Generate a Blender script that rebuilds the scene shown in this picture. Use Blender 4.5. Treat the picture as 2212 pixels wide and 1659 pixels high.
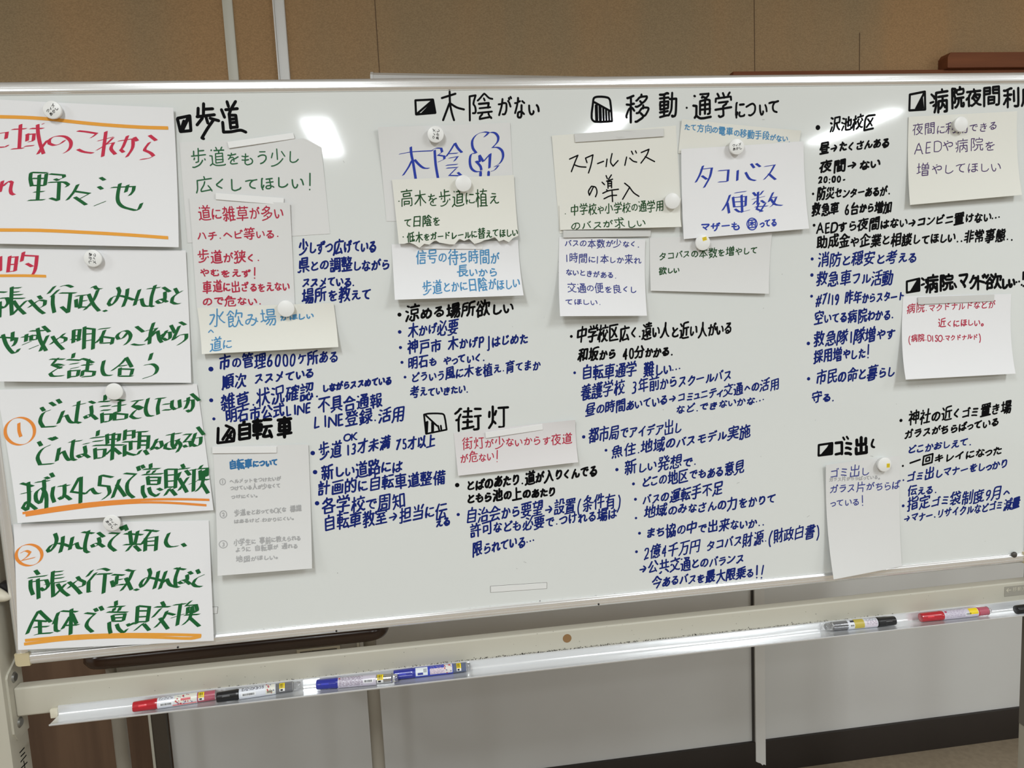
import bpy, bmesh, math, random
from mathutils import Vector, Matrix
for o in list(bpy.data.objects): bpy.data.objects.remove(o)
SC = bpy.context.scene; COL = SC.collection
# ------------------------------------------------------------------ camera (metres; origin = middle of the whiteboard face, floor H0 below)
H0 = 1.2865
CAM_POS=(-0.24123,-1.23075,0.09903)
CAM_ROT=[[0.989988, 0.061948, -0.126832], [-0.133029, 0.109061, -0.985093], [-0.047192, 0.992103, 0.11621]]

cam = bpy.data.objects.new('camera', bpy.data.cameras.new('camera')); COL.objects.link(cam)
cam.data.sensor_width = 36.0; cam.data.lens = 36.0*1600/2212; cam.data.clip_start = .02
M = Matrix([CAM_ROT[i]+[CAM_POS[i]] for i in range(3)]+[[0, 0, 0, 1]]); M[2][3] += H0
cam.matrix_world = M; SC.camera = cam
# ------------------------------------------------------------------ world, lamps, exposure
SC.view_settings.view_transform = 'Standard'; SC.view_settings.look = 'None'
SC.view_settings.gamma = 1; SC.view_settings.use_curve_mapping = False
SC.view_settings.exposure = 0.0
w = bpy.data.worlds.new('room_air'); SC.world = w; w.use_nodes = True
w.node_tree.nodes['Background'].inputs[0].default_value = (.9, .95, 1, 1)
w.node_tree.nodes['Background'].inputs[1].default_value = .15
CEIL = 2.62
def lamp(x, y, power, sx=.17, sy=1.1, col=(.93, .975, 1.0)):
    l = bpy.data.lights.new('ceiling_lamp', 'AREA'); l.shape = 'RECTANGLE'; l.size = sx; l.size_y = sy
    l.energy = power; l.color = col
    o = bpy.data.objects.new('ceiling_lamp', l); COL.objects.link(o); o.location = (x, y, CEIL-.03)
for lx in (-2.95, -.80, 1.25, 3.3):
    lamp(lx, -1.75, 32)
    lamp(lx, -4.45, 34)
# ------------------------------------------------------------------ helpers
def V(x, y, z): return Vector((x, y, z+H0))
MATS = {}
def mat(name, col, rough=.5, metal=0, spec=.5, coat=0, trans=0, alpha=1, emit=0, noise=None, bump=None):
    if name in MATS: return MATS[name]
    m = bpy.data.materials.new(name); m.use_nodes = True; nt = m.node_tree; b = nt.nodes['Principled BSDF']
    b.inputs['Base Color'].default_value = (*col, 1); b.inputs['Roughness'].default_value = rough
    b.inputs['Metallic'].default_value = metal; b.inputs['Specular IOR Level'].default_value = spec
    b.inputs['Coat Weight'].default_value = coat; b.inputs['Coat Roughness'].default_value = .08
    b.inputs['Transmission Weight'].default_value = trans; b.inputs['Alpha'].default_value = alpha
    if noise:  # (scale vector, second colour, low, high, detail)
        sc, c2, lo, hi, det = noise
        tc = nt.nodes.new('ShaderNodeTexCoord'); mp = nt.nodes.new('ShaderNodeMapping'); mp.inputs['Scale'].default_value = sc
        nz = nt.nodes.new('ShaderNodeTexNoise'); nz.inputs['Scale'].default_value = 1; nz.inputs['Detail'].default_value = det
        cr = nt.nodes.new('ShaderNodeValToRGB'); cr.color_ramp.elements[0].position = lo; cr.color_ramp.elements[1].position = hi
        cr.color_ramp.elements[0].color = (*col, 1); cr.color_ramp.elements[1].color = (*c2, 1)
        L = nt.links.new; L(tc.outputs['Object'], mp.inputs[0]); L(mp.outputs[0], nz.inputs['Vector']); L(nz.outputs[0], cr.inputs[0]); L(cr.outputs[0], b.inputs['Base Color'])
    if bump:
        sc, st, dist = bump
        tc = nt.nodes.new('ShaderNodeTexCoord'); mp = nt.nodes.new('ShaderNodeMapping'); mp.inputs['Scale'].default_value = sc
        nz = nt.nodes.new('ShaderNodeTexNoise'); nz.inputs['Scale'].default_value = 1; nz.inputs['Detail'].default_value = 3
        bp = nt.nodes.new('ShaderNodeBump'); bp.inputs['Strength'].default_value = st; bp.inputs['Distance'].default_value = dist
        L = nt.links.new; L(tc.outputs['Object'], mp.inputs[0]); L(mp.outputs[0], nz.inputs['Vector']); L(nz.outputs[0], bp.inputs['Height']); L(bp.outputs[0], b.inputs['Normal'])
    MATS[name] = m; return m
def link(name, me, m, parent=None):
    o = bpy.data.objects.new(name, me); COL.objects.link(o)
    if m:
        me.materials.append(m)
    if parent: o.parent = parent; o.matrix_parent_inverse = Matrix.Translation(parent.location).inverted() if parent.type == 'EMPTY' and not parent.rotation_euler.z else parent.matrix_basis.inverted()
    return o
def tag(o, label=None, cat=None, group=None, kind=None):
    if label: o['label'] = label
    if cat: o['category'] = cat
    if group: o['group'] = group
    if kind: o['kind'] = kind
    return o
def thing(name, loc, label, cat, group=None):
    o = bpy.data.objects.new(name, None); COL.objects.link(o); o.location = loc; o.empty_display_size = .05
    return tag(o, label, cat, group)
def done(name, bm, m, parent=None, smooth=False, recalc=True):
    if recalc: bmesh.ops.recalc_face_normals(bm, faces=bm.faces)
    me = bpy.data.meshes.new(name); bm.to_mesh(me); bm.free()
    if smooth:
        me.shade_smooth()
        try: me.set_sharp_from_angle(angle=math.radians(40))
        except Exception: pass
    return link(name, me, m, parent)
def box(bm, x0, x1, y0, y1, z0, z1, bev=0, seg=2):
    g = bmesh.ops.create_cube(bm, size=1)['verts']
    for v in g: v.co = V((x0+x1)/2+v.co.x*(x1-x0), (y0+y1)/2+v.co.y*(y1-y0), (z0+z1)/2+v.co.z*(z1-z0))
    if bev:
        ed = {e for v in g for e in v.link_edges}
        bmesh.ops.bevel(bm, geom=list(ed), offset=bev, segments=seg, profile=.6, affect='EDGES')
def boxo(name, dims, m, parent=None, bev=0, seg=2):
    bm = bmesh.new(); box(bm, *dims, bev, seg); return done(name, bm, m, parent, smooth=bool(bev))
def loft(bm, rings, cap=True, closed=True):
    R = [[bm.verts.new(p) for p in r] for r in rings]
    n = len(R[0])
    for a, b in zip(R, R[1:]):
        for i in range(n if closed else n-1):
            j = (i+1) % n; bm.faces.new((a[i], a[j], b[j], b[i]))
    if cap and closed: bm.faces.new(R[0][::-1]); bm.faces.new(R[-1])
def cyl(bm, p, q, r, n=20, r2=None):
    p = Vector(p); q = Vector(q); d = (q-p).normalized(); a = d.orthogonal().normalized(); b = d.cross(a)
    ring = lambda c, rr: [c+(a*math.cos(t)+b*math.sin(t))*rr for t in (2*math.pi*i/n for i in range(n))]
    loft(bm, [ring(p, r), ring(q, r if r2 is None else r2)])
GLYPHS=[
[[15,34,15,64]],
[[14,26,7,27],[36,27,39,46],[45,63,42,60,40,46],[35,27,32,12],[18,45,7,46],[15,27,47,27],[47,46,19,46],[22,60,12,12]],
[[27,69,19,59,13,36,15,19,19,8,26,0]],
[[7,69,10,67,17,54,20,42,20,25,18,16,8,0]],
[[22,33,11,33]],
[[13,19,13,19]],
[[17,22,20,19,30,20,34,25,37,35,36,53,33,61,27,65,18,64,11,52,11,32,15,23,17,22]],
[[24,19,24,64]],
[[9,58,13,64,24,65,30,62,33,55,30,40,19,26,17,19],[12,17,16,19,36,19]],
[[13,20,26,19,31,22,33,27,33,35,27,43],[27,43,22,43],[27,43,31,48,33,54,31,61,28,64,22,66,14,64]],
[[31,58,24,56,24,54,14,43,13,36],[37,36,13,36],[33,67,31,60,31,20]],
[[10,23,10,21,14,19,27,19,33,25,33,39,26,44,16,45,16,65,32,65]],
[[29,64,20,57,15,49,14,41,12,39,12,28,14,24,20,19,29,19,34,22,37,32,33,40,28,42,14,41]],
[[35,64,34,58,17,20],[35,64,12,65],[35,64,41,68]],
[[20,20,28,27,32,33,34,43,36,45,36,54,33,62,27,65,17,64,12,59,12,48,17,43,34,43]],
[[13,19,13,19],[13,47,13,47]],
[[42,35,18,35],[30,65,30,61],[30,61,26,58,20,44,19,37,16,34,10,19],[30,61,33,59,37,51,41,42,42,35,45,33,52,17,54,17]],
[[53,51,52,55,45,62,33,65,15,65,14,20,37,19,46,23,51,28,54,34,55,47,53,51]],
[[35,42,14,42],[36,65,14,65,14,19,37,19]],
[[14,20,14,64]],
[[3,2,9,2,12,5,14,11,14,64]],
[[14,43,24,43],[48,68,42,66,39,63,38,60,28,51,24,43],[53,16,47,18,24,41,24,43],[14,19,14,64]],
[[14,64,14,19,37,19]],
[[55,24,50,25,26,53,21,58,15,60],[14,19,15,60],[56,20,56,64]],
[[61,41,59,32,52,23,41,18,33,18,24,21,17,27,13,33,12,45,14,53,22,62,30,65,43,65,51,62,57,56,61,46,61,41]],
[[13,20,13,64,33,64,38,60,39,57,39,50,35,44,31,42,13,42]],
[[8,27,11,21,18,18,25,18,33,23,33,34,30,38,13,50,11,58,15,64,23,66,32,64,35,59]],
[],
[[21,38,19,38,20,40],[23,39,21,37],[21,39,66,40],[37,61,21,46,20,43,21,35,37,20]],
[[62,38,64,38,64,40],[60,39,62,37],[62,39,64,40],[47,60,63,45,64,40],[18,40,62,39],[46,20,62,35,62,39]],
[[20,22,21,22]],
[[10,25,10,19,16,13,23,13,29,18,29,27,24,32,15,32,10,25]],
[[57,57,57,51],[37,22,27,19,20,19,16,23,16,29,19,37,26,44,34,47],[54,51,53,44,49,37,41,28,37,27],[37,65,37,74,40,77],[37,52,34,47],[39,52,37,54],[66,70,62,67,55,66,19,65],[37,52,53,52,63,50,69,45,72,39,72,33,69,25,60,17,50,15],[36,65,35,54,37,54,37,52],[39,19,37,22,34,47]],
[[42,35,43,30,37,20,29,19,25,22,19,38,17,66],[72,32,69,49,64,60,60,64]],
[[34,16,48,19,61,30,63,35,63,48,54,55,37,55,21,51],[58,70,29,73]],
[[52,54,50,48,41,40,40,35],[30,74,55,70],[22,53,56,55],[19,17,37,35,44,35,48,32,51,20,55,16,66,15,71,16,75,19]],
[[61,65,73,59],[32,61,49,63],[32,43,57,45,67,39,68,26,58,18,50,16,46,18],[32,60,18,60],[32,39,25,38,16,29,16,24,21,18,29,16,33,20,33,75]],
[[34,74,32,58],[63,65,69,57,75,42],[17,17,28,42,30,57],[14,57,20,56,32,58,48,58,53,54,54,40,50,21,43,16,33,17]],
[[31,58,47,58,52,54,53,50,52,30,48,19,43,16,34,17],[62,64,68,56,74,41],[66,74,68,69],[30,56,13,56],[77,72,74,78],[33,73,32,61,28,45,16,16]],
[[47,65,45,75],[57,15,42,14,31,16,25,19,22,25,22,29,23,34,27,36],[48,34,60,34,59,40,56,43,55,50],[48,65,52,50],[64,68,48,65,21,66],[68,52,45,49,21,50]],
[[50,22,31,37,26,42,25,47,31,54,54,73]],
[[74,58,60,57],[38,57,60,56],[19,27,23,29,26,38],[43,15,48,15,52,18,59,29,60,73],[20,72,16,43,17,30,20,25,20,18]],
[[78,70,75,77],[70,67,68,75,66,75],[19,25,22,27,25,37],[58,73,58,29,53,20,45,14],[38,55,61,55,71,57],[19,18,19,25,17,25,16,30,16,52,19,71]],
[[25,67,61,66],[22,37,21,27,22,24,28,19,39,16,51,16,66,19]],
[[48,74,50,61],[52,61,53,56,60,45,61,38,49,39],[63,19,60,16,53,15,38,15,28,18,24,22,22,27,24,38],[71,67,69,64,52,61,20,61]],
[[73,80,76,74],[50,61,47,74],[57,39,59,41],[58,16,41,14,28,17,24,20,21,26,23,37],[62,77,65,76,69,69,69,65,66,63,49,60,19,61],[47,38,59,39],[52,61,53,54,60,42,59,39]],
[[27,72,26,26,29,19,40,14,49,15,58,18,64,22,70,29]],
[[51,66,56,57],[26,71,25,25,27,20,31,16,37,14,54,16,65,23,69,29],[61,70,66,62]],
[[50,51,37,51,32,47,31,42,34,33,38,31,50,32],[49,74,49,64],[15,64,73,64],[50,64,50,50,52,41,50,28,47,23,41,18,34,15,31,16]],
[[64,63,64,71,61,76],[74,71,71,77],[47,50,38,51,31,48,29,44,29,37,31,33,36,30,48,31],[13,62,71,63],[47,73,47,50,50,39,47,26,40,18,32,14,29,15]],
[[71,17,54,17,48,19,44,24,44,31],[34,74,33,62],[31,61,30,48,19,17],[71,50,50,50],[15,61,33,61,47,64]],
[[30,19,30,17,34,15,44,15,57,18,65,24,67,28,67,37,62,43,57,45,44,45,32,40,27,40],[32,63,62,65,65,68],[31,62,16,63],[24,34,27,40,33,73]],
[[37,17,51,19,61,24,67,33,66,45,56,52,46,52,22,45]],
[[15,54,46,63,58,63,69,56,71,52,71,41,68,33,65,30,55,24,41,20,31,22]],
[[47,66,47,64,49,64],[49,64,40,53,37,43,38,32,46,22,62,16],[49,64,49,66],[15,64,36,67,50,66,70,69]],
[[73,50,71,55],[64,47,63,51,60,54],[51,67,49,62,41,55,39,51,36,40,37,33,40,27,46,21,62,16],[69,68,40,67,14,64]],
[[64,63,42,51,36,50],[36,50,36,48,26,39,24,35,23,28,27,21,40,16,65,17,70,21],[36,50,27,72]],
[[77,69,73,77],[68,20,63,16,55,15,38,15,26,19,21,27,22,34,24,38,34,47,34,49],[65,73,68,66],[34,49,25,71],[34,49,40,50,60,61]],
[[56,28,61,28,71,22],[72,56,60,63],[34,63,35,75],[17,31,29,52,31,61],[55,50,55,19,51,15,46,14,38,15,33,19,33,27,35,29,43,32,55,31],[16,61,31,61,34,63,46,64]],
[[26,37,24,30,19,27],[74,23,71,20,67,19,46,20,39,26,39,32,42,36],[69,64,43,65],[19,17,19,27,17,28,17,47,21,72,24,74]],
[[46,17,52,17,59,20,70,31,71,51,67,59,62,64,53,68,38,68,27,63,18,54,14,37,17,28,21,24,28,23,33,27,42,48,44,68]],
[[61,30,66,29,75,23],[25,36,22,27,18,25],[39,58,62,58,71,59,75,62],[20,72,16,44,16,30,19,15],[59,33,44,33,37,28,37,21,44,16,56,17,60,22,61,30,59,33,59,73]],
[[69,68,67,75,65,75],[57,57,37,57],[78,70,75,77],[16,25,20,26,23,35],[58,29,65,28,72,23],[57,58,69,59],[57,71,58,21,54,16,50,15,40,16,35,20,35,27,38,30,49,33,58,32],[17,15,17,22,14,30,14,41,18,71]],
[[60,37,43,58,37,61,28,54,18,40]],
[[25,36,22,27,18,25],[75,21,69,27,59,30],[73,51,40,50],[41,68,71,69],[19,15,16,30,16,44,20,72,23,74],[58,32,43,32,38,29,37,22,40,18,48,16,55,17,59,22,57,68]],
[[45,65,67,66],[23,66,45,64],[68,21,52,30,46,30],[20,50,29,48,53,48,67,50],[46,32,30,32,22,27,22,20,26,16,41,15,45,18,45,74,48,77]],
[[46,70,46,65,40,53,39,47],[46,70,26,69],[66,37,74,34],[42,15,49,15,59,24,66,37,67,52],[66,40,44,47,32,47,25,45,19,42,15,38,13,33,14,25,17,22,21,21,28,26,36,42,36,46]],
[[61,65,64,64],[30,63,14,64],[48,68,44,65,30,64],[27,28,28,19,30,17,37,15,51,15,60,17,65,21,65,32],[27,28,19,29,16,32,15,42,20,49,30,50],[27,28,32,37,32,45,30,50,30,74]],
[[37,35,37,31],[37,35,40,36,46,48,49,56,49,61],[27,53,21,51,15,41,15,26,18,22,24,21,31,24,37,31],[41,28,37,31],[51,61,52,73],[27,57,43,62,57,61,63,58,70,50,70,29,62,20,53,16,49,16],[23,68,29,47,34,37,37,35]],
[[14,43,31,41],[49,41,31,40],[34,60,35,74],[33,60,30,29,31,24,35,18,43,15,52,15,63,19,67,23,69,28,68,38,64,45,59,47],[16,63,33,60,49,61]],
[[40,75,44,73],[28,54,54,63,62,63,69,60,72,55,72,46,70,43,60,38,49,40],[29,54,38,33,43,15],[28,53,25,62,20,68],[15,48,29,53]],
[[67,22,51,31,44,31],[67,59,43,58],[43,72,43,19,37,15,27,15,20,18,17,24,19,30,22,32,28,34,43,34]],
[[55,68,34,72],[23,38,25,60],[23,38,44,47,59,46,64,43,67,38,66,26,60,20,43,15,33,15,29,18]],
[[31,17,34,15,43,17,51,21,58,28,62,36,62,57,59,64,55,68,46,70,36,65,31,57,25,54],[24,37,24,56,27,74]],
[[55,70,54,66,38,53,38,51],[55,70,26,70],[38,51,38,49],[38,51,40,49],[18,35,24,41,37,49,48,49,62,45,68,36,68,30,66,24,60,18,52,17,51,15,38,15,32,18,30,23,31,27,39,31,45,30,50,26,52,17]],
[[13,27,21,40,27,43],[29,61,13,60],[29,51,35,52,47,61,58,63,63,59,63,45,60,29,62,20,65,18,72,19,76,21,79,26],[28,16,27,44,29,48,30,74]],
[[47,20,56,20,64,24,71,31,73,36,73,48,71,52,61,59,51,59,44,57,35,51,29,50],[13,27,21,40,27,43],[29,61,13,60],[28,16,27,44,29,48,30,74]],
[[71,51,67,51,53,44,47,43],[47,40,38,37,31,31,29,24,31,19,39,15,65,16],[32,64,27,49],[36,74,35,65],[17,65,32,64,58,67],[20,42,26,49,38,51,43,50,47,46,47,29]],
[[32,44,30,46],[15,16,24,38,30,44],[74,33,73,28,65,18,54,16,51,17,48,22,47,42,44,45,33,43,30,44],[30,44,29,49,41,71]],
[[17,69,71,68,70,63,64,55,55,48],[42,54,41,36,37,27,26,17,19,17]],
[[44,43,44,13],[61,59,52,50,45,46,44,43,18,34]],
[[16,42,27,45,42,53,47,53],[47,16,47,53],[66,70,50,58,47,53]],
[[43,62,43,73],[18,44,19,62,68,61,66,46,59,32,51,24,40,18,30,18]],
[[75,70,72,76,69,78],[14,17,18,17,30,30,36,44,37,58],[39,71,38,58],[66,67,64,72],[16,58,65,58,65,35,62,20,56,16,46,17]],
[[40,76,38,74,40,60],[44,39,41,60],[49,16,45,39],[63,63,19,56,17,57],[17,34,70,42]],
[[45,76,41,75,38,64],[38,64,36,64,26,52,17,46],[38,64,65,64,67,62,66,56,62,46,51,31,38,21,28,16,24,17]],
[[31,73,29,60],[28,17,33,17,36,19,46,31,50,42,52,59],[29,60,26,59,19,47],[29,60,72,59]],
[[67,22,20,22],[67,18,67,64,21,65]],
[[65,20,19,20],[71,79,75,73],[62,76,65,70],[65,16,65,62,20,63]],
[[37,17,40,16,45,19,50,23,55,31,57,41,57,73,60,76],[29,38,29,71],[12,57,73,57]],
[[72,75,74,75,76,68],[65,73,68,66],[30,74,27,71,28,36],[37,15,43,17,51,25,54,31,56,48,56,70],[11,56,71,55]],
[[16,19,19,18,23,20,46,39,49,39],[65,23,49,39],[23,67,60,67,60,60,51,46,49,39]],
[[72,79,75,73],[64,66,66,68],[66,68,64,75],[64,21,48,39],[16,17,28,23,43,37,48,39],[48,39,49,44,58,58,59,65],[66,68,60,65,21,65]],
[[13,50,14,49,31,52],[58,41,66,53,67,59,60,59,31,53],[34,75,31,73,31,24,33,20,40,17,67,18]],
[[55,36,63,30],[55,36,65,54,67,63,65,65,38,65],[55,36,53,36],[38,65,41,75],[38,65,36,65,30,57,17,46],[21,17,27,16,35,20,45,27,53,36],[53,36,51,39,37,47]],
[[45,48,45,67],[45,48,44,47],[45,48,72,47],[26,16,31,18,41,29,44,39,44,47],[15,47,44,47],[21,67,45,67,47,69,62,71]],
[[40,57,45,45],[29,15,36,14,47,21,56,30,65,47,65,55],[23,52,28,40]],
[[45,50,44,34,41,27,30,16,23,16],[64,69,25,69],[15,50,72,50]],
[[24,69,58,69],[75,78,77,73],[44,49,43,33,40,26,29,15,25,15],[64,77,69,69],[15,49,72,49]],
[[34,51,43,50,59,44,66,41,67,37],[34,17,34,71]],
[[59,61,55,69],[63,40,40,49,32,50],[64,73,69,65],[31,71,31,16]],
[[26,17,30,18,39,27,43,34,45,44,45,72],[16,54,73,54]],
[[69,24,15,24],[64,62,21,63]],
[[51,67,55,65,61,53,72,21],[16,20,26,39,32,60,32,65]],
[[52,65,54,64,60,52,71,20],[31,63,26,40,16,20],[67,67,64,73],[73,76,75,71]],
[[23,47,39,50,61,58],[73,70,71,75,67,78],[61,74,64,67],[22,71,22,25,24,20,31,17,65,18]],
[[27,19,31,18,40,22,57,37,63,48,67,65,64,67,19,67]],
[[17,39,29,55,37,61,42,59,73,25]],
[[27,43,38,34,44,33],[44,33,45,27,54,19,54,17],[44,33,64,52,69,59,70,65,16,65]],
[[22,27,45,23,61,18],[59,42,40,48,26,50],[63,64,29,71]],
[[49,43,48,43],[17,18,20,17,33,26,48,42],[48,42,48,43],[27,59,46,46,48,43],[48,42,59,35],[49,42,57,55,63,70]],
[[22,67,66,67],[69,18,48,17,41,20,39,24,39,67],[17,45,72,45]],
[[54,20,57,51,27,51],[20,19,68,19]],
[[19,52,67,52,66,42,58,30,45,20,35,16,32,17],[64,70,26,70]],
[[25,40,25,71],[61,72,61,45,59,33,48,20,40,16,37,17]],
[[17,19,23,27,27,38,28,70],[49,70,49,21,55,21,65,27,75,37,75,41]],
[[25,70,27,19,40,22,54,29,72,44]],
[[17,20,21,18,28,19,48,28,67,45,73,54,73,58],[34,60,22,68]],
[[15,45,71,45]],
[[11,46,75,46]],
[[45,14,48,12,56,12,61,13,64,17,67,50,32,50],[12,13,22,22,29,35,32,46,33,72],[13,72,74,72]],
[[18,70,70,70],[13,17,74,17],[22,45,63,45]],
[[70,52,40,52],[40,76,40,16],[11,16,75,16]],
[[42,56,38,55,26,43,13,35],[74,37,55,52,53,52],[13,72,74,72],[48,72,42,57,43,13]],
[[14,37,14,64,71,64,71,37],[14,37,71,37],[43,13,43,78]],
[[39,32,26,20,15,15,9,16],[48,32,50,28,59,21,72,15,78,16],[60,61,60,34],[26,61,26,34],[11,48,75,48],[43,13,43,73],[71,61,17,61],[16,72,43,73,66,77],[15,34,37,34,39,32,48,32,50,34,72,34]],
[[74,72,12,72],[17,23,67,23],[43,53,22,53,20,55,21,63,66,63,65,53,43,53],[67,23,67,43,18,43],[11,34,75,34],[43,78,43,14,40,11,32,11]],
[[78,15,74,13,65,15,53,20,45,27],[60,47,57,46,53,37,45,27],[45,27,42,27],[22,50,15,46],[68,51,59,58,55,59],[31,44,42,27],[42,27,38,22,28,17,13,13],[44,67,44,74,42,77],[13,67,74,67]],
[[43,56,46,54,50,42,56,31,68,18,74,15],[14,15,20,18,27,25,36,39,40,54,43,56,43,77]],
[[45,12,62,33,64,39],[12,52,28,61,42,75,46,75,51,68,70,54,74,52,76,53],[41,55,44,54],[70,41,65,39,21,39]],
[[17,22,20,26],[69,77,66,74,65,56,59,31],[39,32,28,27,20,26],[35,14,38,13,43,16,53,25,57,31,59,31],[20,26,20,71],[37,71,46,57],[59,31,63,29,75,14]],
[[19,56,14,54,11,49],[33,39,75,39],[54,77,54,13],[38,62,72,62],[33,52,39,65,40,74],[26,76,19,57,20,13]],
[[23,42,23,14],[44,39,66,39],[77,53,75,52,62,59,45,75,42,75,28,61,15,53,12,53],[44,56,44,14],[74,14,13,14]],
[[64,19,62,25],[64,19,67,18,71,13],[37,38,34,31,25,22,24,16],[25,59,27,54,60,54,64,59],[76,55,74,54,65,58,44,74],[64,19,19,15],[44,74,42,74,25,59,13,53,8,54],[14,39,73,39]],
[[19,56,14,54,11,49],[70,72,38,72],[70,21,41,18,37,19],[49,49,47,40,38,25,37,19],[75,49,33,49],[26,77,19,60,20,12],[62,35,64,35,67,31,70,21,75,14]],
[[58,13,53,25],[19,56,15,55,10,48],[48,16,36,14],[77,25,75,15,71,14,67,17,62,31,60,48],[59,48,58,73],[36,48,75,48],[26,77,19,57,20,13],[70,77,60,75,58,73,39,71,36,69,36,14]],
[[56,70,52,77],[11,49,16,55,20,56],[32,14,76,14],[54,14,54,62],[73,40,36,40],[75,63,33,63],[21,13,20,57,22,65,28,77,31,79]],
[[45,20,34,30],[45,20,48,20],[45,20,37,14,31,12,27,13],[76,14,69,13,59,15,48,20],[11,49,14,53,18,54],[35,50,72,50],[54,38,72,38,72,62,35,62,35,38,53,37],[33,74,75,74],[19,13,18,56,26,78,29,79],[54,73,54,37,48,20]],
[[70,15,69,32,36,32,36,15],[70,15,36,15],[19,57,14,55,11,49],[70,43,37,43],[53,66,54,72,51,78,48,78],[70,54,37,54],[31,66,75,66],[20,13,19,58,25,76]],
[[18,55,14,54,10,47],[38,46,40,57],[44,57,44,77],[62,57,62,77],[73,70,33,70],[72,35,36,35],[54,14,54,46],[36,13,36,44],[36,23,72,23],[31,57,75,57],[24,78,18,57,19,13],[64,13,71,12,72,14,71,46,36,46,36,44,32,44,27,41]],
[[65,15,64,12,44,12,42,23],[53,71,52,78,49,79],[30,14,33,23],[11,49,14,53,18,54],[75,16,69,25],[50,32,50,29,57,23],[70,41,36,41],[65,71,63,59],[42,71,44,59],[36,41,37,50,70,50,69,32,38,32,36,34,36,41],[73,71,33,71],[76,59,30,59],[26,77,18,55,19,13]],
[[43,57,47,56,65,24,74,17],[14,15,26,24,38,43,43,60,41,66,36,70]],
[[52,76,56,74,64,61,75,50],[65,22,54,20,23,19,24,26,29,31,42,53],[12,49,14,49,22,58,31,75],[72,14,70,18,64,23,63,28,57,36]],
[[74,13,72,13,56,27,53,27],[12,13,15,13,24,19],[57,37,57,77],[29,37,29,77],[15,61,73,61],[76,37,12,37]],
[[64,63,24,63],[24,41,64,41],[24,52,64,52],[74,13,56,22],[13,13,32,22],[75,29,11,29],[64,29,63,75,24,75,24,29]],
[[43,44,43,72],[14,44,73,44],[61,13,68,12,73,15,72,72,14,72,14,13]],
[[71,38,71,16],[16,38,17,16,71,16],[43,16,43,77],[68,70,67,50,20,50,19,70]],
[[13,14,16,13,20,15,29,23,35,34,37,48],[57,74,64,62,75,51],[18,54,23,48,64,48,62,17,58,13,46,13,44,14,44,16],[31,75,28,68,18,54,13,50,8,50]],
[[27,54,11,55],[53,68,53,32],[72,76,72,14,68,12,61,12,57,14],[27,42,31,42,36,39],[27,55,42,55],[10,25,16,32,21,42,26,45],[42,76,39,77,16,71,9,72],[27,73,27,13]],
[[74,77,74,15,72,13,64,12],[60,70,60,33],[16,67,45,67],[14,18,14,40,45,40,46,20,45,18,38,19],[30,77,30,12],[20,78,17,76,16,67,12,62,12,53,48,53]],
[[16,29,39,29],[58,14,61,12,70,14,70,54],[39,41,16,41],[58,66,59,73,62,77],[29,66,28,75,22,79],[54,27,54,52],[16,13,17,54,39,53,39,14,38,12,28,13],[11,66,75,66]],
[[14,13,29,27,37,43,39,54,39,77],[14,61,72,60,68,19,63,13,50,13]],
[[52,19,72,19],[28,13,35,14,38,18,40,62,12,63],[11,14,15,20,20,34,22,48,22,77],[72,15,72,68,52,68,52,13]],
[[35,58,15,58],[35,41,15,41],[44,60,74,59,72,18,69,13,60,12,56,14],[15,22,15,74,35,74,35,27],[56,78,56,50,54,39,47,22,39,14],[42,29,40,27,35,27,34,25,10,21]],
[[44,65,10,65],[12,28,42,28],[49,60,74,59,74,30,72,16,68,12,60,12,60,14,58,14],[43,46,12,46],[12,46,12,56,43,55,42,36,13,36,12,46],[27,17,27,74],[11,15,39,18,45,17,49,20,54,30,57,42,58,77],[11,75,27,74,38,77,43,76]],
[[73,74,15,74,15,15,75,14],[27,27,39,35,47,44],[47,44,47,45],[47,44,48,44],[48,45,48,44],[48,45,47,45],[48,45,56,53,61,62],[65,27,48,44],[28,61,37,55,47,45]],
[[75,48,12,48],[43,77,43,13]],
[[12,47,75,47],[43,13,43,71],[15,70,22,69,43,71,46,73,65,77,66,76]],
[[38,37,31,37],[53,70,54,78],[39,38,49,36,48,16,45,11,42,11],[66,12,72,11,74,14,76,36,57,37],[20,78,20,12],[11,57,29,57],[55,13,62,26,64,44],[38,70,71,70,72,62,69,53,59,53],[51,69,49,61,42,54,36,52,36,49,39,45,39,38,36,24,30,13]],
[[52,29,61,29,63,32,63,47,34,46,35,15,38,13,47,12,72,13,75,17,76,22],[12,14,17,23,20,34,20,59],[30,73,51,73,52,68,50,66,49,60],[74,60,22,61],[22,61,12,55],[34,80,30,77,30,73,28,73,23,67,22,61]],
[[51,13,59,12,65,14,65,72],[75,72,12,72],[19,26,19,55,46,54,45,31,19,31]],
[[38,78,32,69,21,58,20,53],[66,55,64,61],[65,16,65,39,21,39,21,16],[65,16,21,16],[20,53,68,55,72,50]],
[[42,13,57,12,62,19,64,32],[64,32,26,33,28,46],[65,60,65,73,63,75,21,74,22,59,65,60],[12,47,74,47]],
[[34,78,32,70],[20,40,23,34],[27,66,41,52],[23,15,23,34],[23,15,63,15],[23,34,63,34],[47,52,41,52],[41,52,40,49,30,44,20,40,12,39],[47,52,49,48,67,40,76,40],[47,52,60,64,60,70,29,70,27,66,23,65,20,61,14,58],[63,15,63,34,67,38,67,40]],
[[24,56,26,53,61,53,65,57],[22,16,23,38,64,38,65,16],[22,16,65,16],[75,53,65,57,45,73],[45,73,42,73,24,56,21,56,14,52,9,53]],
[[37,65,41,78],[31,23,31,49,56,48,56,28,31,28],[56,14,60,12,67,12,72,14,72,64,15,64,15,12]],
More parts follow.
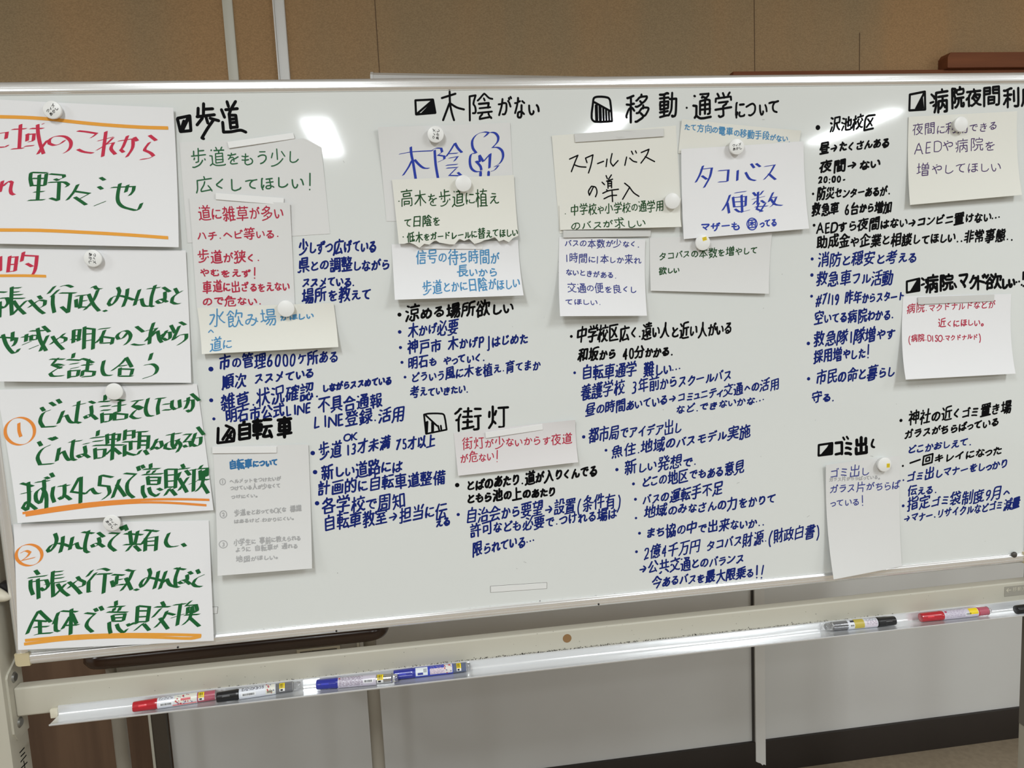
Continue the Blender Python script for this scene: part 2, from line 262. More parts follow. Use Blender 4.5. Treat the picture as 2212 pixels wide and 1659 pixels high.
[[11,13,18,32,19,74,70,74,70,14,68,12,58,12],[31,21,32,37,56,36,55,21,31,21],[43,67,43,49],[28,49,60,49],[58,61,29,61]],
[[28,62,29,58,56,58,59,63],[49,13,49,45,70,45,69,23,59,24],[17,18,17,46,35,45,35,24,17,24],[13,57,28,62,28,64,35,68,42,75,45,75,53,67,71,57,78,58]],
[[39,32,39,36,35,41,31,45,26,46],[40,55,26,55],[72,22,48,22],[11,55,26,54],[26,46,21,44,14,30,10,26,10,23],[48,16,49,71,72,70,72,16],[26,13,26,73],[38,76,13,72]],
[[73,16,72,74,13,74,13,16],[73,16,13,16],[55,36,55,34,31,34,31,57,54,57,55,36]],
[[14,15,14,74,73,74,73,15],[14,15,73,15],[25,54,40,54,41,52],[43,65,43,52],[44,52,45,49],[43,25,43,48,45,49],[45,49,49,47,63,32],[25,34,32,40,41,52,44,52,46,54,63,54]],
[[14,18,72,18],[45,50,38,58],[49,61,42,68],[22,26,33,29,39,32,41,35],[67,28,63,26,49,31,46,35],[46,35,47,39,57,50,61,59,60,60],[46,35,41,35],[41,35,30,49,25,61],[14,13,14,74,72,74,72,13]],
[[66,33,71,33,73,37,73,62,57,59],[40,48,34,47],[41,52,56,56],[11,59,29,59],[20,31,20,77],[40,70,41,17,44,14,73,14,77,22,76,25],[57,29,57,78],[29,33,20,31,19,29,11,26]],
[[46,55,46,49,49,41,55,30,59,27],[40,13,46,15,59,25],[59,25,59,27],[59,25,69,16,75,14],[38,55,71,54,69,43,59,27],[21,32,20,77],[12,59,28,59],[30,14,37,31,38,70,71,76,75,75],[29,33,21,32,19,29,10,26]],
[[53,27,31,21],[48,14,50,14,59,24,62,25],[73,54,67,36,63,35],[49,43,49,36,35,36,34,54,49,54,49,43],[25,59,10,59],[33,67,74,67,74,73,69,78,65,78],[19,29,19,77],[11,24,21,30,27,31],[59,77,60,45,61,37,63,35,62,25,64,24,65,19,69,13,74,13,76,15,76,23]],
[[17,52,18,41],[64,23,64,27],[64,23,75,14],[34,52,31,46,31,41],[54,48,55,40,60,30,64,27],[25,40,25,13],[25,58,25,77],[13,70,37,70],[64,23,55,13,48,13,48,75,73,74,72,60,62,59],[48,48,73,48,70,34,67,28,64,27],[39,28,11,28],[39,58,11,58],[12,41,37,41]],
[[41,36,43,45],[50,36,49,31,45,25,34,16],[40,66,71,66],[62,36,62,30,59,24,49,12],[71,66,70,55,42,55,40,57,41,76,70,76,71,66],[12,61,28,61],[20,77,21,34],[76,46,33,46],[28,35,21,34,19,31,11,28],[27,28,32,29,40,36,73,36,74,25,72,16,70,12,63,12]],
[[40,25,71,25],[43,77,45,68],[65,68,65,73,68,78],[40,14,71,14,71,35,40,36,40,14],[37,56,74,56],[11,59,28,59],[21,31,20,77],[55,46,55,68],[55,68,37,68,37,46,74,46,74,67,55,68],[29,32,24,32,18,28,10,26]],
[[39,53,39,55,32,60],[44,30,47,29,50,24],[54,51,52,45],[40,72,41,78],[17,62,19,61,32,70,38,72,59,71,59,67,53,60,46,55,39,53,35,49,16,43,12,45],[16,13,32,15,45,19,49,21,50,24,59,26,71,38,71,44,51,45,45,43,37,36,25,31]],
[[55,25,55,26],[55,25,54,25],[55,25,65,17,75,13],[40,44,54,26],[55,26,54,26],[55,26,65,37,70,47,71,54,48,55],[11,38,16,44,22,46],[54,26,54,25],[54,25,44,17,35,13,32,14],[45,70,43,77],[52,47,57,42],[22,13,22,50,28,62,28,69],[50,69,48,55],[13,69,74,69],[48,55,44,53,41,49,40,44,38,44,37,42]],
[[13,14,21,18,32,29,38,40,40,49,43,52],[44,53,44,52],[44,52,43,52],[44,52,46,51,48,44,57,28,68,17,73,15],[13,55,42,55],[43,53,46,55,74,55],[43,52,43,77]],
[[62,66,63,72,68,78],[20,78,25,72,26,65],[42,78,46,70,46,65],[12,34,75,34],[56,51,55,47,45,42,43,39,43,14,40,12,29,12,26,15],[74,55,73,65,62,66,13,65,13,56],[61,52,25,52]],
[[32,25,24,37],[43,77,45,69],[42,13,53,13,55,15,55,58],[13,47,75,47],[13,60,14,69,71,69,72,60]],
[[42,26,41,22,34,18,15,13],[58,47,58,42,51,32,49,26],[30,47,30,43,27,39,26,34],[22,33,26,34],[35,48,39,60],[70,15,50,24,49,26],[43,69,41,78],[14,60,14,69,72,69,72,60],[74,47,13,47],[26,34,39,29,42,26,49,26]],
[[24,41,23,29],[66,36,43,36],[12,13,23,29],[44,69,44,74,42,78,39,79],[43,16,43,53],[73,59,73,69,13,69,13,59],[78,16,74,13,46,14,33,19,27,27,23,29],[63,54,23,54]],
[[42,78,44,76,44,71],[77,14,73,12,57,18,51,23,47,31],[10,14,16,13,28,18,37,26,38,31],[42,32,43,62],[21,45,66,45],[20,56,68,56,73,61,72,71,14,71,13,62],[12,32,75,32]],
[[56,53,60,49,60,46],[35,58,34,53,27,47,26,43],[44,71,44,76,42,79,40,79],[12,14,75,14],[74,64,74,71,12,71,12,64],[68,30,19,30],[43,14,43,37],[20,59,66,59],[65,45,60,46,53,44,21,43]],
[[76,30,74,39,66,55,63,59,61,59],[22,57,19,44,12,31],[44,75,43,14,38,12,31,12,27,14]],
[[12,13,23,14,43,20,58,29,66,38],[75,46,63,65],[42,78,42,36],[14,46,23,64]],
[[54,15,57,12,67,12,69,14,72,29,72,47,19,47],[31,17,31,36,55,35,55,21,31,21],[11,16,18,36,20,74,66,74,67,59,19,59]],
[[45,67,44,73,41,78],[19,21,19,50,68,50,68,23,62,21,55,23],[43,66,43,13],[75,66,12,66]],
[[44,43,26,44,26,56,60,56,61,44,44,43],[25,72,24,66],[25,72,21,78],[44,66,44,78],[62,72,63,75],[44,13,44,43],[19,16,19,32,68,32,67,15,58,15],[14,55,14,66,72,66,73,56]],
[[28,77,26,69],[16,57,22,67,26,69],[24,30,24,51,70,51],[26,69,72,68],[47,68,47,13],[75,30,11,30]],
[[74,14,72,19,69,20],[69,20,69,24,61,37],[69,20,30,17,31,24,42,44,47,58],[49,68,46,78],[75,67,18,67,17,29,12,14]],
[[46,77,47,70],[21,13,37,14,44,16,45,18],[34,33,35,29,44,22,45,18],[62,62,61,43,39,43,37,45,37,62],[75,70,17,70,16,28,11,14],[75,56,25,56],[26,34,65,34,65,29,56,22,54,18],[45,18,55,18,58,15,72,12,78,14]],
[[64,77,71,72],[28,46,28,19],[76,27,77,22,74,13,67,13,62,18,56,33,54,43,51,77],[12,63,75,63],[15,46,42,46],[45,22,12,15]],
[[43,78,43,50],[69,15,17,15],[72,76,69,75,62,61],[69,33,21,33],[25,62,19,74],[69,15,69,50,19,50]],
[[25,78,25,76,13,64,11,64],[47,21,42,30],[10,41,15,46,21,48],[51,15,54,12,63,12,65,14,65,52],[33,39,75,39],[54,77,54,53],[72,68,37,68],[21,13,21,51,26,60],[76,53,33,53]],
[[11,33,15,41,18,53],[46,68,32,77],[31,27,26,26,12,18],[76,31,68,49],[32,34,38,35,45,41,59,58,67,72,71,74],[31,59,31,19,33,14,42,12,58,13,63,19,63,25]],
[[65,49,22,49],[46,25,40,32],[16,25,12,15],[69,28,74,17],[31,74,53,73,54,70,51,66,50,60],[31,74,26,72,25,69,21,66,20,62],[27,26,28,16,31,13,58,13,61,19],[20,62,13,60],[20,62,21,60,64,60,65,38,19,37]],
[[11,67,25,66],[25,59,20,56,12,44],[38,67,26,67],[47,50,72,50],[47,62,72,62],[37,51,31,56,26,57],[26,77,26,67],[17,28,12,16],[59,23,60,18,58,14,31,14,29,19,29,28],[75,19,70,28],[25,66,26,67],[47,26,41,33],[72,62,71,74,47,74,47,39,71,38,72,62],[26,38,25,66]],
[[43,78,44,73],[30,24,31,14,34,12,55,12,58,18],[48,24,40,29,40,33],[65,42,22,42],[19,24,16,17],[56,60,58,73],[73,16,66,26],[22,42,22,51,65,51,64,33,23,33,22,42],[16,73,70,73],[13,60,74,60],[30,73,31,60]],
[[16,24,12,16],[70,26,74,16],[72,49,56,44,51,44],[38,68,17,67],[25,79,18,72,17,67],[51,70,56,70,71,75],[16,42,39,42],[58,20,59,18,57,13,30,13,28,24],[43,28,47,23],[39,50,16,50],[74,39,72,33,53,33,51,35,51,52],[73,64,73,61,71,59,54,59,51,62,51,77],[16,33,16,58,38,58,39,36,38,33,32,32],[35,74,38,68,42,65]],
[[40,14,47,18,54,25,57,25],[57,32,62,35,70,52],[71,65,71,72,61,77],[26,23,33,23,36,25,37,48,17,49],[75,65,18,65,17,32,12,13],[76,27,76,20,73,13,64,15,57,25,57,32,54,36,51,53,50,78]],
[[20,37,68,37],[74,73,13,73],[12,14,17,22,20,33,20,59,68,59,68,37]],
[[15,41,36,41,35,59,15,59],[67,13,67,51],[49,51,76,51],[41,14,48,30,49,70,73,76],[11,14,15,36,15,71,38,75]],
[[75,37,12,37],[71,56,16,56],[25,14,36,12,42,13,43,15,43,73],[66,77,43,73,16,72]],
[[48,61,39,46,23,30,13,24],[74,62,53,62],[37,15,41,13,48,13,53,15,52,61],[52,61,53,62],[53,62,53,78],[13,62,52,61]],
[[75,15,34,15],[11,38,22,40],[22,42,32,43],[70,52,40,52],[12,62,31,62],[40,52,41,30,70,30,70,72,40,72,40,52],[22,78,22,15,21,13,12,14]],
[[41,28,72,28],[21,39,11,38],[41,15,72,15],[22,42,31,43],[41,67,50,67,69,73,72,72],[30,62,11,62],[41,77,41,61,42,55,44,53,73,53,78,63],[72,15,71,41,42,41,41,15],[21,78,21,14,20,12,12,13]],
[[33,18,41,23,53,37],[55,55,53,65],[19,40,10,39],[20,43,29,44],[71,76,43,72,35,73],[35,64,37,64,41,54],[76,18,65,28,58,37],[53,37,50,40,35,40],[67,51,74,66],[11,62,28,62],[55,13,55,48],[12,12,19,12,20,14,20,77],[75,40,60,40,58,37,53,37]],
[[44,13,60,27],[28,50,43,49,49,54],[75,13,60,27],[60,32,60,27],[60,32,57,34,51,53,49,54],[60,32,63,33,66,40,70,53,71,64],[14,21,14,55],[28,24,28,72],[41,72,12,72],[76,64,52,64],[10,20,41,27],[57,80,54,77,49,54]],
[[29,40,37,35,42,29],[71,62,69,46,65,34,62,33],[27,36,22,35,13,28],[40,55,33,46,29,45],[39,76,42,72],[44,14,46,13,50,15,56,20,59,25,62,26],[62,33,62,26],[62,33,58,37,54,52,52,52],[14,54,20,45],[52,52,50,52,47,47],[75,14,68,20,64,26,62,26],[43,65,11,65],[57,77,52,52],[54,63,76,63],[28,78,28,15,26,12,18,12]],
[[51,55,54,52,58,36,62,34],[51,55,48,54],[28,48,29,57],[42,31,27,30],[45,47,48,54],[44,14,52,18,59,26,62,26],[71,63,69,47,64,35,62,34],[27,29,11,28],[75,14,62,26],[62,26,62,34],[24,78,24,57],[13,70,33,70,35,68,39,68],[17,13,26,12,27,36,34,42,35,46],[36,58,37,64,43,76],[51,55,56,78],[48,54,44,55,43,57,36,58,11,57],[12,38,17,41,19,46,22,47,45,47],[53,64,76,64]],
[[20,37,19,27,25,25,28,22],[27,63,11,64],[75,15,72,16,65,24,65,26,62,27],[62,35,62,27],[62,35,64,36,67,44,70,62],[62,27,58,26,51,17,45,14],[24,43,24,38],[52,54,48,52,46,46],[15,76,17,70],[40,53,34,58,31,58,29,61],[11,49,27,59],[28,22,32,22],[28,22,23,17,12,13],[37,70,40,76],[36,19,32,22],[27,51,27,78],[12,38,38,38,38,33,32,25,32,22],[54,63,75,63],[62,35,58,37,54,53,52,53,55,77],[27,61,29,61,31,64,42,64]],
[[26,52,26,55],[26,52,22,51,12,43],[26,52,27,51],[26,55,27,56],[52,65,58,56,62,53],[63,52,71,44,78,44],[63,52,62,52],[62,52,62,53],[62,52,55,46,49,43,45,43],[24,14,24,26],[43,25,65,25],[27,51,27,43],[27,51,34,51,39,48],[63,53,62,53],[41,74,11,74],[26,55,15,56,14,65,39,65,39,56,27,56],[43,35,43,14],[11,14,75,14],[27,78,27,56],[52,65,56,77],[16,36,70,36],[54,70,75,70],[70,69,69,62,63,52]],
[[67,13,67,51],[11,21,16,31],[36,31,40,23],[26,77,27,70],[18,70,19,53],[21,13,25,13,27,16,27,53],[41,39,11,39],[74,76,53,72,50,70,50,33,48,23,44,15],[11,53,41,53],[40,70,12,70],[35,70,33,53],[76,52,50,52]],
[[43,78,46,71],[45,64,46,71],[33,46,66,46,65,26,62,16,59,13,45,13,42,16],[74,64,13,64],[34,64,33,46,29,31,19,17,13,13]],
[[41,39,46,40],[47,43,59,46],[25,65,25,73,23,78],[75,67,48,67],[19,49,33,49,32,16,29,12,22,12,20,13,20,15],[60,49,70,52,73,51,73,32,71,29,67,29],[11,65,35,65],[19,65,18,36,16,26,11,14],[76,20,77,19,74,12,50,12,47,15,47,52],[60,25,60,58],[50,78,48,67,45,65,42,58]],
[[21,45,66,45],[21,18,66,18],[66,14,66,72,21,72,21,14]],
[[74,56,46,56],[74,37,46,37],[13,53,33,53],[13,26,13,73,33,73,33,32,13,32],[37,16,41,22,46,37,46,74,73,75,74,15,68,12,59,14]],
[[53,32,75,32],[13,50,30,50],[53,49,74,49],[53,65,53,13],[13,26,30,26,30,71,13,72,13,20],[45,66,76,66],[47,78,48,76,45,66,38,53,30,53]],
[[72,14,14,14],[60,48,60,52,57,55,56,60],[62,36,24,36],[63,47,61,25,25,25,24,48,62,48,73,42,76,43],[20,61,68,61,67,76,21,76,19,54,12,40]],
[[13,50,29,50],[49,23,46,29],[56,54,56,78],[40,69,73,69],[56,12,65,12,67,15,67,54],[75,40,37,40],[37,54,76,54],[13,27,30,27,30,72,13,73,13,21]],
[[61,31,60,38],[63,22,24,22],[56,73,56,78],[26,31,26,38],[21,56,66,56],[34,47,33,39],[30,73,30,78],[24,30,24,13,63,13,63,30],[34,47,65,47,66,63,22,64,21,49,23,47,34,47],[11,73,76,73],[11,39,75,39],[12,26,24,31,63,31,74,26,76,27]],
[[21,22,66,22],[66,22,66,13,21,13,22,31,66,31,66,22],[17,47,70,47],[11,65,75,65],[20,73,65,73,65,57,19,56],[43,78,43,40],[76,39,11,39]],
[[57,59,55,52,48,46,46,46,46,40],[12,60,25,59],[25,59,25,56],[25,59,26,60],[13,44,16,45,25,56],[65,15,22,15],[36,48,25,56],[37,60,26,60],[65,27,22,27],[76,45,74,44,71,46,63,55,62,59],[59,59,60,78],[48,72,72,72],[36,72,14,72],[26,60,26,78],[22,15,22,40,64,40,65,15],[74,60,46,60]],
[[42,20,38,20],[47,12,55,16,60,21],[50,39,50,34,60,21],[50,39,72,38],[72,38,69,30,62,21],[18,28,38,28],[38,38,18,38],[60,21,62,21],[21,67,66,67],[78,14,72,13,65,17,62,21],[76,48,11,48],[18,48,18,18],[66,67,65,57,21,58,21,76,66,76,66,67],[38,13,38,48],[11,16,18,18,38,19]],
[[23,55,65,55],[22,36,65,36],[12,14,17,21,22,33,24,74,65,73,65,15,63,13,57,12,51,12,47,14]],
[[27,50,21,48],[27,27,65,27],[65,41,27,41],[35,68,37,78],[28,54,65,53,65,14,62,12,53,12],[27,13,27,54,31,63,31,67],[12,68,74,68]],
[[50,66,72,66],[19,70,19,50],[25,77,27,70],[72,55,49,56],[19,50,27,50,38,53],[40,70,11,70],[11,14,75,14],[43,14,43,36],[66,25,20,25],[42,45,44,45,49,55,50,76,72,75,72,46,71,44,61,45],[70,37,17,37]],
[[13,58,43,57],[12,22,28,36,36,47,37,51,43,54],[45,55,59,36,75,22],[43,77,43,13],[74,58,47,58,45,55,43,55]],
[[46,43,58,29,75,18],[41,43,38,46,12,46],[18,65,69,65],[43,77,43,13],[12,18,17,20,30,30,41,43,46,43,48,46,74,46]],
[[75,27,73,27,59,42,52,54,51,61],[35,61,35,56,30,46,24,37,12,26],[13,61,74,61],[43,13,43,77],[26,26,61,26]],
[[16,16,19,17,29,27],[12,45,17,45,34,50,39,52,40,55],[39,80,34,77,33,71],[78,47,72,45,59,48,49,52,47,55],[33,71,58,70,57,65,51,59,49,59,47,55],[29,67,40,57,40,55],[40,55,47,55],[65,19,57,27],[35,13,42,12,43,14,43,43],[67,35,18,35],[33,71,30,71,29,67,26,67,15,60]],
[[12,17,19,20,29,28,37,37,39,42],[48,42,50,37,59,27,68,20,75,17],[60,50,65,61],[28,51,24,60],[15,69,71,69],[43,13,43,78],[12,43,75,43]],
[[21,49,17,47,10,30,10,24],[21,52,28,48,31,40],[55,77,56,67],[30,62,22,62],[40,47,47,58],[40,47,45,45],[56,26,56,29],[56,26,67,17,73,14,78,15],[56,26,46,17,39,14],[56,29,52,31,45,45],[56,29,60,32,65,44],[68,56,74,47],[21,61,12,62],[21,61,22,62],[22,78,22,62],[38,67,75,67],[22,12,21,61]],
[[20,48,16,46,10,31],[53,70,54,78],[69,47,40,47],[52,70,51,59],[40,25,69,25],[40,36,69,36],[29,43,27,49,20,53],[20,62,11,63],[20,62,21,63],[21,63,21,78],[21,63,28,63],[76,14,32,14],[36,70,73,70],[21,12,20,62],[40,14,40,58,50,59,69,58,69,14]],
[[63,65,64,71,67,76],[24,65,24,70,21,76],[51,78,51,65],[50,29,51,25,58,20,72,14,76,15],[36,78,36,65],[36,29,36,26,27,19,14,14,11,15],[32,51,30,65],[54,51,58,64],[67,41,19,41],[43,50,43,13],[74,30,12,30],[12,65,74,65],[71,51,15,51]],
[[62,51,62,65],[21,49,26,48,31,39],[63,65,63,75],[47,12,54,11,56,13,56,30],[43,24,35,15],[22,61,22,78],[51,75,51,65],[10,27,17,46,21,48],[50,51,50,65],[76,15,68,24],[73,41,41,41],[37,75,76,75],[12,61,30,61],[50,65,74,65,75,51,39,51,39,65,50,65],[22,12,21,61],[36,31,76,31]],
[[24,41,13,22],[40,65,72,64,72,58,68,49],[23,66,14,71],[52,39,55,38,57,31,65,20,74,14,76,15],[42,78,40,65,38,64,32,50],[52,54,52,39,50,38,47,30,39,20,28,13]],
[[41,66,33,76],[10,40,15,42],[49,16,54,24,57,34,60,36],[17,17,37,18,36,38],[20,76,13,64],[61,57,60,36],[51,65,75,65,76,62,73,49],[26,59,29,58,41,44,41,42,36,38],[75,14,68,22,63,35,60,36],[36,38,17,38],[29,64,18,47,15,45,15,42],[53,78,52,68,45,52],[15,42,17,39,17,13]],
[[17,13,24,12,46,18,58,28,61,34],[67,69,43,69],[71,37,73,33],[23,71,23,53],[26,45,23,40],[43,78,43,31,42,29,32,29],[12,53,75,53]],
[[40,13,52,17,57,22],[16,59,33,59],[47,43,47,37,57,23],[33,43,16,43],[58,22,58,23],[58,22,57,22],[58,22,64,17,74,13],[57,22,57,23],[41,51,43,51,43,53,46,55,49,63,49,76,64,76,66,54,76,53],[16,25,10,25],[58,23,57,23],[16,27,35,29],[43,43,69,42,65,30,58,23],[34,78,16,71,16,14]],
[[73,23,71,14,66,13,60,15,52,23,48,31,47,39],[44,39,43,56],[16,39,71,39],[16,57,66,57,66,73,16,73,16,14,38,19,40,22]],
[[53,47,56,48,69,62],[14,58,31,58,32,53,22,31,13,22],[43,77,43,14,39,12,34,13],[44,53,48,52,53,47,56,39,70,25,74,22,77,23]],
[[18,54,23,48],[12,22,22,26,40,37,43,37],[62,47,58,42,55,41],[57,77,68,71,68,65],[12,65,74,65],[32,12,43,14,43,77],[75,20,68,24,56,36,55,41,52,42,49,49,44,51]],
[[55,55,39,52],[19,52,11,55],[25,36,15,15],[65,33,71,33,73,38,73,62,56,59],[29,47,38,49],[16,76,25,72],[38,70,39,16,42,13,72,13,76,18,76,22],[55,77,55,30]],
[[14,15,24,35],[16,77,25,72],[54,49,57,37,61,29,65,23,74,15],[20,52,12,55],[39,49,72,49,72,74,39,74,38,34,34,22,29,14]],
[[69,15,36,15],[69,15,69,38,37,38,36,15],[14,15,25,36],[22,50,11,55],[26,71,17,76],[49,78,42,64,38,60,36,52],[70,53,45,51,36,52],[74,50,72,53,70,53,65,64]],
[[45,48,45,35,42,25,38,18,29,13],[16,16,27,35],[16,77,26,72],[60,48,61,14,68,12,75,13,77,22],[22,51,12,55],[60,48,72,48,72,74,37,74,37,49,60,48]],
[[14,15,25,36],[71,15,38,15],[15,76,25,71],[20,51,11,55],[71,15,70,37,38,37,38,15],[55,37,54,73],[33,55,76,55],[37,71,54,73,68,77,73,76]],
[[22,73,15,77],[14,15,23,34],[71,42,37,42],[54,78,54,56],[19,52,12,55],[73,75,68,65],[71,29,37,29],[41,65,37,74],[37,12,37,56,71,55,71,14,65,12,62,13]],
[[14,15,24,35],[52,78,54,75,54,69],[32,19,39,31],[65,31,69,29,74,19],[42,14,43,12,50,12,53,14,54,40],[23,73,16,76],[20,51,11,55],[54,40,38,41,37,57,70,57,70,41,54,40],[34,69,75,69]],
[[64,25,60,24,49,13],[40,55,52,55],[12,55,18,53],[20,35,13,15],[76,55,73,52,68,36,64,35],[74,73,68,78],[24,72,16,76],[25,14,31,36,31,66,75,66],[39,23,39,43,53,43,53,27,39,27],[59,77,64,25,68,16,72,13,76,15,77,23]],
[[14,15,23,34],[11,55,21,51],[24,72,16,76],[63,24,43,24],[43,78,43,56],[62,56,62,78],[32,70,73,70],[52,24,52,55],[64,12,72,12,74,15,73,44,32,44,32,12],[63,20,63,35],[29,56,76,56],[42,19,42,35]],
[[20,51,13,54],[25,13,30,24,33,37,33,74,75,74],[58,38,58,14,57,12,47,13],[44,49,73,49],[48,30,44,27,39,17],[13,15,22,34],[75,19,71,28],[15,77,22,73],[56,61,57,67],[56,61,73,59,73,38,44,38,44,60,56,61]],
[[14,62,12,48],[62,71,62,15,60,13,54,12,46,14],[33,25,28,32,23,33],[32,52,35,63],[76,71,43,71],[12,14,17,20,23,33,24,77]],
[[22,58,17,64,17,70,25,79],[23,43,21,37,17,32,15,32],[71,45,63,33,60,31],[42,48,43,36],[43,36,40,35,37,27,29,19,22,15,13,13],[43,36,46,35,52,23,58,18,70,13,78,14],[67,58,61,65,61,69,65,74],[44,76,38,69,38,66,45,58]],
[[21,39,59,39,59,13],[49,57,49,77],[21,57,71,57],[13,15,18,24,21,38,21,75]],
[[13,67,19,58],[76,14,73,15,65,24,59,35,57,43,53,44],[26,40,19,38,11,30],[66,75,71,67],[26,13,26,78],[36,55,75,55],[39,17,50,36,51,43,53,44,53,77]],
[[55,36,55,39],[55,36,52,34,48,25,42,18,34,13,32,14],[55,36,58,34,64,22,75,14],[55,39,57,41,75,41],[41,58,44,48],[26,45,23,45,12,34],[71,58,66,48],[11,58,13,58,17,63,21,65],[30,78,27,73,21,68],[74,67,37,67],[54,40,55,78],[12,77,21,68,21,65,23,64,25,58,27,44,27,26,23,13,13,12,10,15],[55,39,52,41,35,41]],
[[28,50,12,50],[76,14,33,14],[73,60,72,75,39,75,39,45,73,45,73,60],[39,60,73,60],[39,30,74,30],[20,25,20,72],[56,14,56,75],[30,27,11,22],[29,73,11,73]],
[[43,14,43,78],[20,40,68,40],[22,63,71,63],[12,14,75,14],[25,76,22,63,20,63,13,51]],
[[43,72,43,13],[19,54,70,54],[19,36,70,36],[12,14,16,22,19,34,19,72,70,72,70,14,63,12,56,14]],
[[72,73,14,73],[72,54,72,16],[72,16,15,16,14,53],[59,44,27,44],[43,29,43,59],[43,59,27,59,27,29,59,29,59,58,43,59]],
[[50,77,51,70],[52,35,56,34,65,24],[12,62,15,53],[22,38,10,34],[63,13,72,12,73,14,72,44,34,44,33,13],[33,57,75,57],[76,69,23,69,22,32,15,15],[41,23,48,28,52,35,53,57]],
[[65,77,55,68],[25,59,24,53],[25,59,17,67],[25,59,29,60,33,65,36,74,17,75],[64,53,63,58],[64,53,67,53,74,48,79,49],[63,58,74,68],[12,48,21,53,24,53],[16,12,28,20,32,27,32,33],[33,50,33,33],[73,21,74,20,71,13,59,12,53,15,52,50],[24,53,26,50,62,50,64,53],[71,33,16,33],[47,78,52,69,55,68,56,63,63,58]],
[[11,48,22,54,25,60],[30,60,31,57,55,57,59,60],[30,60,31,65,35,69,36,75,15,76],[30,60,25,60],[64,77,54,69],[17,66,25,60],[75,49,67,53,63,59],[53,14,56,24],[31,23,33,19,32,14],[73,67,63,59],[59,60,63,59],[61,31,24,31,23,44,61,45,61,31],[74,14,12,14],[59,60,54,69,52,69,49,73,48,77,45,78]],
[[39,66,41,77],[18,42,68,42],[18,17,68,17],[18,13,18,65,39,66,68,65,68,13]],
[[25,78,23,66],[36,44,14,44],[50,66,74,65,73,33,70,17,68,14,63,13,57,13,53,15],[60,34,52,48],[14,14,14,66,36,65,36,20,14,20],[53,77,51,68,43,54]],
[[73,36,44,36],[24,78,24,61],[23,50,19,48,10,28],[73,55,44,55],[73,17,44,17],[24,47,27,47,31,44,35,39,35,34],[44,13,44,73,73,73,73,17],[12,61,35,61],[24,12,23,61]],
[[64,55,29,55],[43,13,43,34],[29,65,64,65],[8,15,14,15,23,22],[77,15,74,15,68,21,58,26],[74,34,16,34,15,66],[64,65,63,76,29,76,29,45,63,44,64,65]],
[[50,20,72,20],[27,67,27,46],[26,35,30,34,40,22],[72,16,72,71,50,71,50,14],[12,46,41,46],[39,68,17,68],[12,58,18,71,18,78],[12,14,19,21,26,35,26,46]],
[[69,17,26,17],[25,43,21,42,11,32],[13,72,74,72],[69,13,68,46,26,46],[26,13,25,44,27,52,34,65,35,72]],
[[17,22,30,22,30,47],[62,54,61,61],[62,54,73,54],[62,54,61,53],[30,47,29,50,17,50],[47,54,61,53],[57,77,56,71],[10,36,11,40,15,42],[75,15,44,15],[72,41,44,41],[72,28,44,28],[44,15,44,50],[61,53,61,15],[74,63,74,70,56,71,39,70,39,62],[31,73,11,73],[17,16,17,40,15,43,20,65,20,72],[30,47,38,47,44,50,45,54,47,54,48,60,51,63,52,70]],
[[22,44,23,12],[24,46,28,44,33,38],[24,46,25,52,29,56,32,64,11,65],[22,77,23,74],[58,78,58,15],[38,15,76,15],[42,53,74,53],[24,46,17,43,13,38,10,37]],
[[20,78,23,73],[31,39,27,44,23,45],[22,12,21,43],[23,45,24,51,28,56,31,64,11,65],[74,50,40,50],[73,33,40,33],[73,33,73,66,41,66,40,33],[57,12,57,78],[11,37,16,42,23,45]],
[[58,43,59,49],[23,56,23,74],[23,56,32,56],[23,56,22,55],[32,39,27,46,22,47],[22,55,11,56],[54,77,53,71],[22,47,18,45,10,29,10,25],[49,61,54,56],[59,24,56,19,46,14,39,12,36,13],[59,24,52,31],[12,73,15,72,30,76],[22,55,23,12],[40,32,45,34,56,43,73,43,74,39,68,29,64,25,59,24],[36,49,42,48,53,53,54,56,62,59,69,68,68,71,50,71,41,64,38,64]],
[[71,70,66,60,66,56],[39,24,36,15],[53,35,53,31,59,26],[21,55,11,56],[21,55,22,56],[43,46,73,46],[56,65,54,70],[42,67,43,63],[22,56,22,73],[22,56,31,56],[71,25,76,15],[39,74,70,77],[21,45,17,43,10,29,10,25],[48,25,49,12,65,12,66,18],[32,38,27,45,21,46],[41,56,73,55,72,35,41,35],[22,12,21,55],[32,75,29,76,14,71,10,72]],
[[16,46,34,57],[44,69,43,77],[53,58,71,48],[43,39,43,14],[65,39,22,39],[73,59,72,69,14,69,13,57],[14,14,73,14]],
[[26,71,27,64],[27,31,27,25,35,18],[50,72,51,78,54,80],[63,63,60,66,59,71],[18,55,68,55],[46,13,57,12,59,14,59,42],[13,31,73,31],[76,43,11,43],[19,72,39,72,44,68],[50,72,75,72],[20,78,20,74,14,66],[50,72,47,71,46,68,44,68,43,64,43,43]],
[[40,63,43,62],[29,66,28,72],[64,65,62,72],[15,50,16,57,71,57,72,50],[52,73,75,72],[19,73,40,72],[23,26,67,26,67,14,23,14,24,47,63,47,63,36,23,36],[55,80,52,78,52,73,48,70,47,67,44,66,43,57],[22,80,19,78,19,73,15,70,14,66]],
[[42,56,42,64],[42,56,73,56],[42,56,41,55],[41,55,41,47],[41,55,12,56],[34,65,34,75],[52,65,52,75],[64,38,22,38],[64,22,22,22],[64,30,22,30],[76,13,11,13],[64,14,64,46,41,47,22,46,22,14],[52,75,70,76,70,64,18,64,16,66,17,76,52,75]],
[[30,41,32,39],[68,42,39,42,37,44],[61,65,56,69,19,69],[39,55,39,78],[42,13,58,13,62,21,62,29,31,30,33,38,32,41],[11,34,29,42,32,41],[55,56,56,60,70,74],[74,55,12,55],[32,41,42,49,44,54]],
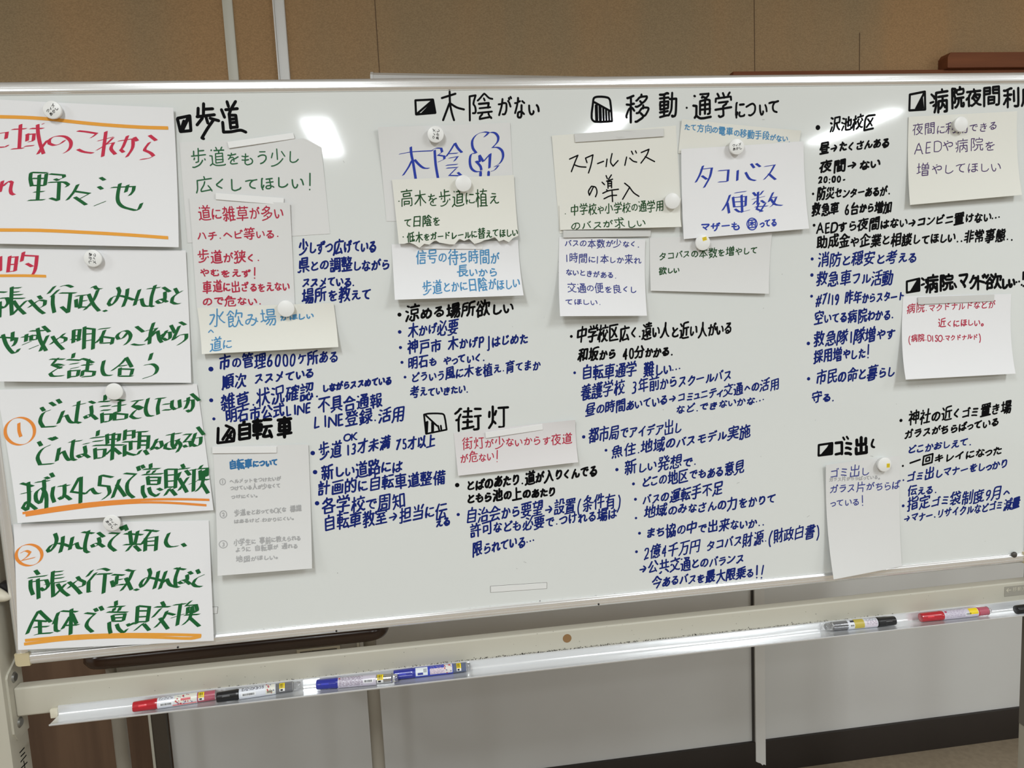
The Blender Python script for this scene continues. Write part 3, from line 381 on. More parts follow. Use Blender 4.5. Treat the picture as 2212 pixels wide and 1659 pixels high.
[[64,25,23,25],[56,70,57,64,61,61,61,58],[25,57,32,70],[23,35,64,35],[43,77,45,71],[49,13,52,11,59,11,63,12,64,14,64,45,23,46,23,12],[74,70,13,70],[68,56,64,58,21,56]],
[[68,16,20,16],[42,78,40,67],[68,33,20,33],[68,50,20,50],[20,16,20,67,68,66,68,16]],
[[43,78,44,71],[55,25,57,20,65,16,71,14,77,15],[55,25,50,26,43,33,40,42],[55,25,69,34],[66,57,21,57],[21,15,24,14,40,18],[21,15,21,70,66,70,66,42,21,42]],
[[66,49,20,49],[43,13,43,37],[13,72,74,72],[43,37,22,37,20,39,20,59,65,60,66,38,43,37],[30,66,30,78],[11,25,75,25],[56,67,56,78]],
[[58,14,61,12,69,14,69,52],[10,65,19,73,22,78,25,79],[18,48,13,46],[61,74,75,74],[42,78,42,53],[41,20,41,45],[31,69,52,69],[30,37,52,37],[53,53,30,53],[28,18,50,20,57,23],[60,53,76,53],[19,12,18,50,23,61]],
[[11,60,16,64,22,66],[42,50,43,39],[76,16,73,15,65,18,60,21,58,25],[52,65,53,59,64,50,73,49,75,51,75,55],[72,33,68,32,58,25],[70,68,69,73,60,78],[28,16,28,28],[28,16,46,18],[46,78,49,66],[58,25,52,28,48,34,47,39],[75,40,11,40],[22,50,22,68,27,77,31,79],[32,64,70,68,75,67],[11,25,15,24,24,28,28,28,30,31,37,35,38,39]],
[[51,20,52,24,57,28,59,35],[26,25,29,35],[40,20,39,16,26,13,12,13],[35,36,37,47],[34,48,34,75],[52,48,52,75],[12,75,74,75],[37,47,17,48,17,63,70,62,70,48,37,47],[11,36,75,36],[71,13,55,17,51,20,42,19,38,22,26,25]],
[[65,50,21,50],[21,63,65,63],[51,35,51,18,54,13,74,13,76,21],[32,35,32,29,25,18,15,13,9,14],[32,35,65,36,64,76,21,75,21,37,32,35]],
[[16,16,16,34,36,33,35,16,16,16],[35,55,15,55],[38,65,12,65],[35,45,15,45],[22,79,25,72],[75,51,45,51],[59,13,59,76]],
[[14,45,31,45],[20,78,23,72],[45,44,44,37,55,22],[31,55,14,55],[34,65,11,65],[42,54,47,64,47,75,65,75,66,56,74,55],[76,14,73,13,68,15,62,18,59,22],[14,16,14,34,31,34,32,16],[55,22,59,22],[40,44,70,43,67,33,60,26,59,22],[14,16,33,16,35,14,41,13,50,17,55,22]],
[[14,55,32,55],[14,45,32,45],[23,66,23,73,21,78],[14,16,14,34,33,33,33,16,14,16],[76,43,40,43],[35,66,10,66],[59,12,59,66],[47,66,74,66],[49,78,50,77,47,66,45,65,40,55]],
[[60,31,55,40],[19,78,23,72],[13,55,30,55],[10,65,32,65],[37,18,41,33],[13,45,30,45],[41,59,44,67],[42,46,45,47,53,56,56,63,58,75],[67,23,67,13,50,13,48,21,48,34],[71,34,76,21],[13,16,13,34,30,34,31,17,13,16],[42,75,74,74,74,61,71,49,63,48,60,50]],
[[28,55,13,55],[19,78,22,72],[29,16,28,34,13,34,13,16],[28,45,13,45],[10,65,31,65],[50,24,65,24,65,37,50,38,50,24],[64,61,50,61],[57,48,57,67],[49,48,67,48],[13,16,34,15,37,20,41,40,41,75,74,75,75,18,74,13,65,13]],
[[28,55,13,55],[55,28,55,46],[55,28,52,27,51,23,46,17,38,13],[55,28,57,28,67,16,75,13],[40,63,44,73],[19,78,22,72],[71,73,66,63],[71,38,66,28],[43,38,40,29],[10,65,31,65],[13,45,29,45],[73,50,71,50,63,57,54,60],[13,16,13,34,29,34,30,17,13,16],[56,77,54,60,48,52,41,49]],
[[14,45,25,45],[39,70,39,55],[52,13,56,16,56,18],[65,23,56,18],[70,73,73,64],[20,73,18,77],[56,18,53,19,52,22],[37,34,52,34],[52,22,37,22],[14,16,26,16,25,34,13,33,14,16],[49,55,50,70],[65,32,69,33,73,44],[41,78,43,78,45,70],[25,55,14,55],[61,77,61,55],[27,65,11,65],[37,17,37,45,52,44,52,22],[35,70,50,70],[33,55,75,55],[62,55,63,34,65,32,66,19,70,14,74,14,76,17,75,24]],
[[13,55,29,55],[21,77,23,72],[10,65,32,65],[69,29,68,25,61,18],[13,45,29,45],[54,18,52,15,38,12],[54,18,47,28],[54,18,61,18],[58,66,59,60],[79,14,73,12,63,15,61,18],[13,16,13,34,29,34,30,17,13,16],[37,52,38,54,42,55],[38,74,76,74],[43,45,73,45],[43,52,73,52],[60,60,60,37],[66,70,66,78],[74,60,44,60],[69,29,39,29],[49,78,49,70,45,66,42,57,43,37,76,37]],
[[13,14,18,24],[31,25,36,17],[35,46,14,46],[66,59,66,77],[35,61,14,61],[46,27,56,40,60,49,65,52],[14,61,14,75,35,75,35,31,14,31,14,61],[45,59,76,59],[56,12,64,12,66,14,65,59]],
[[70,35,43,35],[43,53,21,53,20,74,68,74,68,53,43,53],[43,16,43,53],[77,14,46,14,35,18,23,30],[13,14,23,30,24,40]],
[[25,40,34,40,39,37,45,38],[14,18,14,43],[72,38,71,41,69,41,59,50],[72,38,77,39],[59,50,59,52],[59,50,45,38],[46,15,71,15],[51,70,69,69,65,58,59,52],[46,35,71,34],[48,64,59,52],[25,21,25,56],[72,38,71,15],[46,15,45,38],[36,22,25,21,24,19,11,17],[34,57,33,75,14,75,14,56,34,56,41,57,44,62,48,64,49,69,52,73,52,77]],
[[13,71,73,71],[75,23,12,23],[19,47,20,35,67,35,66,60,20,60,19,47],[67,47,19,47],[43,13,43,77]],
[[73,72,48,72],[58,49,57,41,48,24,47,17],[73,18,51,16,47,17],[38,48,13,48],[11,70,38,70],[46,49,76,49],[25,36,13,37,13,59,38,58,38,37,25,36],[10,25,38,25],[25,78,25,12],[76,13,67,33]],
[[11,50,22,49,22,23],[15,20,22,23],[15,76,23,68,23,66],[22,23,37,15,76,15],[61,25,61,55],[72,77,71,78,39,73,39,42,34,26],[39,55,75,55]],
[[21,22,21,48,10,49],[21,22,37,14,76,14],[21,22,14,17],[57,60,57,64],[42,68,44,69,57,64],[68,75,67,71,57,64],[68,75,35,76],[14,74,16,73],[73,36,35,36],[73,48,35,48],[54,59,54,24],[65,23,71,23,73,25,73,58,60,60,35,58,35,25]],
[[77,16,57,14,36,15,21,23],[14,18,16,21,21,23],[12,47,21,47,21,23],[31,67,31,76,73,76,74,68],[16,73,21,65],[74,28,31,28],[35,46,70,46],[37,64,68,64],[52,37,69,37,70,54,35,55,35,38,52,37],[52,23,52,64]],
[[52,67,51,57],[78,17,75,14,38,14,22,22],[37,35,69,35],[43,68,43,75,40,79],[61,68,62,73,66,79],[12,50,22,49,22,22],[19,68,18,71],[69,46,37,46],[11,15,22,22],[37,46,37,57,68,57,69,25,38,24,37,46],[31,68,75,68]],
[[21,22,21,50,11,51],[21,22,35,14,41,13,73,13,79,16],[21,22,14,16],[51,40,48,42,37,42,37,54,68,54,68,42],[51,40,53,42,68,42],[65,32,71,37,71,40,68,42],[51,38,38,29,32,27],[34,73,70,73],[15,72,22,67,27,66,29,63,74,63],[52,63,52,77],[51,40,52,22],[72,26,66,29,65,32,52,36]],
[[54,13,54,73,74,73,73,66,66,53,66,50,74,40,75,26,69,22,63,23],[42,17,19,17],[24,43,25,47,28,49,29,54],[19,30,42,30],[26,55,26,77],[14,69,35,69,40,67],[19,12,18,39],[36,55,37,61,40,67,43,69,45,75],[45,55,10,55],[42,13,41,42,23,43,19,42,18,39,11,37]],
[[65,69,21,69],[75,54,11,54],[17,22,70,22],[21,69,21,63,23,61,65,62,65,76,63,77,23,77,21,75,21,69],[68,38,19,38],[19,38,19,32,21,30,68,31,67,46,20,46,19,38],[43,46,43,14],[76,13,11,13]],
[[57,21,64,32],[28,22,24,31],[12,14,74,14],[43,54,43,14],[16,39,70,39],[77,56,74,55,63,60,44,74],[24,59,25,55,43,54,61,55,65,59],[44,74,40,73,24,59,12,55]],
[[75,42,64,32],[14,37,13,33,15,25],[42,42,48,36],[50,12,56,12,58,15,57,30],[59,33,57,30],[59,33,64,32],[59,33,58,51],[14,62,10,61],[32,37,30,26],[44,63,71,63],[35,66,23,74],[77,20,75,19,71,22,65,28,64,32],[71,51,70,75,43,75],[30,59,15,59,14,62],[23,19,23,59],[11,45,33,45],[75,51,41,51],[57,30,52,29,40,20,23,19,22,17,11,15],[14,62,14,65,20,73,23,74,24,79]],
[[48,21,45,18,32,15,24,15],[24,40,24,15],[24,40,11,41],[24,40,25,41],[65,64,25,64],[66,52,25,52],[56,24,57,26,71,34],[25,41,26,75,67,75],[25,41,75,41],[43,40,47,30,52,25,56,24,59,19,74,13,79,15]],
[[55,31,31,31],[37,64,14,64],[73,64,49,64],[31,19,32,42,55,41,55,19,31,19],[62,13,68,12,73,15,73,74,49,74,50,53,73,53],[14,13,14,74,37,74,37,53,14,53]],
[[55,77,57,72,55,65],[55,12,65,12,69,16,71,47,48,48],[22,29,28,29,31,33,30,45,24,54,30,70,30,74,13,74,13,13],[31,14,38,19,44,29,48,45,48,64],[36,65,75,65]],
[[70,61,41,61],[14,12,14,75,31,74,25,55,30,47,32,37,28,30,23,30],[74,37,62,29],[41,14,56,17],[41,14,41,74,70,74,70,46,41,46],[75,14,72,15,63,24,62,29,58,32,56,37,55,46]],
[[21,30,26,30,30,37,28,47,23,55,29,74,13,75,13,12],[55,77,57,69],[29,14,34,13,43,20,47,28,48,40],[76,23,77,18,75,13,63,14,62,40],[37,60,37,69,74,69,75,60,70,55,43,55],[75,41,37,41]],
[[68,16,68,20,65,24,65,30],[68,16,41,15],[68,16,71,16,73,13],[21,30,28,31,30,37,28,47,23,54,29,74,13,74,13,13],[63,41,65,52,39,52],[41,15,42,20,47,25,48,29],[75,61,67,65,54,76,51,75,40,64,34,61],[52,64,54,60],[39,41,70,41],[35,30,75,30]],
[[76,24,66,41,65,47],[21,30,28,31,30,37,28,47,23,54,29,74,13,74,13,13],[51,58,56,48],[51,58,52,64],[51,58,47,57,37,50,35,51],[61,65,62,70,67,78],[36,23,59,35],[56,48,41,38,38,38],[49,72,49,65],[74,55,67,51,65,47],[59,47,59,19,54,13,46,13],[56,48,65,47],[75,65,35,65]],
[[17,30,11,20],[64,77,66,72],[38,21,34,30],[43,62,48,64],[8,50,13,51,17,56,21,70],[22,78,22,70],[11,40,38,40],[49,50,74,50],[49,16,76,16],[75,34,49,34],[65,16,65,66],[49,66,75,66],[18,14,24,13,26,16,26,46],[41,54,42,52,39,50,34,50,32,52,31,70,11,70],[49,12,48,66,53,78]],
[[25,29,40,29],[25,29,24,28],[10,29,24,28],[24,24,24,28],[24,24,28,23,37,15],[24,24,15,14,9,13],[38,54,44,54,48,56],[49,32,74,32],[50,63,75,63],[49,16,76,16],[38,54,37,58,13,58,13,48,37,47,38,54],[39,38,13,38],[49,48,74,48],[11,73,41,73],[25,29,25,65],[18,77,19,65,33,65,34,77],[49,16,48,58,54,77],[64,76,66,72,65,16]],
[[65,58,52,58],[21,58,34,58],[67,50,52,50],[34,50,20,50],[74,56,73,66,13,66,13,56],[69,75,17,75],[43,41,43,15,46,12,73,12,76,16,76,19],[20,22,66,22,67,41,20,41,20,22],[67,31,20,31],[43,50,43,75]],
[[14,66,35,66],[15,48,35,48],[76,30,52,30],[52,66,74,66],[35,31,11,31],[73,48,52,48],[35,13,35,77],[52,13,52,77]],
[[59,63,60,74],[73,38,46,38],[14,75,14,35,11,17,9,14,10,13],[43,13,52,18],[46,50,73,50],[24,70,24,23],[67,19,74,15],[35,14,35,75],[59,63,46,61,46,28,48,26,72,26,73,62,59,63],[44,75,75,75]],
[[12,14,19,37,20,74,66,74,69,21,71,15,76,14,78,18,77,24],[57,65,28,62],[43,35,29,35,29,51,57,50,57,35,43,35],[43,19,43,63],[25,18,58,20],[55,28,61,15]],
[[59,36,59,52],[59,36,62,35,68,21,76,14],[51,64,74,64,75,61,72,48],[34,22,21,17,16,17],[36,45,16,45],[27,56,25,64],[40,65,27,76,25,76,14,65,11,64],[16,17,16,56,36,55,36,35,16,34],[53,78,51,64,46,51],[59,36,57,35,50,21,44,15,37,16,32,28]],
[[31,71,30,77],[44,43,44,53],[45,25,49,18],[43,70,42,62],[61,43,60,42],[61,43,58,52],[61,43,64,43,74,37,76,38],[60,34,26,34],[36,53,37,61],[26,42,19,41,18,39,12,37],[60,16,62,20,71,23],[56,71,57,77,59,79],[77,14,70,12,61,14,58,17,49,18],[60,42,27,43],[26,26,59,26,60,42],[16,71,70,71],[20,62,66,62],[11,53,75,53],[49,18,47,15,43,14,26,14,26,43,30,52]],
[[44,70,43,77],[64,12,71,12,72,14,71,41,15,41,14,13],[61,50,24,50,23,60,63,61,63,50,61,50],[12,70,74,70],[29,16,29,31,57,30,57,20,29,20]],
[[20,24,16,16],[51,23,55,13],[20,60,13,57],[75,13,69,23,66,25],[36,13,34,23],[43,60,43,33],[67,47,20,47],[22,62,43,60,66,61,67,33,21,33,20,61,22,62,23,67,27,72,29,74,50,74,51,70,48,61]]]
WRITING=[
('S1', 'handwriting', 'red', [('S', (27, 9), '-8353,3764 -8226,3784 -8251,3690;-8376,3568 -8264,3573 -8241,3595;-8146,3823 -7959,3830;-8026,3892 -8083,3548;-8187,3540 -8027,3548;-7944,3757 -7963,3652;-7963,3745 -7854,3752 -7875,3656;-7943,3640 -7879,3650;-8002,3575 -7883,3583;-7894,3832 -7719,3829;-7789,3888 -7797,3754 -7785,3607 -7752,3460;-7678,3657 -7754,3570 -7832,3459;-7729,3891 -7697,3901;-7434,3652 -7503,3602 -7590,3581 -7655,3608 -7653,3656 -7599,3699 -7505,3716 -7415,3700 -7354,3635 -7362,3555 -7408,3497 -7468,3465;-7235,3785 -7102,3767 -6972,3741 -7022,3702 -7061,3681;-7264,3516 -7189,3477 -7055,3455;-6836,3768 -6921,3400;-6965,3632 -6743,3686;-6745,3674 -6863,3573 -6993,3498;-6893,3567 -6789,3594 -6745,3600 -6790,3513 -6734,3429;-6667,3625 -6457,3653 -6478,3520 -6576,3386;-6532,3699 -6614,3538 -6650,3494 -6612,3456;-6436,3675 -6398,3619;-6214,3699 -6124,3619;-6222,3596 -6297,3509 -6307,3479 -6223,3437 -6184,3391 -6260,3359 -6378,3346;-8366,3077 -8418,2913;-8370,2996 -8276,3071 -8236,3051 -8267,2948 -8259,2889 -8222,2868')]),
('S1', 'handwriting', 'green', [('S', (28, 9), '-7959,3184 -7975,3096 -7964,2989;-7955,3192 -7738,3179;-7741,3171 -7781,2994;-7957,3103 -7767,3098;-7974,2999 -7777,2994;-7842,3155 -7903,2781;-7938,2902 -7806,2905;-8030,2781 -7810,2783;-7697,3163 -7500,3140 -7497,3106 -7600,3068;-7633,3087 -7583,3063;-7727,3037 -7503,3036 -7447,2995 -7478,2966;-7574,3041 -7613,2765 -7723,2806;-7314,2996 -7381,2886 -7485,2769;-7373,2897 -7158,2857 -7312,2779;-7374,2810 -7222,2689;-6982,3092 -6926,3049;-7021,2958 -6972,2916;-7110,2670 -6939,2734;-6835,2938 -6511,2944 -6531,2874 -6588,2810;-6600,2969 -6639,2862;-6710,2995 -6758,2823 -6758,2717 -6703,2647 -6604,2609 -6487,2587 -6423,2689')]),
('S1', 'ruled_line', 'orange', [('S', (0, -25), '-8379,4010 -7952,3992 -7605,3962 -7327,3924 -6904,3872 -6329,3820 -5928,3798')]),
('S1', 'ruled_line', 'orange', [('S', (0, -25), '-8552,2358 -7905,2329 -7195,2269 -6620,2213 -6074,2151')]),
('S2', 'handwriting', 'red', [('S', (28, 9), '-8540,1967 -8567,1750;-8408,1969 -8460,1734;-8407,1950 -8310,1955 -8360,1741;-8436,1842 -8327,1845;-8453,1734 -8345,1748;-8207,2022 -8251,1883;-8227,1973 -8025,1954 -8073,1751 -8138,1658 -8186,1662;-8184,1850 -8108,1798')]),
('S2', 'ruled_line', 'orange', [('S', (0, -21), '-8664,1684 -8226,1667 -7927,1646')]),
('S2', 'handwriting', 'green', [('S', (29, 9), '-8634,1439 -8519,1429;-8616,1342 -8516,1345 -8507,1269 -8574,1193 -8628,1217;-8621,1290 -8651,1050;-8431,1506 -8461,1297;-8444,1487 -8309,1488;-8437,1425 -8339,1429;-8441,1385 -8298,1384;-8531,1334 -8273,1326;-8461,1325 -8473,1081 -8377,1171 -8251,1287;-8429,1296 -8374,1194 -8287,1087;-8200,1297 -8079,1138 -8012,1079;-8221,1186 -8065,1286 -7980,1274 -7998,1206 -8054,1178;-8065,1355 -8031,1304;-7821,1489 -7923,1382;-7773,1433 -7884,1334;-7860,1345 -7876,1223 -7865,1087;-7740,1481 -7647,1497 -7568,1462;-7755,1383 -7529,1373;-7605,1376 -7666,1078 -7755,1174;-7530,1327 -7377,1335;-7450,1326 -7493,1136;-7458,1246 -7385,1249;-7535,1276 -7539,1164;-7546,1164 -7397,1151 -7329,1174;-7293,1442 -7250,1468 -7218,1423 -7152,1420;-7205,1407 -7286,1249 -7427,1109;-7346,1349 -7292,1188 -7217,1080;-7147,1088 -7115,1070;-6913,1433 -6893,1362 -6966,1218 -7043,1152 -7071,1192 -7007,1282 -6884,1300 -6692,1226;-6771,1403 -6802,1265 -6863,1131;-6595,1383 -6643,1273 -6692,1143;-6680,1197 -6579,1242 -6569,1153 -6542,1125 -6464,1121;-6476,1390 -6295,1400;-6359,1439 -6427,1271 -6456,1124 -6415,1109;-6243,1403 -6150,1328;-6224,1332 -6245,1192 -6316,1156 -6360,1194 -6297,1223 -6205,1171;-6070,1379 -6033,1295;-5969,1332 -6108,1248 -6138,1168 -6083,1137 -6020,1137;-8684,756 -8437,727 -8461,655 -8496,611;-8482,824 -8501,688;-8624,794 -8590,639 -8506,507 -8458,509 -8414,563;-8360,741 -8240,742;-8290,780 -8309,669;-8364,619 -8231,670;-8224,762 -8233,681;-8213,756 -8127,756 -8146,696 -8221,691;-8233,827 -8021,823;-8125,864 -8104,681 -8031,511;-7991,744 -8064,610 -8114,512;-8044,890 -7962,797;-8272,552 -8132,603;-7925,730 -7875,630 -7785,517;-7959,609 -7814,709 -7736,689 -7747,643 -7814,616;-7749,762 -7811,708;-7609,812 -7633,612;-7610,806 -7522,811 -7556,636;-7625,717 -7537,718;-7657,669 -7528,656;-7450,850 -7488,508;-7444,828 -7318,806 -7358,497;-7463,736 -7331,738;-7471,631 -7332,645;-7246,802 -7088,813;-7164,782 -7219,676 -7311,591;-7218,692 -7227,587;-7219,686 -7052,652 -7079,560;-7227,583 -7065,584;-6829,733 -6910,644 -6970,632 -6991,680 -6935,739 -6845,756 -6791,684 -6825,596 -6889,540;-6696,816 -6598,724;-6780,546 -6701,526 -6600,527;-6435,860 -6492,715 -6526,532;-6564,738 -6397,773 -6463,701 -6577,582;-6514,626 -6386,732 -6372,599 -6339,545;-6353,585 -6251,729;-6364,633 -6285,692 -6206,700 -6213,609 -6264,573 -6318,612;-6182,809 -6132,684;-6058,790 -6171,575 -6063,645 -5964,656 -5978,577 -6103,493;-6043,852 -5967,801;-7980,381 -7782,367;-7874,391 -7956,300;-7816,279 -7899,299 -7959,295 -7834,231;-7788,277 -7907,220 -7996,164 -7967,119 -7809,117;-7638,451 -7658,378;-7739,360 -7549,338;-7700,288 -7586,296;-7697,218 -7585,234;-7721,193 -7732,73;-7721,184 -7584,185 -7608,96 -7724,94;-7532,363 -7464,343 -7369,287;-7535,262 -7385,260;-7432,346 -7469,165;-7522,181 -7546,92;-7522,172 -7360,151 -7379,85 -7536,83;-7210,313 -7244,183 -7215,90 -7114,78;-6877,345 -6957,256 -7104,151;-6881,340 -6812,188;-6997,214 -6883,220;-6985,186 -7000,65;-6986,170 -6802,153 -6831,63;-7000,58 -6813,47;-6503,386 -6541,281;-6621,207 -6501,216 -6439,146 -6483,57 -6665,-2')]),
('S3', 'handwriting', 'green', [('S', (30, 10), '-8226,-363 -8191,-424;-8099,-414 -8206,-454 -8266,-577 -8232,-674 -8049,-676;-8089,-294 -8025,-352;-7979,-254 -7938,-318;-7914,-442 -8008,-633;-7986,-561 -7877,-508 -7840,-606 -7798,-635 -7698,-638;-7759,-370 -7579,-344;-7671,-304 -7723,-519 -7746,-629 -7684,-649;-7513,-314 -7443,-353;-7499,-387 -7509,-533 -7586,-582 -7607,-542 -7523,-523 -7435,-608;-7269,-227 -7285,-315;-7377,-331 -7217,-335;-7354,-405 -7220,-405;-7354,-470 -7227,-472;-7351,-512 -7359,-668;-7342,-535 -7211,-537 -7244,-644 -7342,-653;-7169,-305 -6996,-340;-7184,-417 -6987,-405;-7071,-345 -7096,-513;-7156,-509 -7176,-636;-7165,-531 -6988,-559 -7002,-628 -7169,-636;-6889,-355 -6722,-345;-6786,-347 -6882,-431;-6738,-477 -6817,-435 -6882,-431 -6770,-496;-6748,-456 -6860,-513 -6928,-588 -6871,-631 -6784,-630;-6639,-324 -6694,-488 -6674,-596 -6592,-611;-6524,-338 -6382,-334;-6463,-336 -6510,-471 -6514,-591;-6423,-435 -6315,-432;-6432,-525 -6314,-529;-6280,-380 -6295,-485 -6249,-530 -6216,-507;-6172,-377 -6174,-506;-6098,-401 -5966,-393 -5977,-506 -6031,-584 -6071,-549;-6031,-347 -6048,-436 -6100,-527;-5979,-292 -5868,-412;-8320,-896 -8288,-968;-8155,-962 -8277,-1017 -8358,-1141 -8331,-1260 -8140,-1259;-8162,-851 -8092,-891;-8099,-839 -8054,-877;-8031,-1019 -8086,-1222;-8072,-1147 -7974,-1071 -7941,-1172 -7901,-1223 -7823,-1213;-7876,-938 -7694,-926;-7810,-908 -7853,-1099 -7853,-1208 -7803,-1231;-7672,-985 -7587,-975;-7657,-1015 -7657,-1146 -7733,-1195 -7777,-1153 -7687,-1141 -7603,-1205;-7434,-785 -7453,-870;-7553,-898 -7335,-888;-7528,-954 -7383,-949;-7527,-1018 -7285,-1026;-7508,-1061 -7513,-1234;-7506,-1090 -7361,-1088 -7395,-1211 -7500,-1222;-7309,-851 -7316,-1008;-7306,-867 -7123,-864 -7148,-975;-7303,-938 -7142,-940;-7348,-1025 -7076,-1042;-7211,-842 -7272,-1268;-7248,-1081 -7362,-1184;-7233,-1082 -7137,-1185;-7031,-803 -7057,-966;-7037,-829 -6905,-822 -6919,-944;-7043,-893 -6918,-892;-7082,-993 -6698,-1008;-6969,-988 -6979,-1130;-7062,-1046 -7080,-1222;-7067,-1155 -7002,-1192 -6914,-1218;-6880,-850 -6699,-853;-6817,-854 -6857,-1123;-6838,-917 -6691,-925 -6725,-1132;-6840,-988 -6700,-998;-6847,-1062 -6707,-1069;-6829,-1144 -6883,-1211;-6772,-1148 -6730,-1223;-6679,-1136 -6576,-1033 -6514,-1022 -6506,-1103 -6555,-1145 -6613,-1112;-6571,-982 -6663,-1153;-6417,-931 -6198,-914;-6320,-906 -6347,-1083 -6316,-1163;-6240,-1006 -6343,-1161 -6463,-1139 -6429,-1060 -6272,-1023 -6219,-1108 -6287,-1217;-6157,-940 -6050,-941 -6165,-1063 -6072,-1054 -6063,-1120 -6142,-1147 -6170,-1112;-6054,-1022 -5901,-1001 -5923,-1114 -5988,-1142 -6046,-1105;-5979,-930 -6065,-1143;-5936,-832 -5852,-968;-8630,-1527 -8460,-1591;-8638,-1692 -8494,-1673;-8524,-1520 -8532,-1805 -8567,-1958 -8629,-1906 -8573,-1817 -8436,-1951;-8419,-1531 -8220,-1522;-8296,-1500 -8304,-1667 -8372,-1865 -8428,-1814 -8420,-1689 -8327,-1618 -8280,-1748 -8290,-1948;-8271,-1461 -8218,-1491;-8186,-1404 -8155,-1470;-8166,-1621 -8193,-1755 -8168,-1867;-8095,-1621 -7933,-1618;-8002,-1597 -8017,-1770 -8062,-1829 -8093,-1795 -8017,-1770 -7927,-1847;-7776,-1504 -7908,-1722 -7692,-1772;-7751,-1503 -7790,-1913;-7707,-1771 -7609,-1690 -7556,-1777 -7485,-1783;-7463,-1497 -7490,-1655 -7358,-1682 -7351,-1795 -7459,-1881;-7448,-1498 -7284,-1544;-7185,-1581 -7311,-1868;-7233,-1660 -7120,-1862;-7103,-1494 -6939,-1523 -7067,-1642 -7078,-1802 -6995,-1896;-6896,-1398 -6879,-1470;-6834,-1383 -6808,-1437;-6700,-1371 -6706,-1445;-6813,-1453 -6570,-1462;-6739,-1481 -6758,-1522;-6645,-1482 -6679,-1528;-6835,-1538 -6528,-1547;-6762,-1570 -6757,-1700;-6755,-1587 -6582,-1601 -6605,-1713;-6752,-1642 -6593,-1649;-6757,-1700 -6598,-1713;-6845,-1709 -6854,-1821 -6818,-1911;-6757,-1748 -6734,-1847 -6650,-1903 -6616,-1857;-6623,-1776 -6564,-1813;-6480,-1479 -6497,-1787;-6473,-1480 -6325,-1492 -6360,-1798;-6480,-1577 -6343,-1578;-6488,-1674 -6351,-1675;-6496,-1770 -6358,-1772;-6444,-1791 -6525,-1898;-6427,-1809 -6358,-1912;-6227,-1418 -6202,-1482;-6298,-1494 -6125,-1491;-6268,-1545 -6323,-1655;-6177,-1520 -6122,-1606;-6153,-1636 -6306,-1835;-6291,-1641 -6187,-1878;-6116,-1525 -6007,-1517;-6050,-1514 -6089,-1870;-6149,-1751 -6023,-1712;-5925,-1458 -5973,-1520;-5961,-1513 -5849,-1513 -5863,-1644;-5959,-1537 -5963,-1681;-5917,-1554 -5935,-1675;-6006,-1689 -5836,-1700;-5898,-1542 -5947,-1768 -6048,-1874;-5946,-1752 -5866,-1923')]),
('S3', 'numeral', 'orange2', [('S', (24, 9), '-8681,-534 -8719,-564 -8750,-602 -8772,-644 -8784,-691 -8786,-738 -8777,-786 -8758,-828 -8730,-865 -8694,-896 -8652,-916 -8605,-928 -8558,-928 -8511,-917 -8468,-897 -8430,-866 -8399,-829 -8377,-786 -8365,-739 -8363,-692 -8372,-644 -8391,-601 -8420,-565 -8456,-534 -8497,-513 -8544,-502 -8590,-502 -8638,-513 -8681,-534;-8576,-587 -8586,-709 -8569,-802')]),
('S3', 'ruled_line', 'orange2', [('S', (0, -19), '-8637,-1995 -8087,-1947 -7494,-1926 -6895,-1937 -6289,-1980 -5854,-2030;-8595,-2033 -8090,-1997 -7497,-1970 -6898,-1978 -6446,-2025 -5906,-2113'), ('S', (0, -15), '-8595,-2015 -8089,-1972 -7496,-1948 -6897,-1957')]),
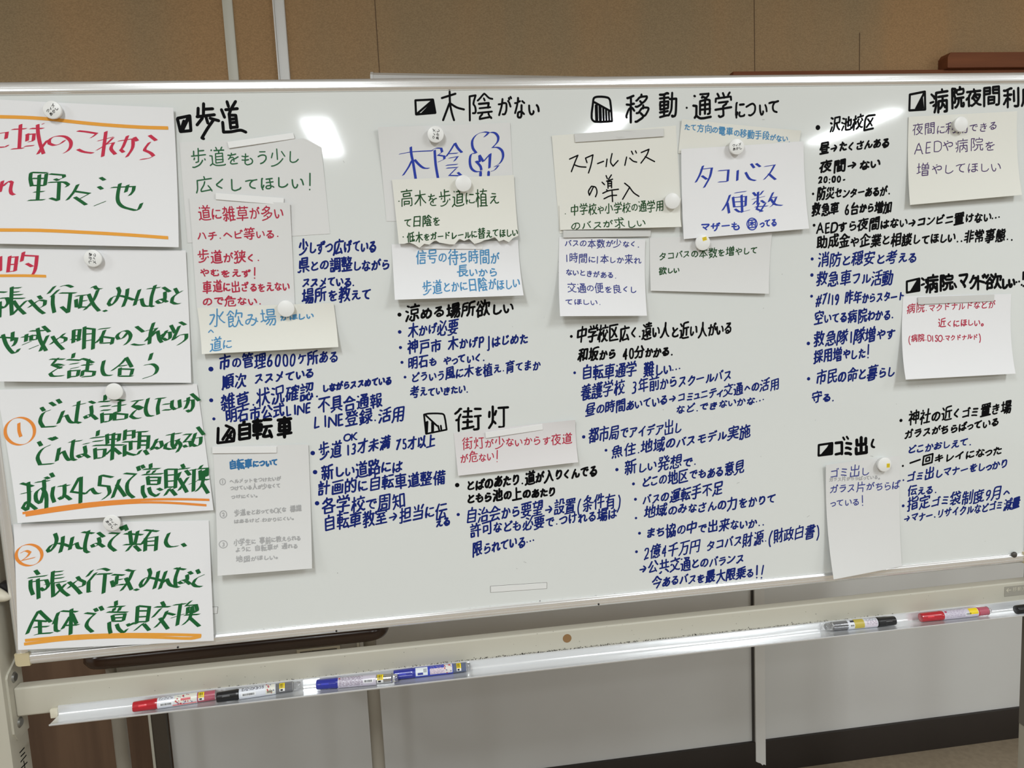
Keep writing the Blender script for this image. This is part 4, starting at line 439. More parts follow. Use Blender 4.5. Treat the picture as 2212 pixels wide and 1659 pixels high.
('S4', 'handwriting', 'green', [('S', (31, 10), '-7264,-2363 -7231,-2421;-7199,-2342 -7171,-2433;-8245,-2382 -8228,-2485 -8274,-2593 -8352,-2673 -8374,-2632 -8301,-2558 -8181,-2550 -8035,-2616;-8132,-2442 -8153,-2573 -8194,-2695;-7992,-2465 -8050,-2664;-8038,-2616 -7941,-2560 -7921,-2644 -7848,-2667;-7840,-2398 -7676,-2436;-7746,-2384 -7810,-2573 -7821,-2702 -7771,-2739;-7607,-2426 -7526,-2508;-7606,-2507 -7602,-2609 -7694,-2656 -7716,-2614 -7632,-2596 -7539,-2670;-7438,-2451 -7296,-2471 -7414,-2561 -7455,-2655 -7372,-2751;-7131,-2447 -7122,-2670;-7010,-2457 -7073,-2675;-7213,-2482 -6942,-2526;-7235,-2660 -6969,-2675;-7122,-2677 -7203,-2768;-7077,-2691 -7001,-2787;-6905,-2450 -6700,-2492;-6795,-2460 -6901,-2592 -6974,-2684;-6899,-2576 -6925,-2794;-6898,-2592 -6730,-2575 -6764,-2803;-6905,-2641 -6735,-2640;-6910,-2706 -6749,-2712;-6538,-2533 -6599,-2669 -6556,-2756 -6420,-2759;-6344,-2723 -6304,-2776;-8582,-2942 -8539,-3017;-8690,-3054 -8423,-3045;-8664,-3089 -8674,-3217 -8647,-3333;-8652,-3122 -8436,-3112 -8415,-3211 -8480,-3282 -8535,-3231;-8557,-3083 -8571,-3402;-8326,-2984 -8352,-3169;-8331,-2999 -8186,-2998;-8328,-3058 -8191,-3052;-8332,-3106 -8180,-3102;-8457,-3181 -8151,-3164;-8345,-3170 -8356,-3396 -8243,-3294 -8158,-3205;-8277,-3193 -8215,-3313 -8125,-3404;-8107,-3178 -8029,-3267 -7944,-3390;-8123,-3280 -7963,-3160 -7876,-3201 -7897,-3265 -7969,-3273;-7974,-3107 -7945,-3159;-7742,-3026 -7829,-3121;-7693,-3073 -7817,-3208;-7814,-3208 -7830,-3369 -7797,-3373;-7667,-3027 -7575,-3016 -7495,-3057;-7680,-3097 -7458,-3110;-7556,-3103 -7607,-3416;-7448,-3127 -7275,-3154;-7378,-3151 -7408,-3299;-7386,-3219 -7307,-3217;-7467,-3224 -7448,-3327 -7370,-3302 -7276,-3306;-7234,-3066 -7171,-3093 -7107,-3099;-7138,-3102 -7214,-3253 -7337,-3401;-7252,-3199 -7180,-3404;-7131,-3398 -7082,-3421;-6891,-3084 -6875,-3172 -6942,-3297 -7022,-3378 -7036,-3320 -6952,-3230 -6815,-3257 -6663,-3326;-6749,-3141 -6786,-3280 -6836,-3421;-6634,-3153 -6752,-3433;-6715,-3354 -6632,-3279 -6590,-3383 -6501,-3426;-6495,-3117 -6335,-3156;-6429,-3113 -6501,-3292 -6504,-3425 -6455,-3437;-6280,-3195 -6237,-3242;-6315,-3241 -6323,-3341 -6404,-3382 -6451,-3347 -6371,-3322 -6276,-3406;-6153,-3174 -6127,-3243;-6046,-3268 -6181,-3322 -6237,-3403 -6194,-3448 -6106,-3464;-8587,-3595 -8694,-3765 -8785,-3946;-8580,-3596 -8523,-3670 -8422,-3795;-8680,-3740 -8461,-3781;-8674,-3848 -8464,-3862;-8583,-3761 -8595,-3967;-8677,-3974 -8594,-3964 -8417,-3971;-8299,-3652 -8383,-3828;-8336,-3739 -8361,-3932 -8309,-3960;-8256,-3634 -8019,-3673;-8102,-3618 -8149,-4027;-8129,-3729 -8264,-3926;-8101,-3700 -8047,-3866;-8230,-3871 -8018,-3885;-7902,-3705 -7761,-3737 -7863,-3824 -7900,-3918 -7819,-4026;-7754,-3646 -7725,-3698;-7673,-3622 -7641,-3691;-7429,-3559 -7435,-3638;-7549,-3645 -7312,-3661;-7460,-3671 -7479,-3718;-7369,-3665 -7401,-3727;-7571,-3725 -7274,-3764;-7500,-3782 -7492,-3882;-7492,-3783 -7310,-3787 -7346,-3898;-7488,-3833 -7334,-3840;-7492,-3885 -7346,-3898;-7558,-3891 -7561,-3989 -7550,-4080;-7448,-3936 -7424,-4021 -7354,-4096 -7299,-4036;-7284,-3951 -7257,-3991;-7212,-3943 -7199,-3971;-7107,-3677 -7148,-3967;-7110,-3676 -6933,-3712 -6986,-3955;-7116,-3758 -6945,-3774;-7132,-3856 -6960,-3865;-7146,-3937 -6974,-3947;-7041,-3966 -7184,-4072;-7039,-3983 -6963,-4098;-6735,-3647 -6703,-3727;-6844,-3722 -6619,-3743;-6759,-3754 -6896,-3889;-6673,-3841 -6556,-3887;-6670,-3808 -6742,-3933 -6871,-4058;-6787,-3911 -6678,-4107;-6558,-3720 -6371,-3720;-6453,-3711 -6531,-4064;-6613,-3931 -6412,-3887;-6287,-3682 -6371,-3754;-6366,-3754 -6218,-3754 -6207,-3859 -6256,-3887;-6341,-3777 -6358,-3889;-6282,-3772 -6268,-3891;-6401,-3905 -6181,-3919;-6281,-3801 -6328,-3963 -6442,-4064;-6325,-3964 -6191,-4120')]),
('S4', 'numeral', 'orange2', [('S', (24, 10), '-8748,-2542 -8780,-2565 -8808,-2595 -8826,-2628 -8836,-2664 -8837,-2703 -8829,-2741 -8810,-2775 -8785,-2807 -8753,-2831 -8715,-2849 -8675,-2860 -8632,-2861 -8592,-2853 -8554,-2839 -8521,-2817 -8493,-2787 -8476,-2753 -8465,-2717 -8465,-2678 -8473,-2640 -8492,-2606 -8517,-2575 -8549,-2551 -8587,-2532 -8627,-2522 -8670,-2521 -8710,-2528 -8748,-2542;-8772,-2648 -8692,-2617 -8633,-2652 -8680,-2712 -8768,-2768 -8575,-2739')]),
('S4', 'ruled_line', 'orange', [('S', (0, -24), '-8823,-4048 -8155,-4059 -7404,-4113 -6948,-4164 -6566,-4214 -6172,-4271;-8842,-4104 -8158,-4098 -7407,-4152 -6799,-4232 -6339,-4304 -6181,-4290')]),
('board', 'heading', 'black', [('S', 23, '-5791,3953 -5611,3987 -5616,3766 -5770,3754 -5796,3941;-5632,3965 -5764,3769;-5706,3910 -5754,3791;-5771,3776 -5670,3909;-5742,3768 -5636,3953;-5478,4097 -5494,3969;-5392,4163 -5411,3987;-5395,4081 -5265,4086;-5506,3971 -5247,3997;-5429,3950 -5517,3850;-5376,3969 -5355,3874;-5315,3945 -5192,3907;-5269,3920 -5366,3796 -5464,3654 -5440,3643;-5044,4188 -5028,4116;-4917,4189 -4985,4090;-5074,4069 -4899,4083;-5003,4060 -5031,3996;-5028,3993 -5023,3790;-5021,3986 -4931,3984 -4924,3806;-5019,3925 -4928,3933;-5016,3873 -4925,3882;-5018,3801 -4924,3809;-5136,4070 -5101,3957;-5135,3882 -5136,3735 -5016,3739 -4879,3760 -4803,3729')]),
('board', 'heading', 'black', [('S', 17, '-2160,4171 -1880,4180 -1854,3974 -2163,3954 -2160,4171;-1881,4171 -2153,3960;-1738,4201 -1517,4265;-1608,4298 -1612,4120 -1592,3970 -1563,3856;-1622,4117 -1738,3859;-1612,4120 -1509,4053 -1394,4020'), ('P', [(-1881, 4165), (-1857, 3978), (-2096, 3962)]), ('G', '陰', -1323, 4060, -911, 4054, -1106, 4274, -1129, 3840, 33), ('G', 'が', -845, 4068, -614, 4064, -722, 4213, -737, 3919, 34), ('G', 'な', -575, 4037, -402, 4035, -481, 4210, -497, 3862, 34), ('G', 'い', -344, 4002, -164, 3999, -250, 4079, -257, 3921, 34)]),
('board', 'heading', 'black', [('S', 18, '733,4096 751,4169 822,4190 986,4173 1023,4121 1044,3796 754,3794 701,3853 733,4096;757,4103 1033,3952;778,4051 778,3815;794,4051 794,3815;841,4043 841,3814;856,4035 856,3814;902,4012 903,3813;948,3982 950,3805;994,3952 997,3804'), ('G', '移', 1270, 4001, 1699, 3995, 1491, 4235, 1477, 3761, 38), ('G', '動', 1847, 4041, 2169, 4037, 2013, 4253, 2003, 3825, 38), ('D', 2333, 3993, 18), ('G', '通', 2430, 4017, 2773, 4012, 2605, 4230, 2597, 3799, 38), ('G', '学', 2817, 4036, 3136, 4032, 2979, 4241, 2973, 3826, 38), ('G', 'に', 3188, 3949, 3358, 3947, 3274, 4083, 3271, 3813, 35), ('G', 'つ', 3370, 3947, 3549, 3944, 3461, 4048, 3458, 3843, 35), ('G', 'い', 3617, 3943, 3752, 3941, 3685, 4028, 3684, 3856, 35), ('G', 'て', 3779, 3986, 3960, 3983, 3870, 4083, 3869, 3886, 35)]),
('board', 'heading', 'black', [('S', 20, '6374,4157 6658,4204 6670,3903 6369,3891 6374,4157;6640,4174 6492,3914;6783,4155 6832,4109;6767,4012 6824,4028'), ('P', [(6622, 4120), (6648, 3924), (6506, 3914)]), ('G', '病', 6805, 4045, 7111, 4041, 6953, 4255, 6962, 3831, 44), ('G', '院', 7168, 4100, 7419, 4097, 7288, 4285, 7298, 3911, 44), ('G', '夜', 7438, 4097, 7748, 4093, 7589, 4248, 7597, 3941, 44), ('G', '間', 7777, 4109, 8100, 4106, 7933, 4278, 7943, 3936, 44), ('G', '利', 8159, 4083, 8484, 4079, 8315, 4257, 8327, 3905, 45), ('G', '用', 8523, 4083, 8751, 4080, 8631, 4237, 8643, 3926, 45)]),
('board', 'heading', 'black', [('S', 23, '-5628,-879 -5657,-1119 -5409,-1105;-5505,-845 -5390,-924 -5409,-1105;-5459,-911 -5575,-1068;-5423,-947 -5522,-1088;-5445,-1011 -5507,-1007;-5405,-1097 -5491,-1008'), ('G', '自', -5312, -930, -5133, -943, -5209, -780, -5236, -1092, 51), ('G', '転', -5107, -915, -4777, -939, -4928, -750, -4957, -1104, 51), ('G', '車', -4713, -928, -4476, -945, -4580, -761, -4609, -1113, 51)]),
('board', 'heading', 'black', [('S', 15, '-2330,-881 -2246,-870 -2029,-888 -1994,-921 -1969,-1162 -2316,-1209 -2330,-881;-2298,-900 -2125,-1086;-2296,-1011 -2311,-1180;-2279,-1004 -2298,-1181;-2205,-1026 -2214,-1187;-2185,-1027 -2197,-1183;-2108,-1087 -2095,-1156;-2063,-1087 -2058,-1149'), ('G', '街', -1842, -993, -1352, -1027, -1586, -799, -1609, -1222, 40), ('G', '灯', -1265, -992, -899, -1017, -1072, -804, -1092, -1207, 41)]),
('board', 'heading', 'black', [('S', 20, '6369,936 6612,978 6616,764 6372,739 6369,936;6593,965 6450,753;6661,980 6701,950;6658,862 6706,878;7300,859 7338,792'), ('P', [(6593, 956), (6606, 768), (6460, 753)]), ('G', '病', 6722, 879, 6988, 867, 6851, 1043, 6858, 702, 47), ('G', '院', 7017, 895, 7284, 884, 7147, 1039, 7154, 739, 47), ('G', 'マ', 7393, 901, 7562, 894, 7474, 1017, 7480, 779, 47), ('G', 'ク', 7602, 874, 7746, 868, 7671, 990, 7678, 752, 47), ('G', 'ド', 7762, 869, 7923, 862, 7839, 1001, 7846, 729, 47), ('G', '欲', 7902, 872, 8249, 856, 8071, 1009, 8080, 719, 47), ('G', 'し', 8267, 815, 8360, 811, 8310, 899, 8316, 726, 47), ('G', 'い', 8388, 819, 8510, 813, 8446, 884, 8451, 747, 47), ('D', 8544, 829, 20), ('D', 8596, 838, 20), ('D', 8649, 775, 20), ('S', 20, '8676,1002 8676,874;8685,755 8687,750')]),
('board', 'heading', 'black', [('S', 21, '4693,-1916 4954,-1898 4948,-2099 4689,-2110 4693,-1916;4943,-1903 4743,-2108;4904,-1921 4797,-2098;4948,-1975 4829,-2100;4930,-2036 4883,-2094;4952,-1935 4754,-2105'), ('G', 'コ', 5012, -2005, 5147, -2015, 5079, -1886, 5080, -2134, 53), ('S', 19, '5163,-1810 5189,-1853;5232,-1801 5261,-1844'), ('G', 'ミ', 5203, -2022, 5327, -2031, 5264, -1906, 5266, -2148, 54), ('G', '出', 5403, -1973, 5632, -1990, 5516, -1821, 5519, -2142, 59), ('S', 21, '5752,-1894 5722,-1971 5731,-2017 5771,-2036')]),
('board', 'note', 'blue', [('L', '少しずつ広げている', -4150, 1936, -2919, 1929, 246, 28), ('L', '県との調整しながら', -4179, 1660, -2723, 1616, 224, 28), ('L', 'ススメている.', -4137, 1396, -3293, 1367, 192, 28), ('L', '場所を教えて', -4155, 1165, -3051, 1162, 225, 28)]),
('board', 'note', 'blue', [('D', -5654, 80, 39), ('L', '市の管理6000ケ所ある', -5523, 169, -3643, 173, 235, 28), ('L', '順次 ススメている', -5504, -140, -4045, -74, 212, 28), ('D', -5695, -420, 32), ('L', '雑草.状況確認.', -5553, -479, -3991, -358, 262, 29), ('L', 'しながらススめている', -3949, -333, -2817, -265, 166, 29), ('D', -5681, -723, 25), ('L', '明石市公式LINE', -5504, -711, -4139, -630, 197, 29), ('L', '不具合通報', -4050, -611, -2995, -605, 241, 29), ('L', 'LINE登録.活用', -4135, -880, -2632, -840, 234, 29)]),
('board', 'note', 'blue', [('L', 'OK', -3656, -1162, -3440, -1160, 135, 26), ('D', -4181, -1396, 37), ('L', '歩道', -4086, -1383, -3713, -1377, 261, 29), ('L', '13才未満', -3647, -1365, -2912, -1314, 211, 30), ('L', '75才以上', -2831, -1337, -2164, -1343, 196, 30), ('D', -4168, -1717, 37), ('L', '新しい道路には', -4080, -1729, -2731, -1724, 247, 30), ('L', '計画的に自転車道整備', -4149, -1996, -2032, -1978, 240, 30), ('D', -4176, -2244, 37), ('L', '各学校で周知', -4115, -2298, -2710, -2313, 258, 30), ('L', '自転車教室→担当に伝', -4104, -2590, -2031, -2545, 269, 30), ('L', 'える', -2255, -2736, -1998, -2724, 184, 31)]),
('board', 'note', 'black', [('D', -1846, -2125, 38), ('L', 'とばのあたり.道が入りくんでる', -1693, -2134, 601, -2052, 238, 34), ('L', 'ともら池の上のあたり', -1705, -2361, -148, -2366, 211, 34)]),
('board', 'note', 'blue', [('D', -1857, -2638, 28), ('L', '自治会から要望→設置(条件有)', -1731, -2675, 1011, -2624, 258, 28), ('L', '許可なども必要で、つけれる場は', -1676, -2937, 921, -2843, 232, 28), ('L', '限られている…', -1651, -3278, -562, -3182, 250, 29)]),
('board', 'note', 'black', [('D', -2628, 795, 33), ('L', '涼める場所欲しい', -2537, 811, -732, 830, 248, 34)]),
('board', 'note', 'blue', [('D', -2642, 513, 30), ('L', '木かげ必要', -2514, 531, -1670, 553, 231, 27), ('D', -2646, 257, 26), ('L', '神戸市 木かげPJはじめた', -2531, 251, -510, 299, 217, 28), ('D', -2637, 11, 25), ('L', '明石も やっていく.', -2539, -6, -1246, 27, 184, 26), ('D', -2603, -236, 23), ('L', 'どういう風に木を植え、育てまか', -2505, -251, -324, -153, 202, 25), ('L', '考えていきたい.', -2537, -492, -1552, -495, 185, 26)]),
('board', 'note', 'black', [('D', 222, 285, 25), ('L', '中学校区広く.遠い人と近い人がいる', 318, 297, 3089, 280, 276, 32), ('L', '和坂から 40分かかる.', 331, -45, 2017, -63, 216, 33)]),
('board', 'note', 'blue', [('D', 256, -336, 24), ('L', '自転車通学 難しい…', 373, -340, 2137, -350, 243, 29), ('L', '養護学校 3年前からスクールバス', 342, -684, 3069, -529, 245, 27), ('L', '昼の時間あいている→コミュニティ交通への活用', 419, -1002, 3954, -744, 212, 26), ('L', 'など.できないかな…', 2030, -1093, 3670, -996, 178, 26), ('D', 372, -1454, 30), ('L', '都市局でアイデア出し', 456, -1443, 2142, -1403, 248, 27), ('D', 758, -1718, 25), ('L', '魚住.地域のバスモデル実施', 846, -1763, 3411, -1556, 224, 28)]),
('board', 'note', 'blue', [('D', 941, -2075, 30), ('L', '新しい発想で.', 1077, -2068, 2413, -2018, 234, 28), ('D', 1231, -2353, 27), ('L', 'どこの地区でもある意見', 1377, -2334, 3289, -2213, 227, 28), ('D', 1259, -2632, 27), ('L', 'バスの運転手不足', 1386, -2661, 2870, -2565, 228, 28), ('D', 1259, -2972, 22), ('L', '地域のみなさんの力をかりて', 1408, -2881, 3873, -2833, 230, 29), ('D', 1315, -3253, 27), ('L', 'まち協の中で出来ないか..', 1434, -3249, 3669, -3244, 222, 29), ('D', 1250, -3585, 26), ('L', '2億4千万円 タコバス財源.(財政白書)', 1369, -3629, 4725, -3498, 243, 27), ('L', '→公共交通とのバランス', 1278, -3907, 3260, -3883, 233, 29), ('L', '今あるバスを最大限乗る!!', 1511, -4172, 3642, -4185, 222, 29)]),
('board', 'note', 'black', [('D', 4671, 3632, 43), ('L', '沢池校区', 4883, 3662, 5730, 3715, 235, 33), ('L', '昼→たくさんある', 4699, 3288, 6017, 3354, 203, 33), ('L', '夜間→ない', 4681, 2977, 5851, 3008, 204, 33), ('L', '20:00-', 4672, 2757, 5203, 2768, 119, 30), ('D', 4583, 2521, 22), ('L', '防災センターあるが.', 4654, 2528, 6037, 2548, 206, 30), ('L', '救急車 6台から増加', 4561, 2249, 6070, 2253, 203, 32), ('D', 4602, 1986, 26), ('L', 'AEDすら夜間はない→コンビニ置けない…', 4654, 1945, 8187, 2028, 210, 31), ('L', '助成金や企業と相談してほしい、、非常事態..', 4654, 1695, 8460, 1670, 220, 32)]),
('board', 'note', 'blue', [('D', 4566, 1407, 28), ('L', '消防と穏安と考える', 4664, 1382, 6566, 1368, 228, 29), ('D', 4561, 1129, 31), ('L', '救急車フル活動', 4645, 1059, 6115, 1021, 247, 29), ('D', 4555, 760, 26), ('L', '#7119 昨年からスタート', 4646, 708, 6334, 691, 222, 29), ('L', '空いてる病院わかる.', 4608, 365, 6144, 377, 232, 29), ('D', 4494, -69, 32), ('L', '救急隊1隊増やす', 4589, -16, 6168, 34, 242, 30), ('L', '採用増やした!', 4599, -311, 5685, -283, 225, 30), ('D', 4498, -700, 31), ('L', '市民の命と暮らし', 4637, -700, 6168, -657, 254, 30), ('L', '守る.', 4551, -1038, 5012, -1059, 200, 30)]),
('board', 'note', 'black', [('D', 6293, -1577, 31), ('L', '神社の近くゴミ置き場', 6441, -1556, 8525, -1478, 240, 32), ('L', 'ガラスがちらばっている', 6368, -1841, 8281, -1736, 189, 31), ('D', 6344, -2428, 21), ('L', '一回キレイになった', 6465, -2370, 8368, -2271, 201, 31)]),
('board', 'note', 'blue', [('L', 'どこかおしえて.', 6428, -2127, 7743, -2066, 189, 27), ('D', 6359, -2698, 17), ('L', 'ゴミ出しマナーをしっかり', 6425, -2640, 8492, -2537, 209, 29), ('L', '伝える.', 6441, -2916, 7049, -2924, 202, 27), ('D', 6362, -3185, 28), ('L', '指定ゴミ袋制度9月へ', 6445, -3171, 8581, -3103, 236, 29), ('L', '→マナー、リサイクルなどゴミ減量', 6370, -3420, 8776, -3326, 216, 27)]),
('N1', 'handwriting', 'green2', [('L', '歩道をもう少し', -5662, 3345, -4006, 3344, 274, 19), ('L', '広くしてほしい!', -5646, 2958, -3828, 2955, 246, 21)]),
('N2', 'handwriting', 'red2', [('L', '道に雑草が多い', -5630, 2513, -4325, 2476, 232, 19), ('L', 'ハチ、ヘビ等いる.', -5669, 2184, -4414, 2161, 171, 19), ('L', '歩道が狭く.', -5693, 1854, -4738, 1808, 187, 21), ('L', 'やむをえず!', -5686, 1605, -4805, 1559, 157, 21), ('L', '車道に出ざるをえない', -5661, 1377, -4328, 1332, 182, 21), ('L', 'ので危ない.', -5681, 1165, -4772, 1122, 166, 21)]),
('N3', 'handwriting', 'lblue', [('L', '水飲み場', -5620, 878, -4567, 841, 262, 20), ('L', 'がほしい', -4520, 846, -3986, 852, 120, 20), ('L', 'へ', -5641, 689, -5519, 683, 142, 18), ('L', '道に', -5620, 468, -5267, 480, 204, 19)]),
('N4', 'handwriting', 'mblue', [('L', '自転車について', -5516, -1485, -4742, -1502, 150, 26)]),
('N4', 'pencil_writing', 'pencil', [('S', 6, '-5658,-1718 -5672,-1730 -5679,-1747 -5679,-1767 -5675,-1786 -5663,-1800 -5647,-1808 -5629,-1808 -5615,-1801 -5601,-1788 -5593,-1771 -5593,-1751 -5598,-1732 -5609,-1718 -5626,-1710 -5643,-1710 -5658,-1718;-5634,-1733 -5638,-1785;-5691,-2242 -5706,-2257 -5715,-2278 -5715,-2301 -5709,-2323 -5695,-2341 -5676,-2350 -5656,-2350 -5638,-2342 -5623,-2327 -5614,-2306 -5614,-2283 -5620,-2261 -5634,-2244 -5652,-2234 -5673,-2234 -5691,-2242;-5732,-2726 -5748,-2741 -5759,-2761 -5759,-2783 -5749,-2805 -5733,-2823 -5710,-2833 -5686,-2834 -5662,-2826 -5646,-2812 -5635,-2792 -5635,-2769 -5645,-2747 -5661,-2729 -5684,-2719 -5708,-2718 -5732,-2726'), ('L', '2', -5689, -2290, -5639, -2294, 66, 13), ('L', '3', -5723, -2774, -5670, -2779, 65, 13), ('L', 'ヘルメットをつけたいが', -5531, -1758, -4715, -1772, 91, 13), ('L', 'つけている人が少なくて', -5532, -1874, -4732, -1888, 91, 13), ('L', 'つけにくい。', -5528, -2015, -5109, -2024, 74, 13), ('L', '歩道をとおってもOKな 標識', -5501, -2290, -4425, -2299, 99, 13), ('L', 'はあるけど、わかりにくい。', -5510, -2421, -4556, -2446, 82, 13), ('L', '小学生に 事前に教えられる', -5539, -2769, -4464, -2778, 98, 13), ('L', 'ように 自転車が 通れる', -5514, -2877, -4520, -2905, 97, 13), ('L', '地図がほしい。', -5522, -3037, -4850, -3053, 96, 13)]),
('N5', 'handwriting', 'blue2', [('S', (20, 8), '-2464,3342 -2255,3374 -1934,3384;-2278,3450 -2276,3339 -2257,3214 -2230,2947;-2271,3245 -2333,3137 -2429,3011;-2230,3252 -2171,3181 -2094,3119 -2006,3111;-1901,3394 -1898,3175 -1871,2941;-1941,3395 -1883,3422 -1795,3420 -1782,3361 -1854,3315 -1753,3297 -1751,3250 -1860,3205;-1569,3498 -1643,3389 -1721,3289;-1569,3498 -1528,3418 -1464,3346;-1678,3332 -1535,3340;-1679,3264 -1535,3285 -1596,3215;-1729,3152 -1550,3164;-1724,3108 -1545,3116;-1570,3101 -1690,2993 -1536,2984;-1549,3037 -1495,2983')]),
('N5', 'tree_drawing', 'blue2', [('S', (20, 8), '-1088,3583 -1019,3652 -1092,3661 -1208,3624 -1286,3532 -1284,3413 -1231,3333 -1314,3319 -1344,3209 -1326,3098 -1255,3041 -1156,3046;-1063,3598 -995,3651 -913,3642 -864,3578 -879,3500 -965,3415 -875,3413 -809,3356 -800,3260 -854,3166 -948,3113 -881,3127 -950,3057 -1009,3039;-1164,3062 -1177,3126 -1246,3207 -1182,3190 -1184,3301 -1124,3196 -1003,3320 -1031,3091 -1012,3313'), ('S', 22, '-1177,3023 -1183,2975;-1046,3028 -1052,2977')]),
('N6', 'handwriting', 'dgreen', [('L', '高木を歩道に植え', -2500, 2644, -892, 2627, 272, 18), ('L', 'て日陰を', -2468, 2268, -1871, 2271, 185, 18), ('L', '低木をガードレールに替えてほしい', -2427, 2025, -621, 2055, 163, 18), ('D', -2519, 2605, 10), ('D', -2487, 2036, 10)]),
('N7', 'handwriting', 'lblue', [('L', '信号の待ち時間が', -2310, 1712, -940, 1648, 228, 20), ('L', '長いから', -1664, 1457, -980, 1419, 181, 20), ('L', '歩道とかに日陰がほしい', -2236, 1212, -630, 1222, 214, 20)]),
('N8', 'handwriting', 'black', [('S', 11, '303,3203 446,3261 400,3169 326,3001;373,3113 465,3079 575,3068;595,3140 572,3213 701,3262 661,3098 614,2973;773,3120 877,3155;938,3189 917,3068;1026,3276 996,3139 1037,3073 1125,3161;1273,3214 1238,3081;1325,3197 1384,3146 1444,3129;1359,3307 1382,3257;1428,3312 1443,3276;1526,3282 1661,3333 1620,3239 1516,3111;1593,3215 1670,3173 1753,3130;692,2748 618,2611 604,2677 658,2757 726,2739 748,2657 720,2584;912,2922 932,2872;1003,2931 953,2863;840,2817 881,2776;917,2832 1021,2862;938,2831 939,2717;943,2823 1003,2829 1000,2723;947,2790 999,2794;946,2753 997,2756;846,2637 947,2676 1116,2695;913,2693 929,2676;865,2547 978,2593 1082,2598;1006,2666 1009,2488;1226,2791 1311,2723 1183,2529;1310,2720 1377,2631 1466,2570')]),
('N9', 'handwriting', 'dgreen', [('L', '中学校や小学校の通学用', 283, 2375, 1897, 2398, 174, 17), ('D', 195, 2320, 8), ('L', 'のバスが求しい', 270, 2128, 1552, 2130, 169, 17)]),
('N10', 'handwriting', 'vblue', [('L', 'バスの本数が少なく、', 162, 1849, 1457, 1774, 141, 15), ('L', '1時間に1本しか来れ', 159, 1601, 1470, 1514, 150, 15), ('L', 'ないときがある.', 155, 1376, 1040, 1271, 134, 15), ('L', '交通の便を良くし', 161, 1108, 1365, 1020, 151, 15), ('L', 'てほしい.', 106, 886, 733, 839, 125, 15)]),
('N11', 'handwriting', 'lblue', [('L', 'たて方向の電車の移動手段がない.', 2274, 3693, 4162, 3444, 131, 15)]),
('N12', 'handwriting', 'blue2', [('S', (22, 8), '2588,3038 2529,2891 2455,2769;2548,2981 2744,2998 2706,2853 2598,2677;2564,2874 2652,2813;2859,2949 3038,2958 3016,2770;2855,2763 3021,2770;3204,2949 3190,2777;3342,2912 3411,2801 3519,2768;3443,3052 3499,2980;3532,3053 3607,2997;3685,2999 3865,3021 3783,2892 3669,2781;3755,2880 3818,2824 3880,2775;3054,2543 2995,2410 2910,2286;3004,2409 3027,2236;3141,2574 3342,2593;3106,2507 3121,2338;3106,2494 3339,2509 3324,2348;3124,2422 3318,2425;3121,2338 3323,2345;3260,2536 3259,2240;3133,2304 3220,2250 3392,2278;3468,2572 3520,2512;3649,2593 3592,2526;3445,2455 3673,2499;3558,2578 3540,2367;3516,2427 3459,2369;3607,2433 3668,2388;3569,2391 3519,2291 3625,2245;3493,2326 3720,2335;3686,2388 3579,2238;3829,2562 3741,2403;3771,2470 3895,2483;3880,2475 3820,2358 3764,2317;3779,2453 3857,2357 3983,2336')]),
('N12', 'handwriting', 'blue2', [('L', 'マザーも', 2507, 2030, 3216, 2020, 178, 23), ('L', '困', 3343, 2038, 3504, 2035, 137, 19), ('L', 'ってる', 3558, 2042, 3875, 2056, 171, 23), ('S', 9, '3376,2120 3353,2096 3337,2065 3333,2031 3340,1999 3356,1969 3381,1949 3411,1940 3442,1942 3470,1956 3493,1981 3509,2011 3513,2045 3507,2078 3490,2108 3465,2127 3435,2137 3404,2135 3376,2120')]),
('N13', 'handwriting', 'dgreen', [('L', 'タコバスの本数を増やして', 1785, 1570, 3555, 1602, 162, 17), ('L', '欲しい', 1775, 1316, 2148, 1326, 127, 19)]),
('N14', 'handwriting', 'red2', [('L', '街灯が少ないからす夜道', -1723, -1427, 173, -1466, 189, 17), ('L', 'が危ない!', -1770, -1654, -1106, -1667, 186, 17)]),
('N15', 'handwriting', 'purple', [('L', '夜間に利用できる', 6421, 3556, 8066, 3605, 197, 15), ('L', 'AEDや病院を', 6463, 3274, 8040, 3275, 234, 16), ('L', '増やしてほしい', 6476, 2884, 8134, 2884, 229, 16)]),
('N16', 'handwriting', 'red2', [('L', '病院、マクドナルドなどが', 6371, 456, 8116, 453, 172, 16), ('L', '近くにほしい。', 6968, 156, 7887, 136, 163, 18), ('L', '(病院、DISO、マクドナルド)', 6373, -83, 7826, -116, 136, 16)]),
('N17', 'handwriting', 'vblue', [('L', 'ゴミ出し', 4868, -2423, 5685, -2454, 229, 19), ('L', 'ガラス片がちらば', 4887, -2738, 6297, -2775, 198, 19), ('L', 'っている!', 4898, -3010, 5584, -3018, 176, 19)]),
('N17', 'pencil_writing', 'pencil', [('L', 'ガラス片がちらばっている。', 4872, -2559, 5886, -2595, 94, 12)])]
